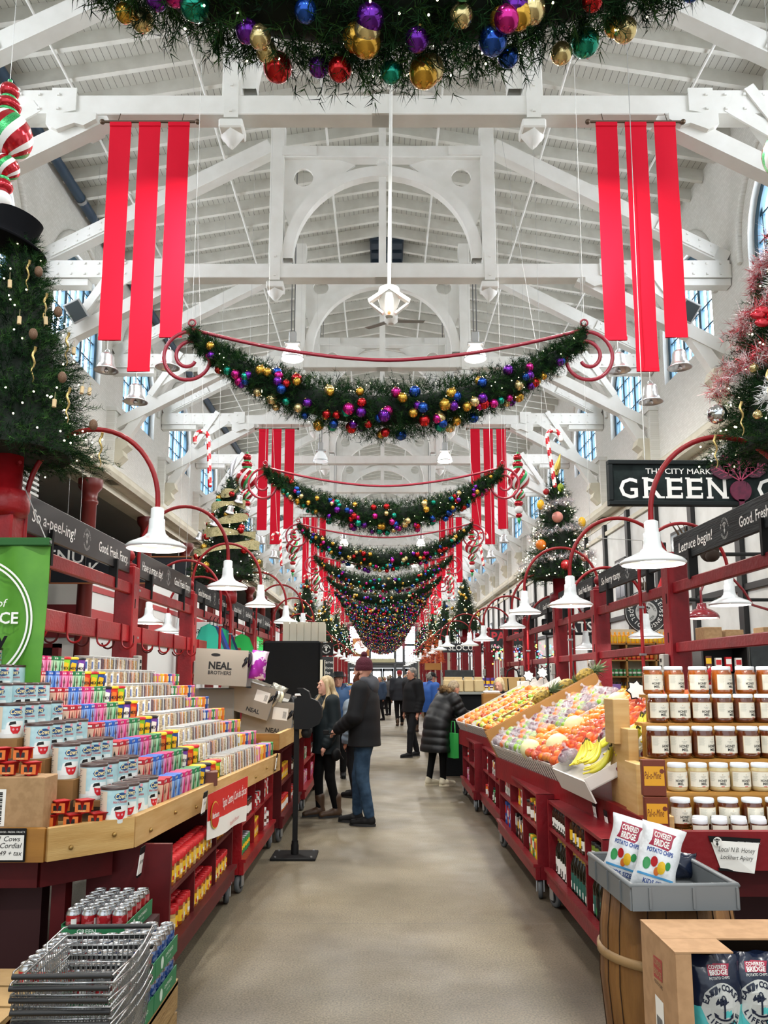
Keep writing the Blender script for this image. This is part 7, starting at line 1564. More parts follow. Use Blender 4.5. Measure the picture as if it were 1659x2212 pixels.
def chip_carton(x0, x1, y0, y1, z0, z1, lab):
    t = thing('chip_carton', lab, 'carton', ((x0 + x1) / 2, (y0 + y1) / 2, z0)); w, d, h = x1 - x0, y1 - y0, z1 - z0; m = MB()
    m.bb((-w / 2, -d / 2 + .002, .001), (-w / 2 + .008, d / 2 - .001, h - .002), CBX2); m.bb((w / 2 - .008, -d / 2 + .002, .001), (w / 2, d / 2 - .001, h - .002), CBX2); m.bb((-w / 2 + .002, d / 2 - .008, .002), (w / 2 - .002, d / 2, h - .003), CDK); m.bb((-w / 2 + .002, -d / 2 + .003, 0), (w / 2 - .002, d / 2 - .003, .009), CBX2); m.bb((-w / 2 + .05, -d / 2, .002), (w / 2 - .05, -d / 2 + .008, h * .13), CBX2); m.bb((-w / 2 + .001, -d / 2, .002), (-w / 2 + .05, -d / 2 + .008, h - .003), CBX2); m.bb((w / 2 - .05, -d / 2, .002), (w / 2 - .001, -d / 2 + .008, h - .003), CBX2)
    m.bb((-w / 2 - .001, -d / 2 + .13, h - .0055), (w / 2 + .001, d / 2 + .001, h), CBX2); m.bb((-w / 2 - .001, -d / 2 - .001, h - .005), (-w / 2 + .18, -d / 2 + .1295, h - .0005), CBX2); m.build('carton', t)
    m = MB(); fn = lambda u, v: (-w / 2 - .0012, u, v); fn2 = lambda u, v: (-w / 2 - .0022, u, v); g = lambda f: (lambda u, v: f(-u, v)); shape(m, [(-.045, h * .58), (.04, h * .6), (.045, h * .8), (-.04, h * .78)], g(fn), mat('print_brick', '#a4443c', .7)); txt(m, 'COVERED', .02, g(fn2), CBX2, (0, h * .71), bold=.02, width=.07); txt(m, 'BRIDGE', .02, g(fn2), CBX2, (0, h * .62), bold=.02, width=.07); txt(m, 'POTATO CHIPS', .012, g(fn), INK, (0, h * .53), width=.08)
    rect(m, (-.04, h * .12), (.04, h * .42), g(fn), PAPER)
    for i in range(9): rect(m, (-.028 + .006 * i, h * .15), (-.025 + .006 * i, h * .25), g(fn2), INK)
    m.build('print', t)
def lifestyle_bag(loc, rz, lab):
    t = thing('chip_bag', lab, 'chip bag', loc, rot=(-.06, 0, rz)); b, fn = bag_mesh(.19, .285, .1, [(0, TEB), (.5, NAVB)]); b.build('bag', t); m = MB(); f, f1, f2 = fn(0), fn(.0012), fn(.0024); shape(m, [(-.04, .232), (.04, .228), (.042, .262), (-.038, .264)], f, CRIM); txt(m, 'COVERED', .01, f1, CWt, (0, .249), bold=.02); txt(m, 'BRIDGE', .014, f1, CWt, (0, .233), bold=.03); txt(m, 'POTATO CHIPS', .008, f, CWt, (0, .22)); disc(m, (0, .14), .071, f, mat('bag_silver', '#b9bab6', .4), 32)
    arc_txt(m, 'EAST COAST', .017, .05, f1, NAVB, (0, .14), 90, 160, True, .04); arc_txt(m, 'LIFESTYLE', .017, .05, f1, NAVB, (0, .14), 270, 140, False, .04)
    line2(m, (0, .11), (0, .165), .006, f1, NAVB); ring(m, (0, .17), .004, .008, f1, NAVB, 14); line2(m, (-.018, .158), (.018, .158), .004, f1, NAVB)
    n_ = 10; pts = [(.03 * math.cos(math.radians(200 + 140 * i / n_)), .127 + .022 * math.sin(math.radians(200 + 140 * i / n_))) for i in range(n_ + 1)]
    for p, q in zip(pts[:-1], pts[1:]): line2(m, p, q, .006, f1, NAVB)
    for s_ in (-1, 1): shape(m, [(s_ * .034, .128), (s_ * .018, .118), (s_ * .03, .11)], f1, NAVB)
    txt(m, 'THICK CUT SEA SALT', .013, f, NAVB, (0, .043), bold=.03, width=.14); txt(m, 'SEL DE MER COUPE EPAISSE', .011, f, NAVB, (0, .024), bold=.02, width=.14); m.build('print', t)
chip_carton(.905, 1.62, 2.66, 3.0, .42, .76, 'open brown carton of teal chip bags, upper one of the stack'); chip_carton(.95, 1.66, 2.62, 2.98, .06, .4, 'open brown carton of teal chip bags, lower one of the stack')
t = thing('wooden_pallet', 'low wooden pallet below the stacked chip cartons', 'pallet', (1.3, 2.8, 0)); m = MB(); [m.bb((-.36, -.2 + .1 * i, .035), (.38, -.13 + .1 * i, .055), PINED) for i in range(4)]; m.bb((-.36, -.2, 0), (-.28, .2, .035), PINED); m.bb((.3, -.2, 0), (.38, .2, .035), PINED); m.build('pallet', t)
for j, (z, nm) in enumerate(((.432, 'upper'), (.075, 'lower'))):
    for i in range(4): lifestyle_bag((1.065 + .135 * i + (.03 if i > 1 else 0), 2.76 + .03 * (i % 2), z), .1 * (1 - i), f"navy and teal chip bag with anchor badge, {od(i)} from the left in the {nm} carton")
t = thing('chip_bag', 'small dark bag lying in the far corner of the grey tray', 'chip bag', (1.24, 3.52, .775)); b, fn = bag_mesh(.14, .1, .08, [(0, NAVB)]); b.build('bag', t)
for i, (x, y, z, r, mt, w, h, lab) in enumerate(((-1.27, 8.28, 1.58, (.1, .12, .2), mat('foil_purple', '#a02aa0', .3, .2, noise=(9, '#e9d3e6', .5, .53)), .17, .29, 'purple and white patterned snack bag beside the top grey carton'), (-1.2, 8.85, 1.28, (.2, .4, .3), mat('foil_silver'), .18, .26, 'silver chip bag leaning on the grey cartons'), (-1.08, 9.3, 1.14, (.2, .5, .3), CK, .18, .26, 'black chip bag leaning on the grey cartons'), (-1.02, 9.15, 1.0, (.3, .4, .3), mat('foil_cream'), .18, .24, 'cream chip bag at the foot of the grey cartons'))):
    t = thing('chip_bag', lab, 'snack bag', (x, y, z), rot=r); b, fn = bag_mesh(w, h, .09, [(0, mt)]); b.build('bag', t)
# ================================================================ left foreground
OLDW = mat('crate_wood', '#a98a5a', .65, noise=(3, '#8a6c40', .35, .7, (1, 1, 6)), bump=(14, .3))
t = thing('slatted_crate', 'long slatted wooden crate under the green can trays', 'crate', (-1.05, 3.1, 0)); m = MB()
for z in (.02, .15): m.bb((.12, -.75, z), (.14, .75, z + .115), OLDW)
for y in (-.75, 0, .73): m.bb((.095, y, 0), (.12, y + .03, .27), OLDW)
m.bb((-.4, -.75, .25), (.14, .75, .272), OLDW); m.bb((-.4, -.77, 0), (.14, -.75, .26), OLDW); m.build('slats', t)
t = thing('wooden_crate', 'old wooden crate with a light top at the left edge', 'crate', (-1.62, 3.25, 0)); m = MB()
for i in range(3): m.bb((-.4, -.3 + .2 * i, .4), (.3, -.12 + .2 * i, .42), OLDW)
m.bb((-.4, -.3, 0), (-.38, .3, .4), OLDW); m.bb((.28, -.3, 0), (.3, -.2, .4), OLDW); [m.bb((-.4, -.31, .03 + .13 * i), (.3, -.295, .14 + .13 * i), OLDW) for i in range(3)]; m.build('boards', t)
CAR, CAB = mat('can_red', '#b8242c', .3, .4, noise=(30, '#d8747a', .52, .56)), mat('can_blue', '#234c9c', .3, .4, noise=(30, '#8fa8d8', .52, .56)); ALUM = mat('can_top', '#c3c5c7', .22, .9)
def soda(mt):
    b = MB(); r = .033; b.lathe([(0, 0), (.024, 0), (r, .01), (r, .098)], mt, 20); b.lathe([(r, .098), (.0325, .106), (.0265, .118), (.028, .122), (.026, .1215), (.0235, .1165), (0, .1165)], ALUM, 20); b.bb((-.008, -.004, .1175), (.012, .004, .119), ALUM); rect(b, (-.012, .03), (.012, .085), cyl_map(r + .0006, (0, 0, 0), -1.2), CWt, 3); return b.mesh('soda_can')
SR, SBu = soda(CAR), soda(CAB); TRG = mat('tray_green', '#23764a', .55); TRW = mat('tray_print', '#cfe0d4', .6)
def can_tray(x0, y0, nx_, ny_, z, me, lab, canlab, r=.0345):
    w, d = nx_ * 2 * r + .006, ny_ * 2 * r + .006; t = thing('can_tray', lab, 'cardboard tray', (x0 + w / 2, y0 + d / 2, z), 0, 'green cardboard can trays'); m = MB(); h = .07
    m.bb((-w / 2, -d / 2, 0), (w / 2, d / 2, .004), TRG)
    for s in (-1, 1): m.bb((s * w / 2 - .002, -d / 2, 0), (s * w / 2 + .002, d / 2, h), TRG); m.bb((-w / 2, s * d / 2 - .002, 0), (w / 2, s * d / 2 + .002, h * .9), TRG)
    m.build('tray', t); m = MB(); fn = lambda u, v: (w / 2 + .003, u, v); disc(m, (-d * .22, .035), .022, fn, TRW, 14, .024); txt(m, 'ONTARIO', .014, fn, TRW, (d * .1, .038), bold=.02, width=d * .35); txt(m, 'craft soda', .01, fn, TRW, (d * .1, .02)); fn = lambda u, v: (u, -d / 2 - .003, v); txt(m, 'GREEN', .02, fn, TRW, (-.03, .03), bold=.02); m.build('print', t)
    for i in range(nx_):
        for j in range(ny_):
            o = inst('soda_can', me[(i + j) % len(me)] if isinstance(me, list) else me, None, (x0 + .003 + r + 2 * r * i, y0 + .003 + r + 2 * r * j, z + .005), (0, 0, (i * 7 + j * 3) % 6)); tag(o, f"{canlab}, {od(i)} from left, {od(j)} row back", 'can', canlab + 's')
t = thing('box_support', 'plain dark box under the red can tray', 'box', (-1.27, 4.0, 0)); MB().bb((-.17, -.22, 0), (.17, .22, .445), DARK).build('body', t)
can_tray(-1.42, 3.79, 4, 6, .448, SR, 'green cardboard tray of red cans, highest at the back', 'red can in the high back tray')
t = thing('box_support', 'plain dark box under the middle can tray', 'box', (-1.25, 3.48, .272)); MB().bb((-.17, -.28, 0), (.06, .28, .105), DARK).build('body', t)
can_tray(-1.41, 3.3, 4, 6, .38, SR, 'green cardboard tray seen through the wire baskets', 'red can seen through the baskets')
can_tray(-1.125, 3.1, 3, 5, .274, SBu, 'green cardboard tray of blue cans on the slatted crate', 'blue can in the lower near tray'); can_tray(-1.125, 3.46, 3, 5, .274, SBu, 'green tray of blue cans, lower far one on the crate', 'blue can in the lower far tray')
can_tray(-1.125, 3.1, 3, 5, .4, [SR], 'green cardboard tray of red cans, upper near one', 'red can in the upper near tray'); can_tray(-1.125, 3.46, 3, 5, .4, SBu, 'green cardboard tray of blue cans, upper far one', 'blue can in the upper far tray')
CHR = mat('basket_wire', '#b5b7b8', .25, .9); GRIP = mat('basket_grip', '#101113', .5)
def basket_mesh():
    b = MB(); w0, d0, w1, d1, H = .15, .235, .125, .205, .22; r = .0022
    def rim(z, f, rr): 
        w, d = w1 + (w0 - w1) * f, d1 + (d0 - d1) * f; b.tube([(-w, -d, z), (w, -d, z), (w, d, z), (-w, d, z)], rr, CHR, 6, True)
    rim(H, 1, .004); rim(H * .6, .6, r * 1.2); rim(H * .25, .25, r); rim(0, 0, .003)
    for i in range(17):
        u = -1 + 2 * i / 16
        for s in (-1, 1): b.tube([(u * w0, s * d0, H), (u * w1, s * d1, 0)], r * .7, CHR, 4, caps=False)
    for i in range(25):
        u = -1 + 2 * i / 24
        for s in (-1, 1): b.tube([(s * w0, u * d0, H), (s * w1, u * d1, 0)], r * .7, CHR, 4, caps=False)
    for i in range(13): u = -1 + 2 * i / 12; b.tube([(u * w1, -d1, 0), (u * w1, d1, 0)], r * .7, CHR, 4, caps=False)
    for i in range(17): u = -1 + 2 * i / 16; b.tube([(-w1, u * d1, 0), (w1, u * d1, 0)], r * .7, CHR, 4, caps=False)
    return b.mesh('wire_body')
def handle_mesh(s):
    b = MB(); pts = [(-.155, s * .05, .222), (-.165, s * .08, .24), (-.158, s * .22, .25), (-.15, s * .25, .245)]; b.tube(pts, .003, CHR, 6); b.tube([(-x, y, z) for x, y, z in pts], .003, CHR, 6); b.tube([(-.155 + .008 * math.cos(a), s * .05, .222 + .008 * math.sin(a)) for a in (0, 1.2, 2.4, 3.6, 4.8)], .002, CHR, 5, True); return b.mesh('handle_wire'), MB().tube([(-.15, s * .25, .245), (.15, s * .25, .245)], .0085, GRIP, 10).mesh('handle_grip')
bkm = basket_mesh(); h1, g1 = handle_mesh(-1); h2, g2 = handle_mesh(1)
for i in range(6):
    t = thing('shopping_basket', f"chrome wire shopping basket with black handles, {od(i)} from the bottom of the stack", 'basket', (-.99 + .005 * (i % 2), 2.9 - .004 * i, .274 + .036 * i), 0, 'nested wire shopping baskets', rot=(0, 0, .02 * (i % 3)))
    inst('wire_body', bkm, t)
    for h_, g_ in ((h1, g1), (h2, g2)): hh = inst('handle', h_, t); inst('grip', g_, hh)
# ================================================================ people (one continuous implicit surface per body or garment)
class Field:
    def __init__(s, lo, hi, h):
        s.h = h; s.lo = np.array(lo, float); n = np.ceil((np.array(hi) - s.lo) / h).astype(int) + 1
        s.ax = [s.lo[i] + h * np.arange(n[i]) for i in range(3)]; s.F = np.full(n, 0.3, np.float32)
    def win(s, lo, hi):
        sl = []
        for i in range(3):
            a = max(0, int((lo[i] - s.lo[i]) / s.h)); b = min(len(s.ax[i]), int((hi[i] - s.lo[i]) / s.h) + 2)
            if b <= a: return None
            sl.append(slice(a, b))
        return tuple(sl), np.meshgrid(*[s.ax[i][sl[i]] for i in range(3)], indexing='ij')
    def put(s, sl, d, k, cut=False):
        F = s.F[sl]; d = d.astype(np.float32)
        if cut: d = -d; h = np.clip(0.5 - 0.5 * (d - F) / -k if False else 0.5 + 0.5 * (d - F) / k, 0, 1); s.F[sl] = F * (1 - h) + d * h + k * h * (1 - h)
        else: h = np.clip(0.5 + 0.5 * (F - d) / k, 0, 1); s.F[sl] = F * (1 - h) + d * h - k * h * (1 - h)
    def cap(s, a, b, ra, rb, k=0.03, sc=None, rib=None):
        """tapered limb; sc: flattening (x,y) of the section"""
        a, b = np.array(a, float), np.array(b, float); m = max(ra, rb) * 1.5 + 0.06
        w = s.win(np.minimum(a, b) - m, np.maximum(a, b) + m)
        if not w: return
        sl, (X, Y, Z) = w; d = b - a; q = ((X - a[0]) * d[0] + (Y - a[1]) * d[1] + (Z - a[2]) * d[2]) / max(d @ d, 1e-9); q = np.clip(q, 0, 1)
        ex, ey, ez = X - a[0] - q * d[0], Y - a[1] - q * d[1], Z - a[2] - q * d[2]
        if sc: ex = ex / sc[0]; ey = ey / sc[1]
        r = ra + (rb - ra) * q
        if rib: r = r + rib[1] * (np.abs(np.sin(q * rib[0] * math.pi)) - 0.6)
        s.put(sl, np.sqrt(ex * ex + ey * ey + ez * ez) - r, k)
    def ell(s, c, r, k=0.03, rot=0.0, cut=False, fx=None):
        m = max(r) + 0.06; w = s.win(np.array(c) - m, np.array(c) + m)
        if not w: return
        sl, (X, Y, Z) = w; x, y, z = X - c[0], Y - c[1], Z - c[2]
        if rot: y, z = y * math.cos(rot) + z * math.sin(rot), -y * math.sin(rot) + z * math.cos(rot)
        n = np.sqrt((x / r[0]) ** 2 + (y / r[1]) ** 2 + (z / r[2]) ** 2); d = (n - 1) * min(r)
        if fx is not None: d = d + fx(X, Y, Z)
        s.put(sl, d, k, cut)
    def loft(s, secs, k=0.03, bend=None, rib=None, tilt=0.0):
        """stack of elliptic sections (z, cx, cy, rx, ry) blended along z; rib=(per metre, depth) quilting"""
        secs = sorted(secs); z = np.array([q[0] for q in secs]); R = np.array(secs)[:, 1:]
        lo = (R[:, 0] - R[:, 2]).min() - .07, (R[:, 1] - R[:, 3]).min() - .07, z[0] - .05; hi = (R[:, 0] + R[:, 2]).max() + .07, (R[:, 1] + R[:, 3]).max() + .07, z[-1] + .05
        w = s.win(lo, hi)
        if not w: return
        sl, (X, Y, Z) = w; zz = Z[0, 0, :]; cx, cy, rx, ry = [np.interp(zz, z, R[:, i]) for i in range(4)]
        n = np.sqrt(((X - cx) / rx) ** 2 + ((Y - cy) / ry) ** 2); d = (n - 1) * np.minimum(rx, ry)
        if rib: d = d - rib[1] * (np.abs(np.sin(Z * rib[0] * math.pi)) - 0.5)
        cap_ = np.maximum(z[0] - Z, Z - z[-1]); s.put(sl, np.maximum(d, cap_), k)
    def mesh(s, name, mt):
        F = s.F; nx_, ny_, nz_ = F.shape; S_ = F < 0
        C8 = sum(S_[i:nx_ - 1 + i, j:ny_ - 1 + j, k:nz_ - 1 + k].astype(np.int8) for i in (0, 1) for j in (0, 1) for k in (0, 1))
        act = (C8 > 0) & (C8 < 8); idx = -np.ones(act.shape, np.int64); I = np.argwhere(act); idx[act] = np.arange(len(I))
        P_ = np.zeros((len(I), 3)); cnt = np.zeros(len(I))
        cor = [(i, j, k) for i in (0, 1) for j in (0, 1) for k in (0, 1)]
        for a in cor:
            for ax in range(3):
                if a[ax]: continue
                b = list(a); b[ax] = 1; fa = F[I[:, 0] + a[0], I[:, 1] + a[1], I[:, 2] + a[2]]; fb = F[I[:, 0] + b[0], I[:, 1] + b[1], I[:, 2] + b[2]]
                x = (fa < 0) != (fb < 0); t = np.where(x, fa / np.where(x, fa - fb, 1), 0); p = np.tile(np.array(a, float), (len(I), 1)); p[:, ax] += t; P_ += p * x[:, None]; cnt += x
        V = s.lo + (I + P_ / cnt[:, None]) * s.h; Q = []
        for ax in range(3):
            o = [i for i in range(3) if i != ax]; n = [slice(None)] * 3; n2 = [slice(None)] * 3; n[ax] = slice(0, -1); n2[ax] = slice(1, None)
            for q in o: n[q] = slice(1, -1); n2[q] = slice(1, -1)
            A, B = S_[tuple(n)], S_[tuple(n2)]; E_ = np.argwhere(A != B)
            if not len(E_): continue
            up = A[tuple(E_.T)]; e = E_.copy(); e[:, o[0]] += 1; e[:, o[1]] += 1; c = []
            for da, db in ((0, 0), (1, 0), (1, 1), (0, 1)):
                g = e.copy(); g[:, o[0]] -= 1 - da; g[:, o[1]] -= 1 - db; c.append(idx[g[:, 0], g[:, 1], g[:, 2]])
            q = np.stack(c, 1); flip = up if ax != 1 else ~up; q[~flip] = q[~flip][:, ::-1]; Q.append(q)
        Q = np.concatenate(Q).astype(np.int32); Q = Q[(Q >= 0).all(1)]
        me = bpy.data.meshes.new(name); me.vertices.add(len(V)); me.vertices.foreach_set('co', V.astype(np.float32).ravel()); me.loops.add(Q.size); me.loops.foreach_set('vertex_index', Q.ravel()); me.polygons.add(len(Q)); me.polygons.foreach_set('loop_start', np.arange(0, Q.size, 4, dtype=np.int32)); me.materials.append(mt); me.update(); me.validate(); me.polygons.foreach_set('use_smooth', np.ones(len(me.polygons), bool)); me.update(); return me
SKIN = mat('skin', '#c98f76', .5, noise=(12, '#bd7f68', .4, .7)); SKIN2 = mat('skin_pale', '#d4a08a', .5, noise=(12, '#c98f7a', .4, .7))
def person(label, loc, rz, H=1.7, lean=0.0, turn=0.0, nod=0.0, arms=None, legs=None, coat=None, trousers=None, shoes=None, hair=None, hat=None, beard=None, res=.012, skin=SKIN, hood=None, scarf=None, extra=None, build=1.0, sex='m'):
    """local +y is forward. arms: ((elbow),(hand)) per side in metres from the shoulder; legs: foot (x,y) per side"""
    t = thing('person', label, 'person', loc, rz); t['group'] = 'people in the market'
    hip = .53 * H; L = lambda x, y, z: np.array([x, y * math.cos(lean) + (z - hip) * math.sin(lean), hip + (z - hip) * math.cos(lean) - y * math.sin(lean)]) if z > hip else np.array([x, y, z])
    sw = .118 * H * build if sex == 'm' else .104 * H; hr = .036 * H
    sh = [L(s * sw, 0, .815 * H) for s in (-1, 1)]; hipj = [np.array([s * .055 * H, 0, .52 * H]) for s in (-1, 1)]
    arms = arms or [((-.05, -.03, -.17 * H), (-.04, .04, -.33 * H)), ((.05, -.03, -.17 * H), (.04, .04, -.33 * H))]
    legs = legs or [(-.09, -.02), (.09, .03)]
    el = [sh[i] + np.array(arms[i][0]) for i in (0, 1)]; ha = [sh[i] + np.array(arms[i][1]) for i in (0, 1)]
    kn = [np.array([(hipj[i][0] + legs[i][0]) / 2 * 1.02, legs[i][1] * .5 + .03, .285 * H]) for i in (0, 1)]; an = [np.array([legs[i][0], legs[i][1] - .02, .05 * H]) for i in (0, 1)]
    nk = L(0, -.005, .85 * H); hc = L(0, .02, .925 * H); hc = hc + np.array([0, .03 * math.sin(nod + lean), -.02 * math.sin(nod)])
    ct, st = math.cos(turn), math.sin(turn); cn, sn = math.cos(nod + lean * .6), math.sin(nod + lean * .6)
    def Hd(x, y, z):   # head-local to body
        y, z = y * cn + z * sn, z * cn - y * sn; return hc + np.array([x * ct - y * st, x * st + y * ct, z])
    def field(m=.06): return Field((-.75, -.75, -.02), (.75, 1.05, H + .12), res)
    def crop(parts, m=.14):
        P_ = np.array(parts); return Field(P_.min(0) - m, P_.max(0) + m, res)
    R = H / 1.75
    B = crop([*el, *ha, *kn, *an, hc + [0, 0, .06], hc, nk, (0, 0, 0.02)] + [np.array([f[0], f[1] + .1, 0]) for f in legs], .17)
    B.loft([(.50 * H, 0, 0, .08 * H, .056 * H), (.6 * H, 0, 0, .075 * H, .055 * H)], .03)
    B.cap(L(0, 0, .55 * H), L(0, 0, .76 * H), .075 * H, .075 * H, .04, (1.15, .8)); B.cap(sh[0], sh[1], .032 * H, .032 * H, .04)
    B.cap(L(0, 0, .82 * H), hc - [0, 0, .03], .034 * H, .032 * H, .03)
    for i in (0, 1):
        B.cap(hipj[i], kn[i], .044 * H, .03 * H, .03); B.cap(kn[i], an[i], .029 * H, .02 * H, .02); B.cap(sh[i], el[i], .03 * H, .024 * H, .02); B.cap(el[i], ha[i], .024 * H, .0165 * H, .015)
        # hand: palm, four fingers, thumb
        d = ha[i] - el[i]; d = d / np.linalg.norm(d); sd = np.cross(d, [0, 0, 1.0] if abs(d[2]) < .8 else [0, 1.0, 0]); sd /= np.linalg.norm(sd); up = np.cross(sd, d); pal = ha[i] + d * .05 * R
        B.cap(ha[i], pal + d * .01, .02 * R, .03 * R, .012, None)
        for f in range(4):
            o = pal + sd * (.021 - .014 * f) * R + d * .015 * R; ln = (.036, .041, .038, .029)[f] * R; m_ = o + d * ln + up * -.006; B.cap(o, m_, .0088 * R, .008 * R, .004); B.cap(m_, m_ + (d * .75 - up * .7) * ln * .75, .008 * R, .007 * R, .003)
        th = ha[i] + d * .02 * R; B.cap(th + sd * .018 * R, th + sd * .04 * R + d * .025 * R, .011 * R, .009 * R, .006); B.cap(th + sd * .04 * R + d * .025 * R, th + sd * .038 * R + d * .05 * R - up * .01, .009 * R, .0075 * R, .003)
    # head with face
    B.ell(Hd(0, -.01, .03 * R), (.074 * R, .092 * R, .088 * R), .02); B.ell(Hd(0, .025 * R, -.035 * R), (.056 * R, .066 * R, .07 * R), .03); B.cap(Hd(0, .09 * R, .012 * R), Hd(0, .108 * R, -.022 * R), .008 * R, .0135 * R, .01); B.cap(Hd(-.03 * R, .083 * R, .032 * R), Hd(.03 * R, .083 * R, .032 * R), .01 * R, .01 * R, .012)
    for s in (-1, 1): B.ell(Hd(s * .031 * R, .093 * R, .012 * R), (.015 * R, .012 * R, .009 * R), .008, cut=True); B.ell(Hd(s * .031 * R, .081 * R, .012 * R), (.0115 * R, .0115 * R, .0115 * R), .004); B.ell(Hd(s * .076 * R, -.005, .0), (.01 * R, .02 * R, .032 * R), .008)
    B.cap(Hd(-.018 * R, .088 * R, -.052 * R), Hd(.018 * R, .088 * R, -.052 * R), .0065 * R, .0065 * R, .006); B.cap(Hd(-.014 * R, .088 * R, -.063 * R), Hd(.014 * R, .088 * R, -.063 * R), .007 * R, .007 * R, .006); B.ell(Hd(0, .078 * R, -.092 * R), (.022 * R, .018 * R, .016 * R), .02)
    for i in (0, 1): B.cap(an[i] - [0, 0, .02], np.array([legs[i][0], legs[i][1] + .1, .035]), .03, .022, .02)
    inst('body', B.mesh('body', skin), t)
    m = MB()
    for s in (-1, 1): m.sphere(tuple(Hd(s * .031 * R, .0895 * R, .012 * R)), .0062 * R, BLK, 8, 6, (1.3, .6, .8)); m.box(tuple(Hd(s * .031 * R, .094 * R, .034 * R)), (.026 * R, .006, .005), hair[0] if hair else BLK, 0, turn)
    m.box(tuple(Hd(0, .0955 * R, -.0575 * R)), (.03 * R, .004, .003), mat('lip_line', '#7a3a34', .6), 0, turn); m.build('face_features', t)
    if trousers:
        mt, fit = trousers; T_ = crop([*hipj, *kn, *an], .17)
        T_.loft([(.47 * H, 0, 0, .098 * H * fit, .072 * H * fit), (.56 * H, 0, 0, .09 * H * fit, .066 * H * fit)], .03)
        for i in (0, 1): T_.cap(hipj[i], kn[i], .06 * H * fit, .041 * H * fit, .025); T_.cap(kn[i], an[i] + [0, 0, .03], .0405 * H * fit, .032 * H * fit, .02, rib=(6, .0022) if fit > .95 else None)
        inst('trousers', T_.mesh('trousers', mt), t)
    if shoes:
        mt, boot, sole = shoes; Sh = crop([np.array([f[0], f[1] - .1, 0]) for f in legs] + [np.array([f[0], f[1] + .2, .1 + boot]) for f in legs], .1); so = MB()
        for i in (0, 1):
            fx, fy = legs[i]; Sh.cap((fx, fy - .045, .055), (fx, fy + .03, .055), .044, .042, .02); Sh.cap((fx, fy + .03, .05), (fx, fy + .165, .036), .043, .034, .02, (1.08, 1)); Sh.cap((fx, fy - .035, .05), (fx, fy - .03 if not boot else an[i][1], .1 + boot), .042, .046 if not boot else .058, .02)
            so.lathe([(0, 0), (.058, 0), (.06, .012), (.057, .024), (0, .024)], sole, 18, (0, 0, 0)); n0 = len(so.v) 
        # sole: stretched outline
        so = MB()
        for i in (0, 1):
            fx, fy = legs[i]; pts = [(fx + (.046 - .006 * math.sin(a)) * math.cos(a), fy + .055 + .148 * math.sin(a)) for a in [6.283 * q / 20 for q in range(20)]]; top_poly(so, pts, 0.0, .026, sole)
        inst('shoes', Sh.mesh('shoes', mt), t); so.build('soles', t)
    if coat:
        mt, hem, fl, quilt, slack = coat; K = crop([*el, *ha, *sh, nk, np.array([.2, .2, hem * H]), np.array([-.2, -.2, hem * H]), L(.15, .15, .8 * H), L(-.15, -.15, .8 * H)], .16); e = .028 + slack
        zs = [(.735, .1, .07), (.66, .1, .073), (.57, .1, .075), (hem, .1 * fl + .0, .078 * fl)]
        # torso in leaned space: several blended caps
        for (a, b) in zip(zs[:-1], zs[1:]):
            A_, B_ = L(0, 0, a[0] * H), L(0, 0, b[0] * H); K.cap(A_, B_, a[1] * H * .82 * build + e, b[1] * H * .82 * build + e, .04, (1.2, .86), rib=((a[0] - b[0]) * H * quilt[0], quilt[1]) if quilt else None)
        K.cap(sh[0] - [0, 0, .01], sh[1] - [0, 0, .01], .038 * H + e * .35, .038 * H + e * .35, .05)
        for i in (0, 1):
            q = (4, .006) if not quilt else (3, quilt[1]); K.cap(sh[i], el[i], .036 * H + e * .8, .033 * H + e * .6, .03, rib=q if quilt else None); K.cap(el[i], el[i] + (ha[i] - el[i]) * .93, .033 * H + e * .6, .026 * H + e * .5, .02, rib=q)
        K.cap(L(0, -.0, .8 * H), L(0, 0, .745 * H), .06 * H, .085 * H, .03, (1.35, .9)); K.cap(L(0, -.0, .83 * H), nk + [0, 0, .012], .046 * H, .04 * H, .02)
        K.F[:, :, :max(0, int((hem * H - K.lo[2]) / res))] = .05
        inst('coat', K.mesh('coat', mt), t)
    if hood:
        mt, sz = hood; Q = crop([nk + [0, -.1, 0], nk + [.1, .1, .1], nk - [.1, .1, .05]], .16); o_ = L(0, -.075, .855 * H)
        for s in (-1, 1): Q.cap(o_ + [s * .0, 0, 0], L(s * .085, -.01, .865 * H), .062 * sz, .04 * sz, .03); Q.cap(L(s * .085, -.01, .865 * H), L(s * .05, .065, .83 * H), .04 * sz, .03, .02)
        Q.ell(tuple(o_ - [0, .02, .03]), (.1 * sz, .06 * sz, .085 * sz), .03); inst('hood', Q.mesh('hood', mt), t)
    if scarf:   # fur trim round the hood
        mt, sz = scarf; pts = [L(math.sin(a) * .115 * sz, -.055 - .075 * math.cos(a), .868 * H + .02 * math.cos(a)) for a in [6.283 * i / 60 for i in range(60)]]; b_ = np.repeat(np.array(pts), 14, 0); rgx = np.random.default_rng(3)
        inst('fur_trim', needle_mesh('fur_trim', b_ + rgx.normal(0, .012, b_.shape), rgx.normal(size=b_.shape), .045, 7, .03, .0018, [mt, mat('fur_dark', '#5a4026', .9)], 4), t); MB().tube([tuple(p) for p in pts], .026, mt, 8, True).build('fur_core', t)
    if hair:
        mt, style = hair; G = crop([hc + [.1, .12, .12], hc - [.14, .22, .12 if style != 'long' else .5], hc + [.14, .22, 0]], .05)
        G.ell(Hd(0, -.022 * R, .045 * R), (.083 * R, .095 * R, .09 * R), .02)
        if style in ('short', 'bob', 'wavy'): G.ell(Hd(0, -.045 * R, -.0 * R), (.08 * R, .07 * R, .075 * R), .02)
        if style == 'bob':
            for s in (-1, 1): G.cap(Hd(s * .07 * R, 0, .04 * R), Hd(s * .075 * R, -.005, -.08 * R), .03 * R, .026 * R, .02)
            G.ell(Hd(0, -.05, -.05 * R), (.08 * R, .06 * R, .08 * R), .02)
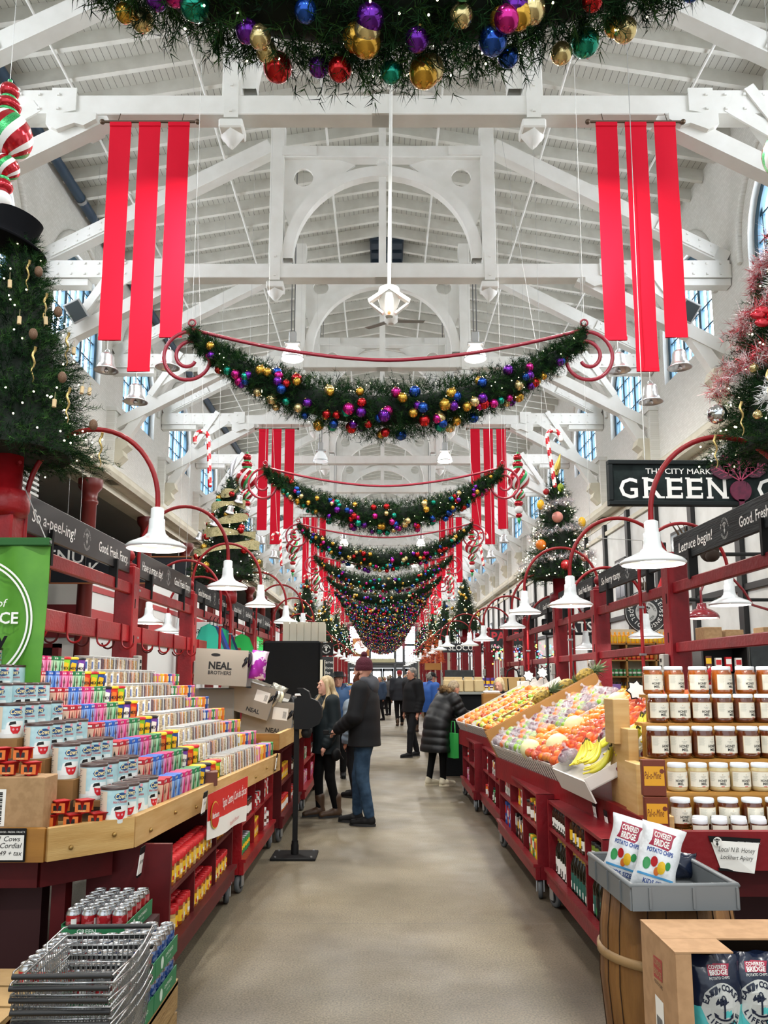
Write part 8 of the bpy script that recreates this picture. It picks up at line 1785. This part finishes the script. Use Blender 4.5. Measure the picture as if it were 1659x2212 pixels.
        if style == 'long':
            for s in (-1, 1): G.cap(Hd(s * .066 * R, .02, .05 * R), Hd(s * .085 * R, -.0, -.1 * R), .022 * R, .03 * R, .02); G.cap(Hd(s * .085 * R, -.0, -.1 * R), Hd(s * .125 * R, .05, -.2 * R), .032 * R, .03 * R, .02, (1, .8)); G.cap(Hd(s * .125 * R, .05, -.2 * R), Hd(s * .1 * R, .15, -.4 * R), .03 * R, .014 * R, .02)
            G.cap(Hd(0, -.07 * R, .0), Hd(0, -.135 * R, -.16 * R), .064 * R, .06 * R, .03, (1.4, .75)); G.cap(Hd(0, -.135 * R, -.16 * R), Hd(.0, -.175 * R, -.42 * R), .06 * R, .035 * R, .03, (1.8, .7)); G.cap(Hd(-.07, -.1 * R, -.12 * R), Hd(-.14, -.06 * R, -.4 * R), .045 * R, .02 * R, .03)
        G.ell(Hd(0, .115 * R, -.035 * R), (.062 * R, .075 * R, .095 * R), .01, cut=True); inst('hair', G.mesh('hair', mt), t)
    if beard: G = crop([hc + [.09, .15, .02], hc - [.09, .1, .15]], .04); G.ell(Hd(0, .045 * R, -.085 * R), (.06 * R, .06 * R, .075 * R), .02); G.cap(Hd(-.06 * R, .02, -.02), Hd(0, .085 * R, -.1 * R), .02, .03, .02); G.cap(Hd(.06 * R, .02, -.02), Hd(0, .085 * R, -.1 * R), .02, .03, .02); G.ell(Hd(0, .1 * R, .005), (.04, .04, .05), .01, cut=True); inst('beard', G.mesh('beard', beard), t)
    if hat:
        mt, style = hat; m = MB(); m.M = Matrix.Translation(Vector(hc)) @ Matrix.Rotation(turn, 4, 'Z') @ Matrix.Rotation(-(nod + lean * .6), 4, 'X')
        if style == 'beanie':
            rb = lambda a: 1 + .012 * abs(math.sin(a * 22)); m.lathe([(.094, .0), (.1, .01), (.1, .05), (.095, .062)], mt, 88, (0, -.012, .01), fl=rb); m.lathe([(.094, .055), (.096, .08), (.085, .12), (.055, .15), (.03, .162), (0, .165)], mt, 88, (0, -.014, .005), fl=rb); m.sphere((0, -.014, .19), .036, mt, 16, 10, fl=lambda a, ph: 1 + .06 * math.sin(a * 9) * math.sin(ph * 8))
        elif style == 'cap': m.lathe([(.09, .03), (.093, .05), (.085, .09), (.05, .125), (0, .13)], mt, 24, (0, -.01, .0)); m.lathe([(0, .04), (.07, .042), (.065, .05), (0, .052)], mt, 20, (0, .085, -.0))
        elif style == 'brim': m.lathe([(0, .055), (.145, .05), (.15, .056), (.09, .065), (.085, .12), (.07, .14), (0, .14)], mt, 28, (0, -.005, .0))
        elif style == 'toque': m.lathe([(.093, .01), (.097, .03), (.095, .08), (.06, .13), (0, .14)], mt, 24, (0, -.012, .0))
        elif style == 'santa': m.lathe([(.096, .02), (.104, .035), (.1, .055)], OWH, 24, (0, -.01, 0)); m.tube([(0, -.01, .05), (0, -.01, .12), (.05, -.02, .16), (.13, -.02, .1), (.17, -.02, .03)], 0, mt, 14, rs=[.094, .075, .05, .03, .012]); m.sphere((.175, -.02, .0), .026, OWH, 10, 6)
        m.build('hat', t)
    if extra: extra(t, sh, el, ha, L, Hd, H)
    return t
JBK = mat('jacket_black', '#08090d', .75, spec=.3); JGN = mat('parka_dark_green', '#0f1a1e', .7, spec=.3); LEG = mat('leggings_black', '#050506', .8, spec=.2); JEAN = mat('denim', '#223447', .85, spec=.2, noise=(7, '#3a5168', .4, .72), bump=(30, .15)); BRN = mat('boot_brown', '#4a3524', .5); SHO = mat('shoe_black', '#0b0b0d', .7, spec=.3); SOLE = mat('sole_dark', '#1c1c1e', .7); MAR = mat('knit_maroon', '#4c1626', .9, bump=(70, .4)); BEARD = mat('beard_auburn', '#5a2e1a', .9, bump=(60, .6)); BLND = mat('hair_blonde', '#c2ab84', .5, noise=(60, '#a1885f', .35, .65, (1, 1, .05))); GRYH = mat('hair_grey', '#8f8a82', .7, noise=(30, '#5f5a54', .4, .6)); SND = mat('hair_sandy', '#a8977c', .7, noise=(30, '#7f6f58', .4, .6)); PUF = mat('puffer_black', '#08090c', .45, spec=.4); BLUJ = mat('puffer_blue', '#1f4a78', .55); GRYJ = mat('puffer_grey', '#6f7d8a', .6); CRS = mat('shoe_cream', '#cfc6ae', .6); DKH = mat('hair_dark', '#0e0b0b', .5); FUR = mat('fur_tan', '#a08258', .9); JSH = mat('hoodie_grey', '#3c3e44', .8)
def ex_man(t, sh, el, ha, L, Hd, H):
    MB().box(tuple(L(-.06, .165, .74 * H)), (.03, .004, .008), TXG).build('chest_logo', t); m = MB(); p = Vector(ha[0]); m.tube([p + Vector((0, .02, -.03)), p + Vector((-.0, .1, -.05)), p + Vector((0, .14, -.03))], .008, BLK, 6)
    m.box(tuple(p + Vector((0, .13, -.03))), (.02, .06, .05), BLK, .005); m.build('held_phone', t)
person('tall bearded man in a maroon pompom beanie, black hooded jacket and blue jeans', (-.2, 9.25, 0), math.radians(78), 1.8, turn=math.radians(-8), arms=[((-.06, .05, -.29), (.05, .27, -.44)), ((.06, -.03, -.3), (.03, .12, -.55))], legs=[(-.1, -.06), (.09, .12)], coat=(JBK, .475, 1.12, None, .018), trousers=(JEAN, 1.0), shoes=(SHO, 0, SOLE), beard=BEARD, hat=(MAR, 'beanie'), hood=(JSH, 1.15), res=.0085, extra=ex_man, skin=SKIN2)
def ex_woman(t, sh, el, ha, L, Hd, H):
    m = MB(); p = Vector(ha[0]); m.sphere(p + Vector((-.04, -.12, -.1)), .06, BLK, 14, 10, (.6, 1, 1.2)); m.tube([p + Vector((-.04, -.12, -.05)), p + Vector((-.04, -.2, -.16))], .02, BLK, 6); m.build('handbag', t)
person('blonde woman with long straight hair in a dark parka, black leggings and brown boots', (-.66, 9.75, 0), math.radians(118), 1.62, nod=-.02, turn=0.1, arms=[((-.05, -.02, -.27), (-.03, .1, -.5)), ((.05, .02, -.26), (.02, .2, -.36))], legs=[(-.08, -.08), (.08, .06)], coat=(JGN, .45, 1.12, None, .004), trousers=(LEG, .87), shoes=(BRN, .12, SOLE), hair=(BLND, 'long'), res=.0085, skin=SKIN2, sex='f', extra=ex_woman)
def ex_bag(t, sh, el, ha, L, Hd, H):
    m = MB(); m.bb((.16, .12, .42), (.34, .2, .78), mat('bag_green', '#2f9a46', .5)); m.tube([(.2, .16, .78), (.22, .16, .95), (.3, .16, .95), (.31, .16, .78)], .008, mat('bag_green'), 6); m.build('shopping_bag', t)
person('woman with sandy hair bending over the fruit in a long black quilted fur-hood coat', (.79, 12.45, 0), math.radians(-62), 1.64, lean=.5, nod=.2, arms=[((-.04, .16, -.22), (-.02, .46, -.26)), ((.05, .12, -.24), (.04, .42, -.3))], legs=[(-.09, -.03), (.09, .1)], coat=(PUF, .31, 1.3, (9, .012), .035), trousers=(LEG, .87), shoes=(CRS, 0, mat('sole_cream', '#ddd3b8', .6)), hair=(SND, 'wavy'), scarf=(FUR, 1.15), res=.011, sex='f', extra=ex_bag)
person('grey haired man in a dark jacket walking and looking to the left', (.62, 16.9, 0), math.radians(120), 1.8, turn=-.1, legs=[(-.1, .16), (.1, -.14)], coat=(JBK, .5, 1.08, None, .02), trousers=(JBK, 1.0), shoes=(SHO, 0, SOLE), hair=(GRYH, 'short'), res=.014)
person('person in a red beanie and dark coat walking away down the aisle', (.58, 27.6, 0), math.radians(8), 1.84, legs=[(-.1, -.14), (.1, .14)], coat=(mat('coat_navy', '#0e1520', .7), .46, 1.1, None, .03), trousers=(LEG, 1.0), shoes=(BRN, .1, SOLE), hat=(mat('knit_red', '#8c1420', .9), 'toque'), res=.018)
person('blonde person in a black quilted coat with fur hood seen from behind', (.92, 24.5, 0), math.radians(-12), 1.68, legs=[(-.09, -.1), (.09, .1)], coat=(PUF, .36, 1.2, (9, .012), .03), trousers=(LEG, .95), shoes=(BRN, .1, SOLE), hair=(SND, 'bob'), scarf=(FUR, 1.2), res=.018, sex='f')
person('elderly man in a black brimmed hat and blue quilted jacket behind the blonde woman', (-.72, 13.4, 0), math.radians(185), 1.68, turn=-.1, coat=(BLUJ, .5, 1.1, (9, .012), .03), trousers=(JBK, 1.0), shoes=(SHO, 0, SOLE), hair=(GRYH, 'short'), hat=(JBK, 'brim'), hood=(mat('hood_navy', '#123055', .6), 1.2), res=.014, skin=SKIN2)
person('boy with brown hair in a black hood looking at the camera', (-.42, 15.2, 0), math.radians(170), 1.58, coat=(JBK, .5, 1.1, None, .03), trousers=(JBK, 1.0), shoes=(SHO, 0, SOLE), hair=(mat('hair_brown', '#4a2c1c', .8), 'short'), hood=(JBK, 1.3), res=.016, skin=SKIN2)
person('person in a light grey quilted jacket hidden behind the bearded man', (-.36, 11.3, 0), math.radians(60), 1.5, coat=(GRYJ, .48, 1.1, (9, .012), .03), trousers=(JBK, .95), shoes=(SHO, 0, SOLE), hair=(SND, 'bob'), res=.016, sex='f')
person('man in a dark cap and bright blue shirt behind the black counter', (1.05, 17.9, 0), math.radians(-60), 1.72, nod=.25, coat=(mat('shirt_blue', '#1c4f9a', .7), .5, 1.05, None, .02), trousers=(JBK, 1.0), shoes=(SHO, 0, SOLE), hair=(GRYH, 'short'), hat=(BLK, 'cap'), res=.018)
person('blonde woman seller smiling behind the citrus display', (1.86, 13.0, 0), math.radians(150), 1.6, nod=.25, coat=(JBK, .5, 1.05, None, .02), trousers=(LEG, .95), shoes=(SHO, 0, SOLE), hair=(mat('hair_fair', '#d0bf9c', .6, noise=(30, '#b8a27a', .4, .6)), 'bob'), res=.014, sex='f', skin=SKIN2)
def ex_mask(t, sh, el, ha, L, Hd, H): m = MB(); m.sphere(tuple(Hd(0, .075, -.05)), .055, CWt, 14, 10, (1, .75, 1)); m.build('face_mask', t)
person('person with long black hair and a white face mask behind the pineapples', (2.32, 11.9, 0), math.radians(170), 1.66, coat=(JBK, .5, 1.05, None, .02), trousers=(LEG, .95), shoes=(SHO, 0, SOLE), hair=(DKH, 'long'), res=.014, sex='f', extra=ex_mask)
person('balding man in a navy shirt seated behind the left stall', (-3.35, 11.6, -.12), math.radians(20), 1.72, coat=(mat('shirt_navy', '#101c30', .8), .5, 1.05, None, .02), trousers=(JBK, 1), shoes=(SHO, 0, SOLE), res=.016, hair=None)
person('person with dark hair in navy behind the left stall near the column', (-4.25, 11.7, -.12), math.radians(30), 1.7, nod=.4, coat=(mat('shirt_navy'), .5, 1.05, None, .02), trousers=(JBK, 1), shoes=(SHO, 0, SOLE), res=.016, hair=(mat('hair_brown'), 'short'))
person('person in a red Santa hat behind the honey stand', (2.95, 7.2, 0), 3.0, 1.6, coat=(JBK, .5, 1.05, None, .02), trousers=(JBK, 1), shoes=(SHO, 0, SOLE), hat=(mat('santa_red'), 'santa'), res=.016)
rg = random.Random(4)
for i, (x, y) in enumerate(((-.35, 24), (-.1, 31), (.25, 35), (-.5, 38), (.1, 42), (.8, 40), (-.2, 48), (.5, 52), (-.75, 28), (.05, 57), (.95, 33), (-.9, 34))):
    cc = [('#6e3a22', 'rust brown'), ('#2a3d55', 'slate blue'), ('#3f3f42', 'charcoal'), ('#7c1f2a', 'dark red'), ('#22262c', 'black'), ('#48586a', 'grey blue'), ('#70583c', 'tan'), ('#2c4a3a', 'dark green'), ('#9c5a34', 'orange brown'), ('#1d2430', 'midnight blue'), ('#5a5e62', 'ash grey'), ('#3a2a44', 'plum')][i]
    person(f"distant shopper in a {cc[1]} coat far down the aisle", (x, y, 0), rg.uniform(0, 6), rg.uniform(1.6, 1.78), legs=[(-.1, -.08), (.1, .08)], coat=(mat('far_coat_%d' % i, cc[0], .8), .48, 1.1, None, .03), trousers=((JEAN, JBK, LEG)[i % 3], 1.0), shoes=(SHO, 0, SOLE), hair=((DKH, SND, GRYH)[i % 3], 'short'), res=.024)
# ================================================================ behind and beyond the stalls
t = thing('black_counter', 'tall black serving counter with goods on top beyond the citrus crates', 'counter', (1.75, 14.0, 0)); MB().bb((-.75, -.35, 0), (1.2, .5, 1.32), CABM).build('body', t); MB().bb((-.78, -.4, 1.32), (1.22, .52, 1.36), mat('counter_top', '#8a8d88', .3)).build('top', t)
sg = bottle_me(.13, .033, CPu, CPu, CY, .2, .9, .8, nm='jar'); sg2 = bottle_me(.1, .03, CBr, CWt, LBL, .2, .9, .8, nm='jar')
for r, (me, z, y) in enumerate(((sg, 1.46, 14.25), (sg, 1.36, 14.05), (sg2, 1.36, 13.8))):
    for i in range(10): o = inst('jar', me, None, (1.75 + .085 * i, y, z)); tag(o, f"{'purple' if r < 2 else 'small brown'} jar on the black counter, {od(i)} from the aisle, {('raised back', 'middle', 'front')[r]} row", 'jar', 'jars on the black counter')
t = thing('shelf_riser', 'low grey riser under the back jars on the black counter', 'riser', (2.15, 14.25, 1.36)); MB().bb((-.46, -.06, 0), (.5, .06, .098), TXG).build('riser', t)
pbg = mat('paper_bag', '#c9b488', .8); b = MB(); b.box((0, 0, .1), (.16, .12, .2), pbg, .015, taper=.8); b.box((0, 0, .22), (.14, .03, .05), pbg, .005); pbm_ = b.mesh('paper_bag')
for i in range(5): o = inst('paper_bag', pbm_, None, (1.1 + .17 * (i % 4) + (.1 if i > 3 else 0), 13.75 + (.2 if i > 3 else 0), 1.36), (0, 0, .1 * i)); tag(o, f"small folded paper coffee bag on the black counter, {od(i)} from the aisle", 'paper bag', 'coffee bags on the black counter')
t = thing('tote_bag', 'large tan shopping tote with black handles and a price card', 'bag', (2.12, 13.3, 1.2)); b = MB(); b.box((0, 0, .2), (.42, .16, .4), mat('tote_tan', '#a98a58', .8), .01); b.build('body', t)
MB().tube([(-.1, -.09, .38), (-.09, -.1, .15), (0, -.1, .08), (.09, -.1, .15), (.1, -.09, .38)], .009, BLK, 6).build('handle', t); MB().tube([(-.1, .03, .4), (-.08, .02, .5), (0, .02, .55), (.08, .02, .5), (.1, .03, .4)], .012, BLK, 6).build('handle', t); MB().bb((.05, -.1, .24), (.22, -.09, .34), PAPER).build('card', t)
t = thing('side_stand', 'pale wooden stand carrying the tan tote bag', 'stand', (2.12, 13.3, 0)); MB().bb((-.3, -.15, 0), (.35, .15, 1.198), PINED).build('body', t)
t = thing('wooden_box', 'small wooden box with a white cloth in front of the seller', 'box', (1.62, 12.35, 1.0)); MB().bb((-.12, -.1, 0), (.16, .1, .36), PINED, .006).build('box', t); MB().box((.02, 0, .38), (.24, .16, .04), CWt, .015).build('cloth', t)
t = thing('box_shelf', 'red crate block under the small wooden box', 'crate', (1.65, 12.35, 0)); MB().bb((-.25, -.2, 0), (.3, .2, .998), REDD).build('body', t)
# shelf of juices and tins at the right back
SHW = mat('shelf_oak', '#a5763a', .5); t = thing('juice_shelf', 'oak shelf unit with orange juice, sauces and tins behind the right stall', 'shelf unit', (4.75, 15.2, 0)); m = MB()
for z in (1.35, 1.62, 1.92, 2.22): mm = MB(); mm.bb((-.75, -.2, z - .025), (.75, .2, z), SHW); mm.build('shelf', t)
for x in (-.75, -.27, .27, .72): mm = MB(); mm.bb((x, -.2, 0), (x + .03, .2, 2.25), SHW); mm.build('upright', t)
MB().bb((-.75, .2, 0), (.75, .22, 2.5), mat('shelf_back', '#d8ccae', .7)).build('back_panel', t); MB().bb((-.75, -.19, 0), (.75, .19, 1.3), SHW).build('base', t)
JO = bottle_me(.21, .036, Mx('juice', '#f0a010', .2), Mx('juice'), CY, .18, .4, .7, nm='bottle'); JR_ = bottle_me(.2, .034, CR, CK, COr, .18, .45, .7, nm='bottle'); JB = bottle_me(.16, .034, CK, CK, CY, .2, .6, .7, nm='bottle'); CNW = can_me(.13, .034, CG, CWt)
for me, z, nm, lab in ((JO, 2.22, 'bottle', 'orange juice bottle on the top of the oak shelf'), (JR_, 1.92, 'bottle', 'red sauce bottle on the second oak shelf'), (CNW, 1.62, 'tin_can', 'green and white tin on the third oak shelf'), (JB, 1.35, 'bottle', 'dark bottle on the lowest oak shelf')):
    for i in range(17): o = inst(nm, me, None, (4.07 + .083 * i, 15.1, z + .001)); tag(o, f"{lab}, {od(i)} from the aisle", nm.split('_')[0], lab + 's')
# office corner behind the honey
t = thing('back_cabinet', 'dark open cabinet with snack packs behind the honey stand', 'cabinet', (3.78, 9.1, 0)); MB().bb((-.3, -.2, 0), (.22, .2, 1.66), mat('cab_dark', '#1c1a19', .6)).build('body', t)
for z in (1.66, 1.95): m = MB(); m.bb((-.3, -.2, z - .02), (.22, .2, z), mat('cab_dark')); m.build('shelf', t)
m = MB(); m.bb((-.3, .18, 1.66), (.22, .2, 1.95), mat('cab_dark')); m.bb((-.3, -.2, 1.66), (-.28, .2, 1.95), mat('cab_dark')); m.bb((.2, -.2, 1.66), (.22, .2, 1.95), mat('cab_dark')); m.build('frame', t)
for i in range(4): o = inst('packet', PKT[(5, 1, 2, 1)[i]], None, (3.58 + .11 * i, 8.98, 1.661), (0, 0, 1.57)); tag(o, f"snack packet in the dark cabinet, {od(i)} from the aisle", 'packet', 'packets in the dark cabinet')
for i, (x, z, w, h) in enumerate(((3.66, 1.951, .2, .2), (3.9, 1.951, .2, .17), (4.52, 1.951, .6, .2))): o = MB().box((0, 0, h / 2), (w, .25, h), CARD, .004).build('carton', None, (x, 9.12, z)); tag(o, f"plain cardboard carton stored high behind the honey stand, {od(i)} from the aisle", 'carton', 'cartons stored up high')
t = thing('storage_shelf', 'white storage shelf with a black box near the right edge', 'shelf unit', (4.5, 9.25, 0)); MB().bb((-.42, -.18, 0), (.9, .2, 1.6), mat('facade_white')).build('body', t); MB().bb((-.42, -.2, 1.93), (.9, .2, 1.95), mat('facade_white')).build('shelf', t); m = MB(); m.bb((-.42, .1, 1.6), (.9, .12, 1.93), mat('facade_white')); m.build('back_panel', t)
o = MB().box((0, 0, .12), (.34, .22, .24), BLK, .02).build('black_box', None, (4.62, 9.13, 1.601)); tag(o, 'black plastic box on the white storage shelf', 'box')
o = MB().box((0, 0, .3), (.3, .03, .6), CHALK, .004).build('chalkboard', None, (4.2, 8.98, 1.45)); tag(o, 'grey chalkboard leaning between the dark cabinet and the white shelf', 'chalkboard')
# cardboard displays by the third post
for i, (x, y, z, w, h, c, lab) in enumerate(((3.0, 11.3, 1.35, .3, .5, '#c08a4c', 'tall tan cardboard display behind the third right post'), (3.02, 11.05, 1.35, .1, .12, '#c05a78', 'small pink box in front of the tan display'), (3.14, 11.05, 1.35, .12, .16, '#7a5a9c', 'small purple box in front of the tan display'), (2.86, 11.05, 1.35, .1, .2, '#d8702c', 'small orange box beside the tan display'))): o = MB().box((0, 0, h / 2), (w, .1, h), mat('disp_%d' % i, c, .6), .003).build('display_box', None, (x, y, z)); tag(o, lab, 'box')
t = thing('display_table', 'plain table behind the third right post', 'table', (3.0, 11.2, 0)); MB().bb((-.4, -.25, 1.3), (.4, .25, 1.349), PINED).build('table_top', t)
for a in (-.37, .33):
    for b_ in (-.23, .2): m = MB(); m.bb((a, b_, 0), (a + .04, b_ + .04, 1.3), PINED); m.build('leg', t)
# multicoloured string lights and the glowing green tree
LC = [mat('bulb_' + n, c, .4, emit=5) for n, c in (('amber', '#ffc23a'), ('cobalt', '#3a5cff'), ('crimson', '#ff3a4a'), ('emerald', '#3aff7a'))]; m = MB(); rg = random.Random(9)
for i in range(150): m.sphere((2.35 + 1.6 * rg.random(), 17.3 + .3 * rg.random(), 1.95 + .1 * math.sin(i * .4) + .3 * rg.random()), .016, LC[i % 4], 5, 3)
m.tube([(2.3 + .11 * i, 17.4, 2.1 + .08 * math.sin(i)) for i in range(16)], .01, BLK, 4); o = m.build('string_lights'); tag(o, 'tangle of multicoloured string lights on the far right stall rail', 'string lights', kind='stuff')
t = thing('christmas_tree', 'small tree of glowing green tinsel behind the left stall', 'christmas tree', (-2.9, 18.4, 1.75)); n_ = 500; uu = 1 - np.sqrt(rgx.random(n_)); aa = rgx.random(n_) * 6.28; GE = mat('green_glow', '#2fae5a', .4, emit=.5)
inst('foliage', needle_mesh('foliage', np.stack([np.cos(aa) * .3 * (1 - uu), np.sin(aa) * .3 * (1 - uu), uu * .9], 1), np.stack([np.cos(aa), np.sin(aa), aa * 0], 1), .12, 8, .07, .005, [GE], 3), t); MB().bb((-.03, -.03, -1.75), (.03, .03, .1), BLK).build('pole', t)
# things behind the left hook rails
t = thing('side_table', 'white table with jars behind the second left post', 'table', (-3.3, 10.9, 0)); MB().bb((-.7, -.3, 0), (.75, .3, 1.38), mat('kiosk_white')).build('body', t)
for i in range(9): o = inst('jar', (sg2, JARS[1], JARS[2])[i % 3], None, (-3.0 + .09 * (i % 5), 10.72 + .12 * (i // 5), 1.381)); tag(o, f"little jar on the white table behind the left posts, {od(i % 5)} from the left, {RW[i // 5]} row", 'jar', 'jars on the white table')
t = thing('small_tree', 'small green foil tree standing on the white table', 'christmas tree', (-3.42, 10.85, 1.381)); MB().lathe([(.0, 0), (.085, .03), (.05, .1), (.075, .1), (.04, .18), (.055, .18), (0, .3)], mat('foil_green', '#1f9a4a', .3, .4), 14).build('foil', t)
t = thing('small_tree', 'tiny lilac tree with a star on the top row of boxes', 'christmas tree', (-2.42, 4.93, 1.75)); MB().lathe([(0, 0), (.035, 0), (.025, .03), (.03, .03), (.01, .09), (0, .1)], mat('lilac', '#d9b6d8', .4, emit=.2), 12).sphere((0, 0, .11), .013, mat('lilac'), 8, 6).build('foil', t)
# stalls continuing to the end of the hall: counters, goods, striped cloths
CC = ['#8f1824', '#1c1d1f', '#7a5a34', '#a11820', '#5a5f62', '#8c6a3c']; k = 0
GB = [carton_me(.22, .16, .26, c, d, 'goods_box', dots=e) for c, d, e in ((CR, CWt, CY), (CWt, CR, CG), (CG, CWt, CR), (CY, CR, CB), (CB, CWt, CY), (CPk, CWt, CR), (CBr, CY, CWt))]
for y in (17.6, 21.2, 25.2, 29.2, 33.4, 38, 43, 48.5, 55, 62):
    for s, nm in ((-1, 'left'), (1, 'right')):
        if s > 0 and y < 18 or s < 0 and y < 13: continue
        x = s * 2.25; t = thing('market_counter', f"stall counter farther along on the {nm}, {od(k // 2)} beyond the near stalls", 'counter', (x, y, 0), 0, 'distant stall counters'); m = MB(); m.bb((-.6, -1.5, 0), (.6, 1.5, .95), mat('far_counter_%d' % (k % 6), CC[(k * 5 + (s > 0)) % 6], .6)); m.build('body', t); MB().bb((-.68, -1.55, .95), (.68, 1.55, 1.0), mat('counter_top')).build('top', t)
        for i in range(10 if y < 40 else 5): o = inst('goods_box', GB[(i * 3 + k) % 7], None, (x - s * (.42 - .3 * (i % 2)), y - 1.3 + .27 * i if y < 40 else y - 1.2 + .5 * i, 1.001)); tag(o, f"bright goods box on the {od(k // 2)} far counter on the {nm}, {od(i)} from its near end", 'box', 'goods on the distant counters')
        if k % 3 != 1:
            t = thing('striped_cloth', f"red and white striped cloth behind the {od(k // 2)} far counter on the {nm}", 'cloth', (s * 3.0, y, 1.2)); m = MB()
            for i in range(8): m.bb((-.01, -1 + .25 * i, 0), (.01, -.75 + .25 * i, .85), BURG if i % 2 else CWt)
            m.build('cloth', t); MB().tube([(0, -1.05, .85), (0, 1.05, .85)], .02, STEEL, 6).tube([(0, -1, -1.2), (0, -1, .85)], .02, STEEL, 6).tube([(0, 1, -1.2), (0, 1, .85)], .02, STEEL, 6).build('frame', t)
        k += 1
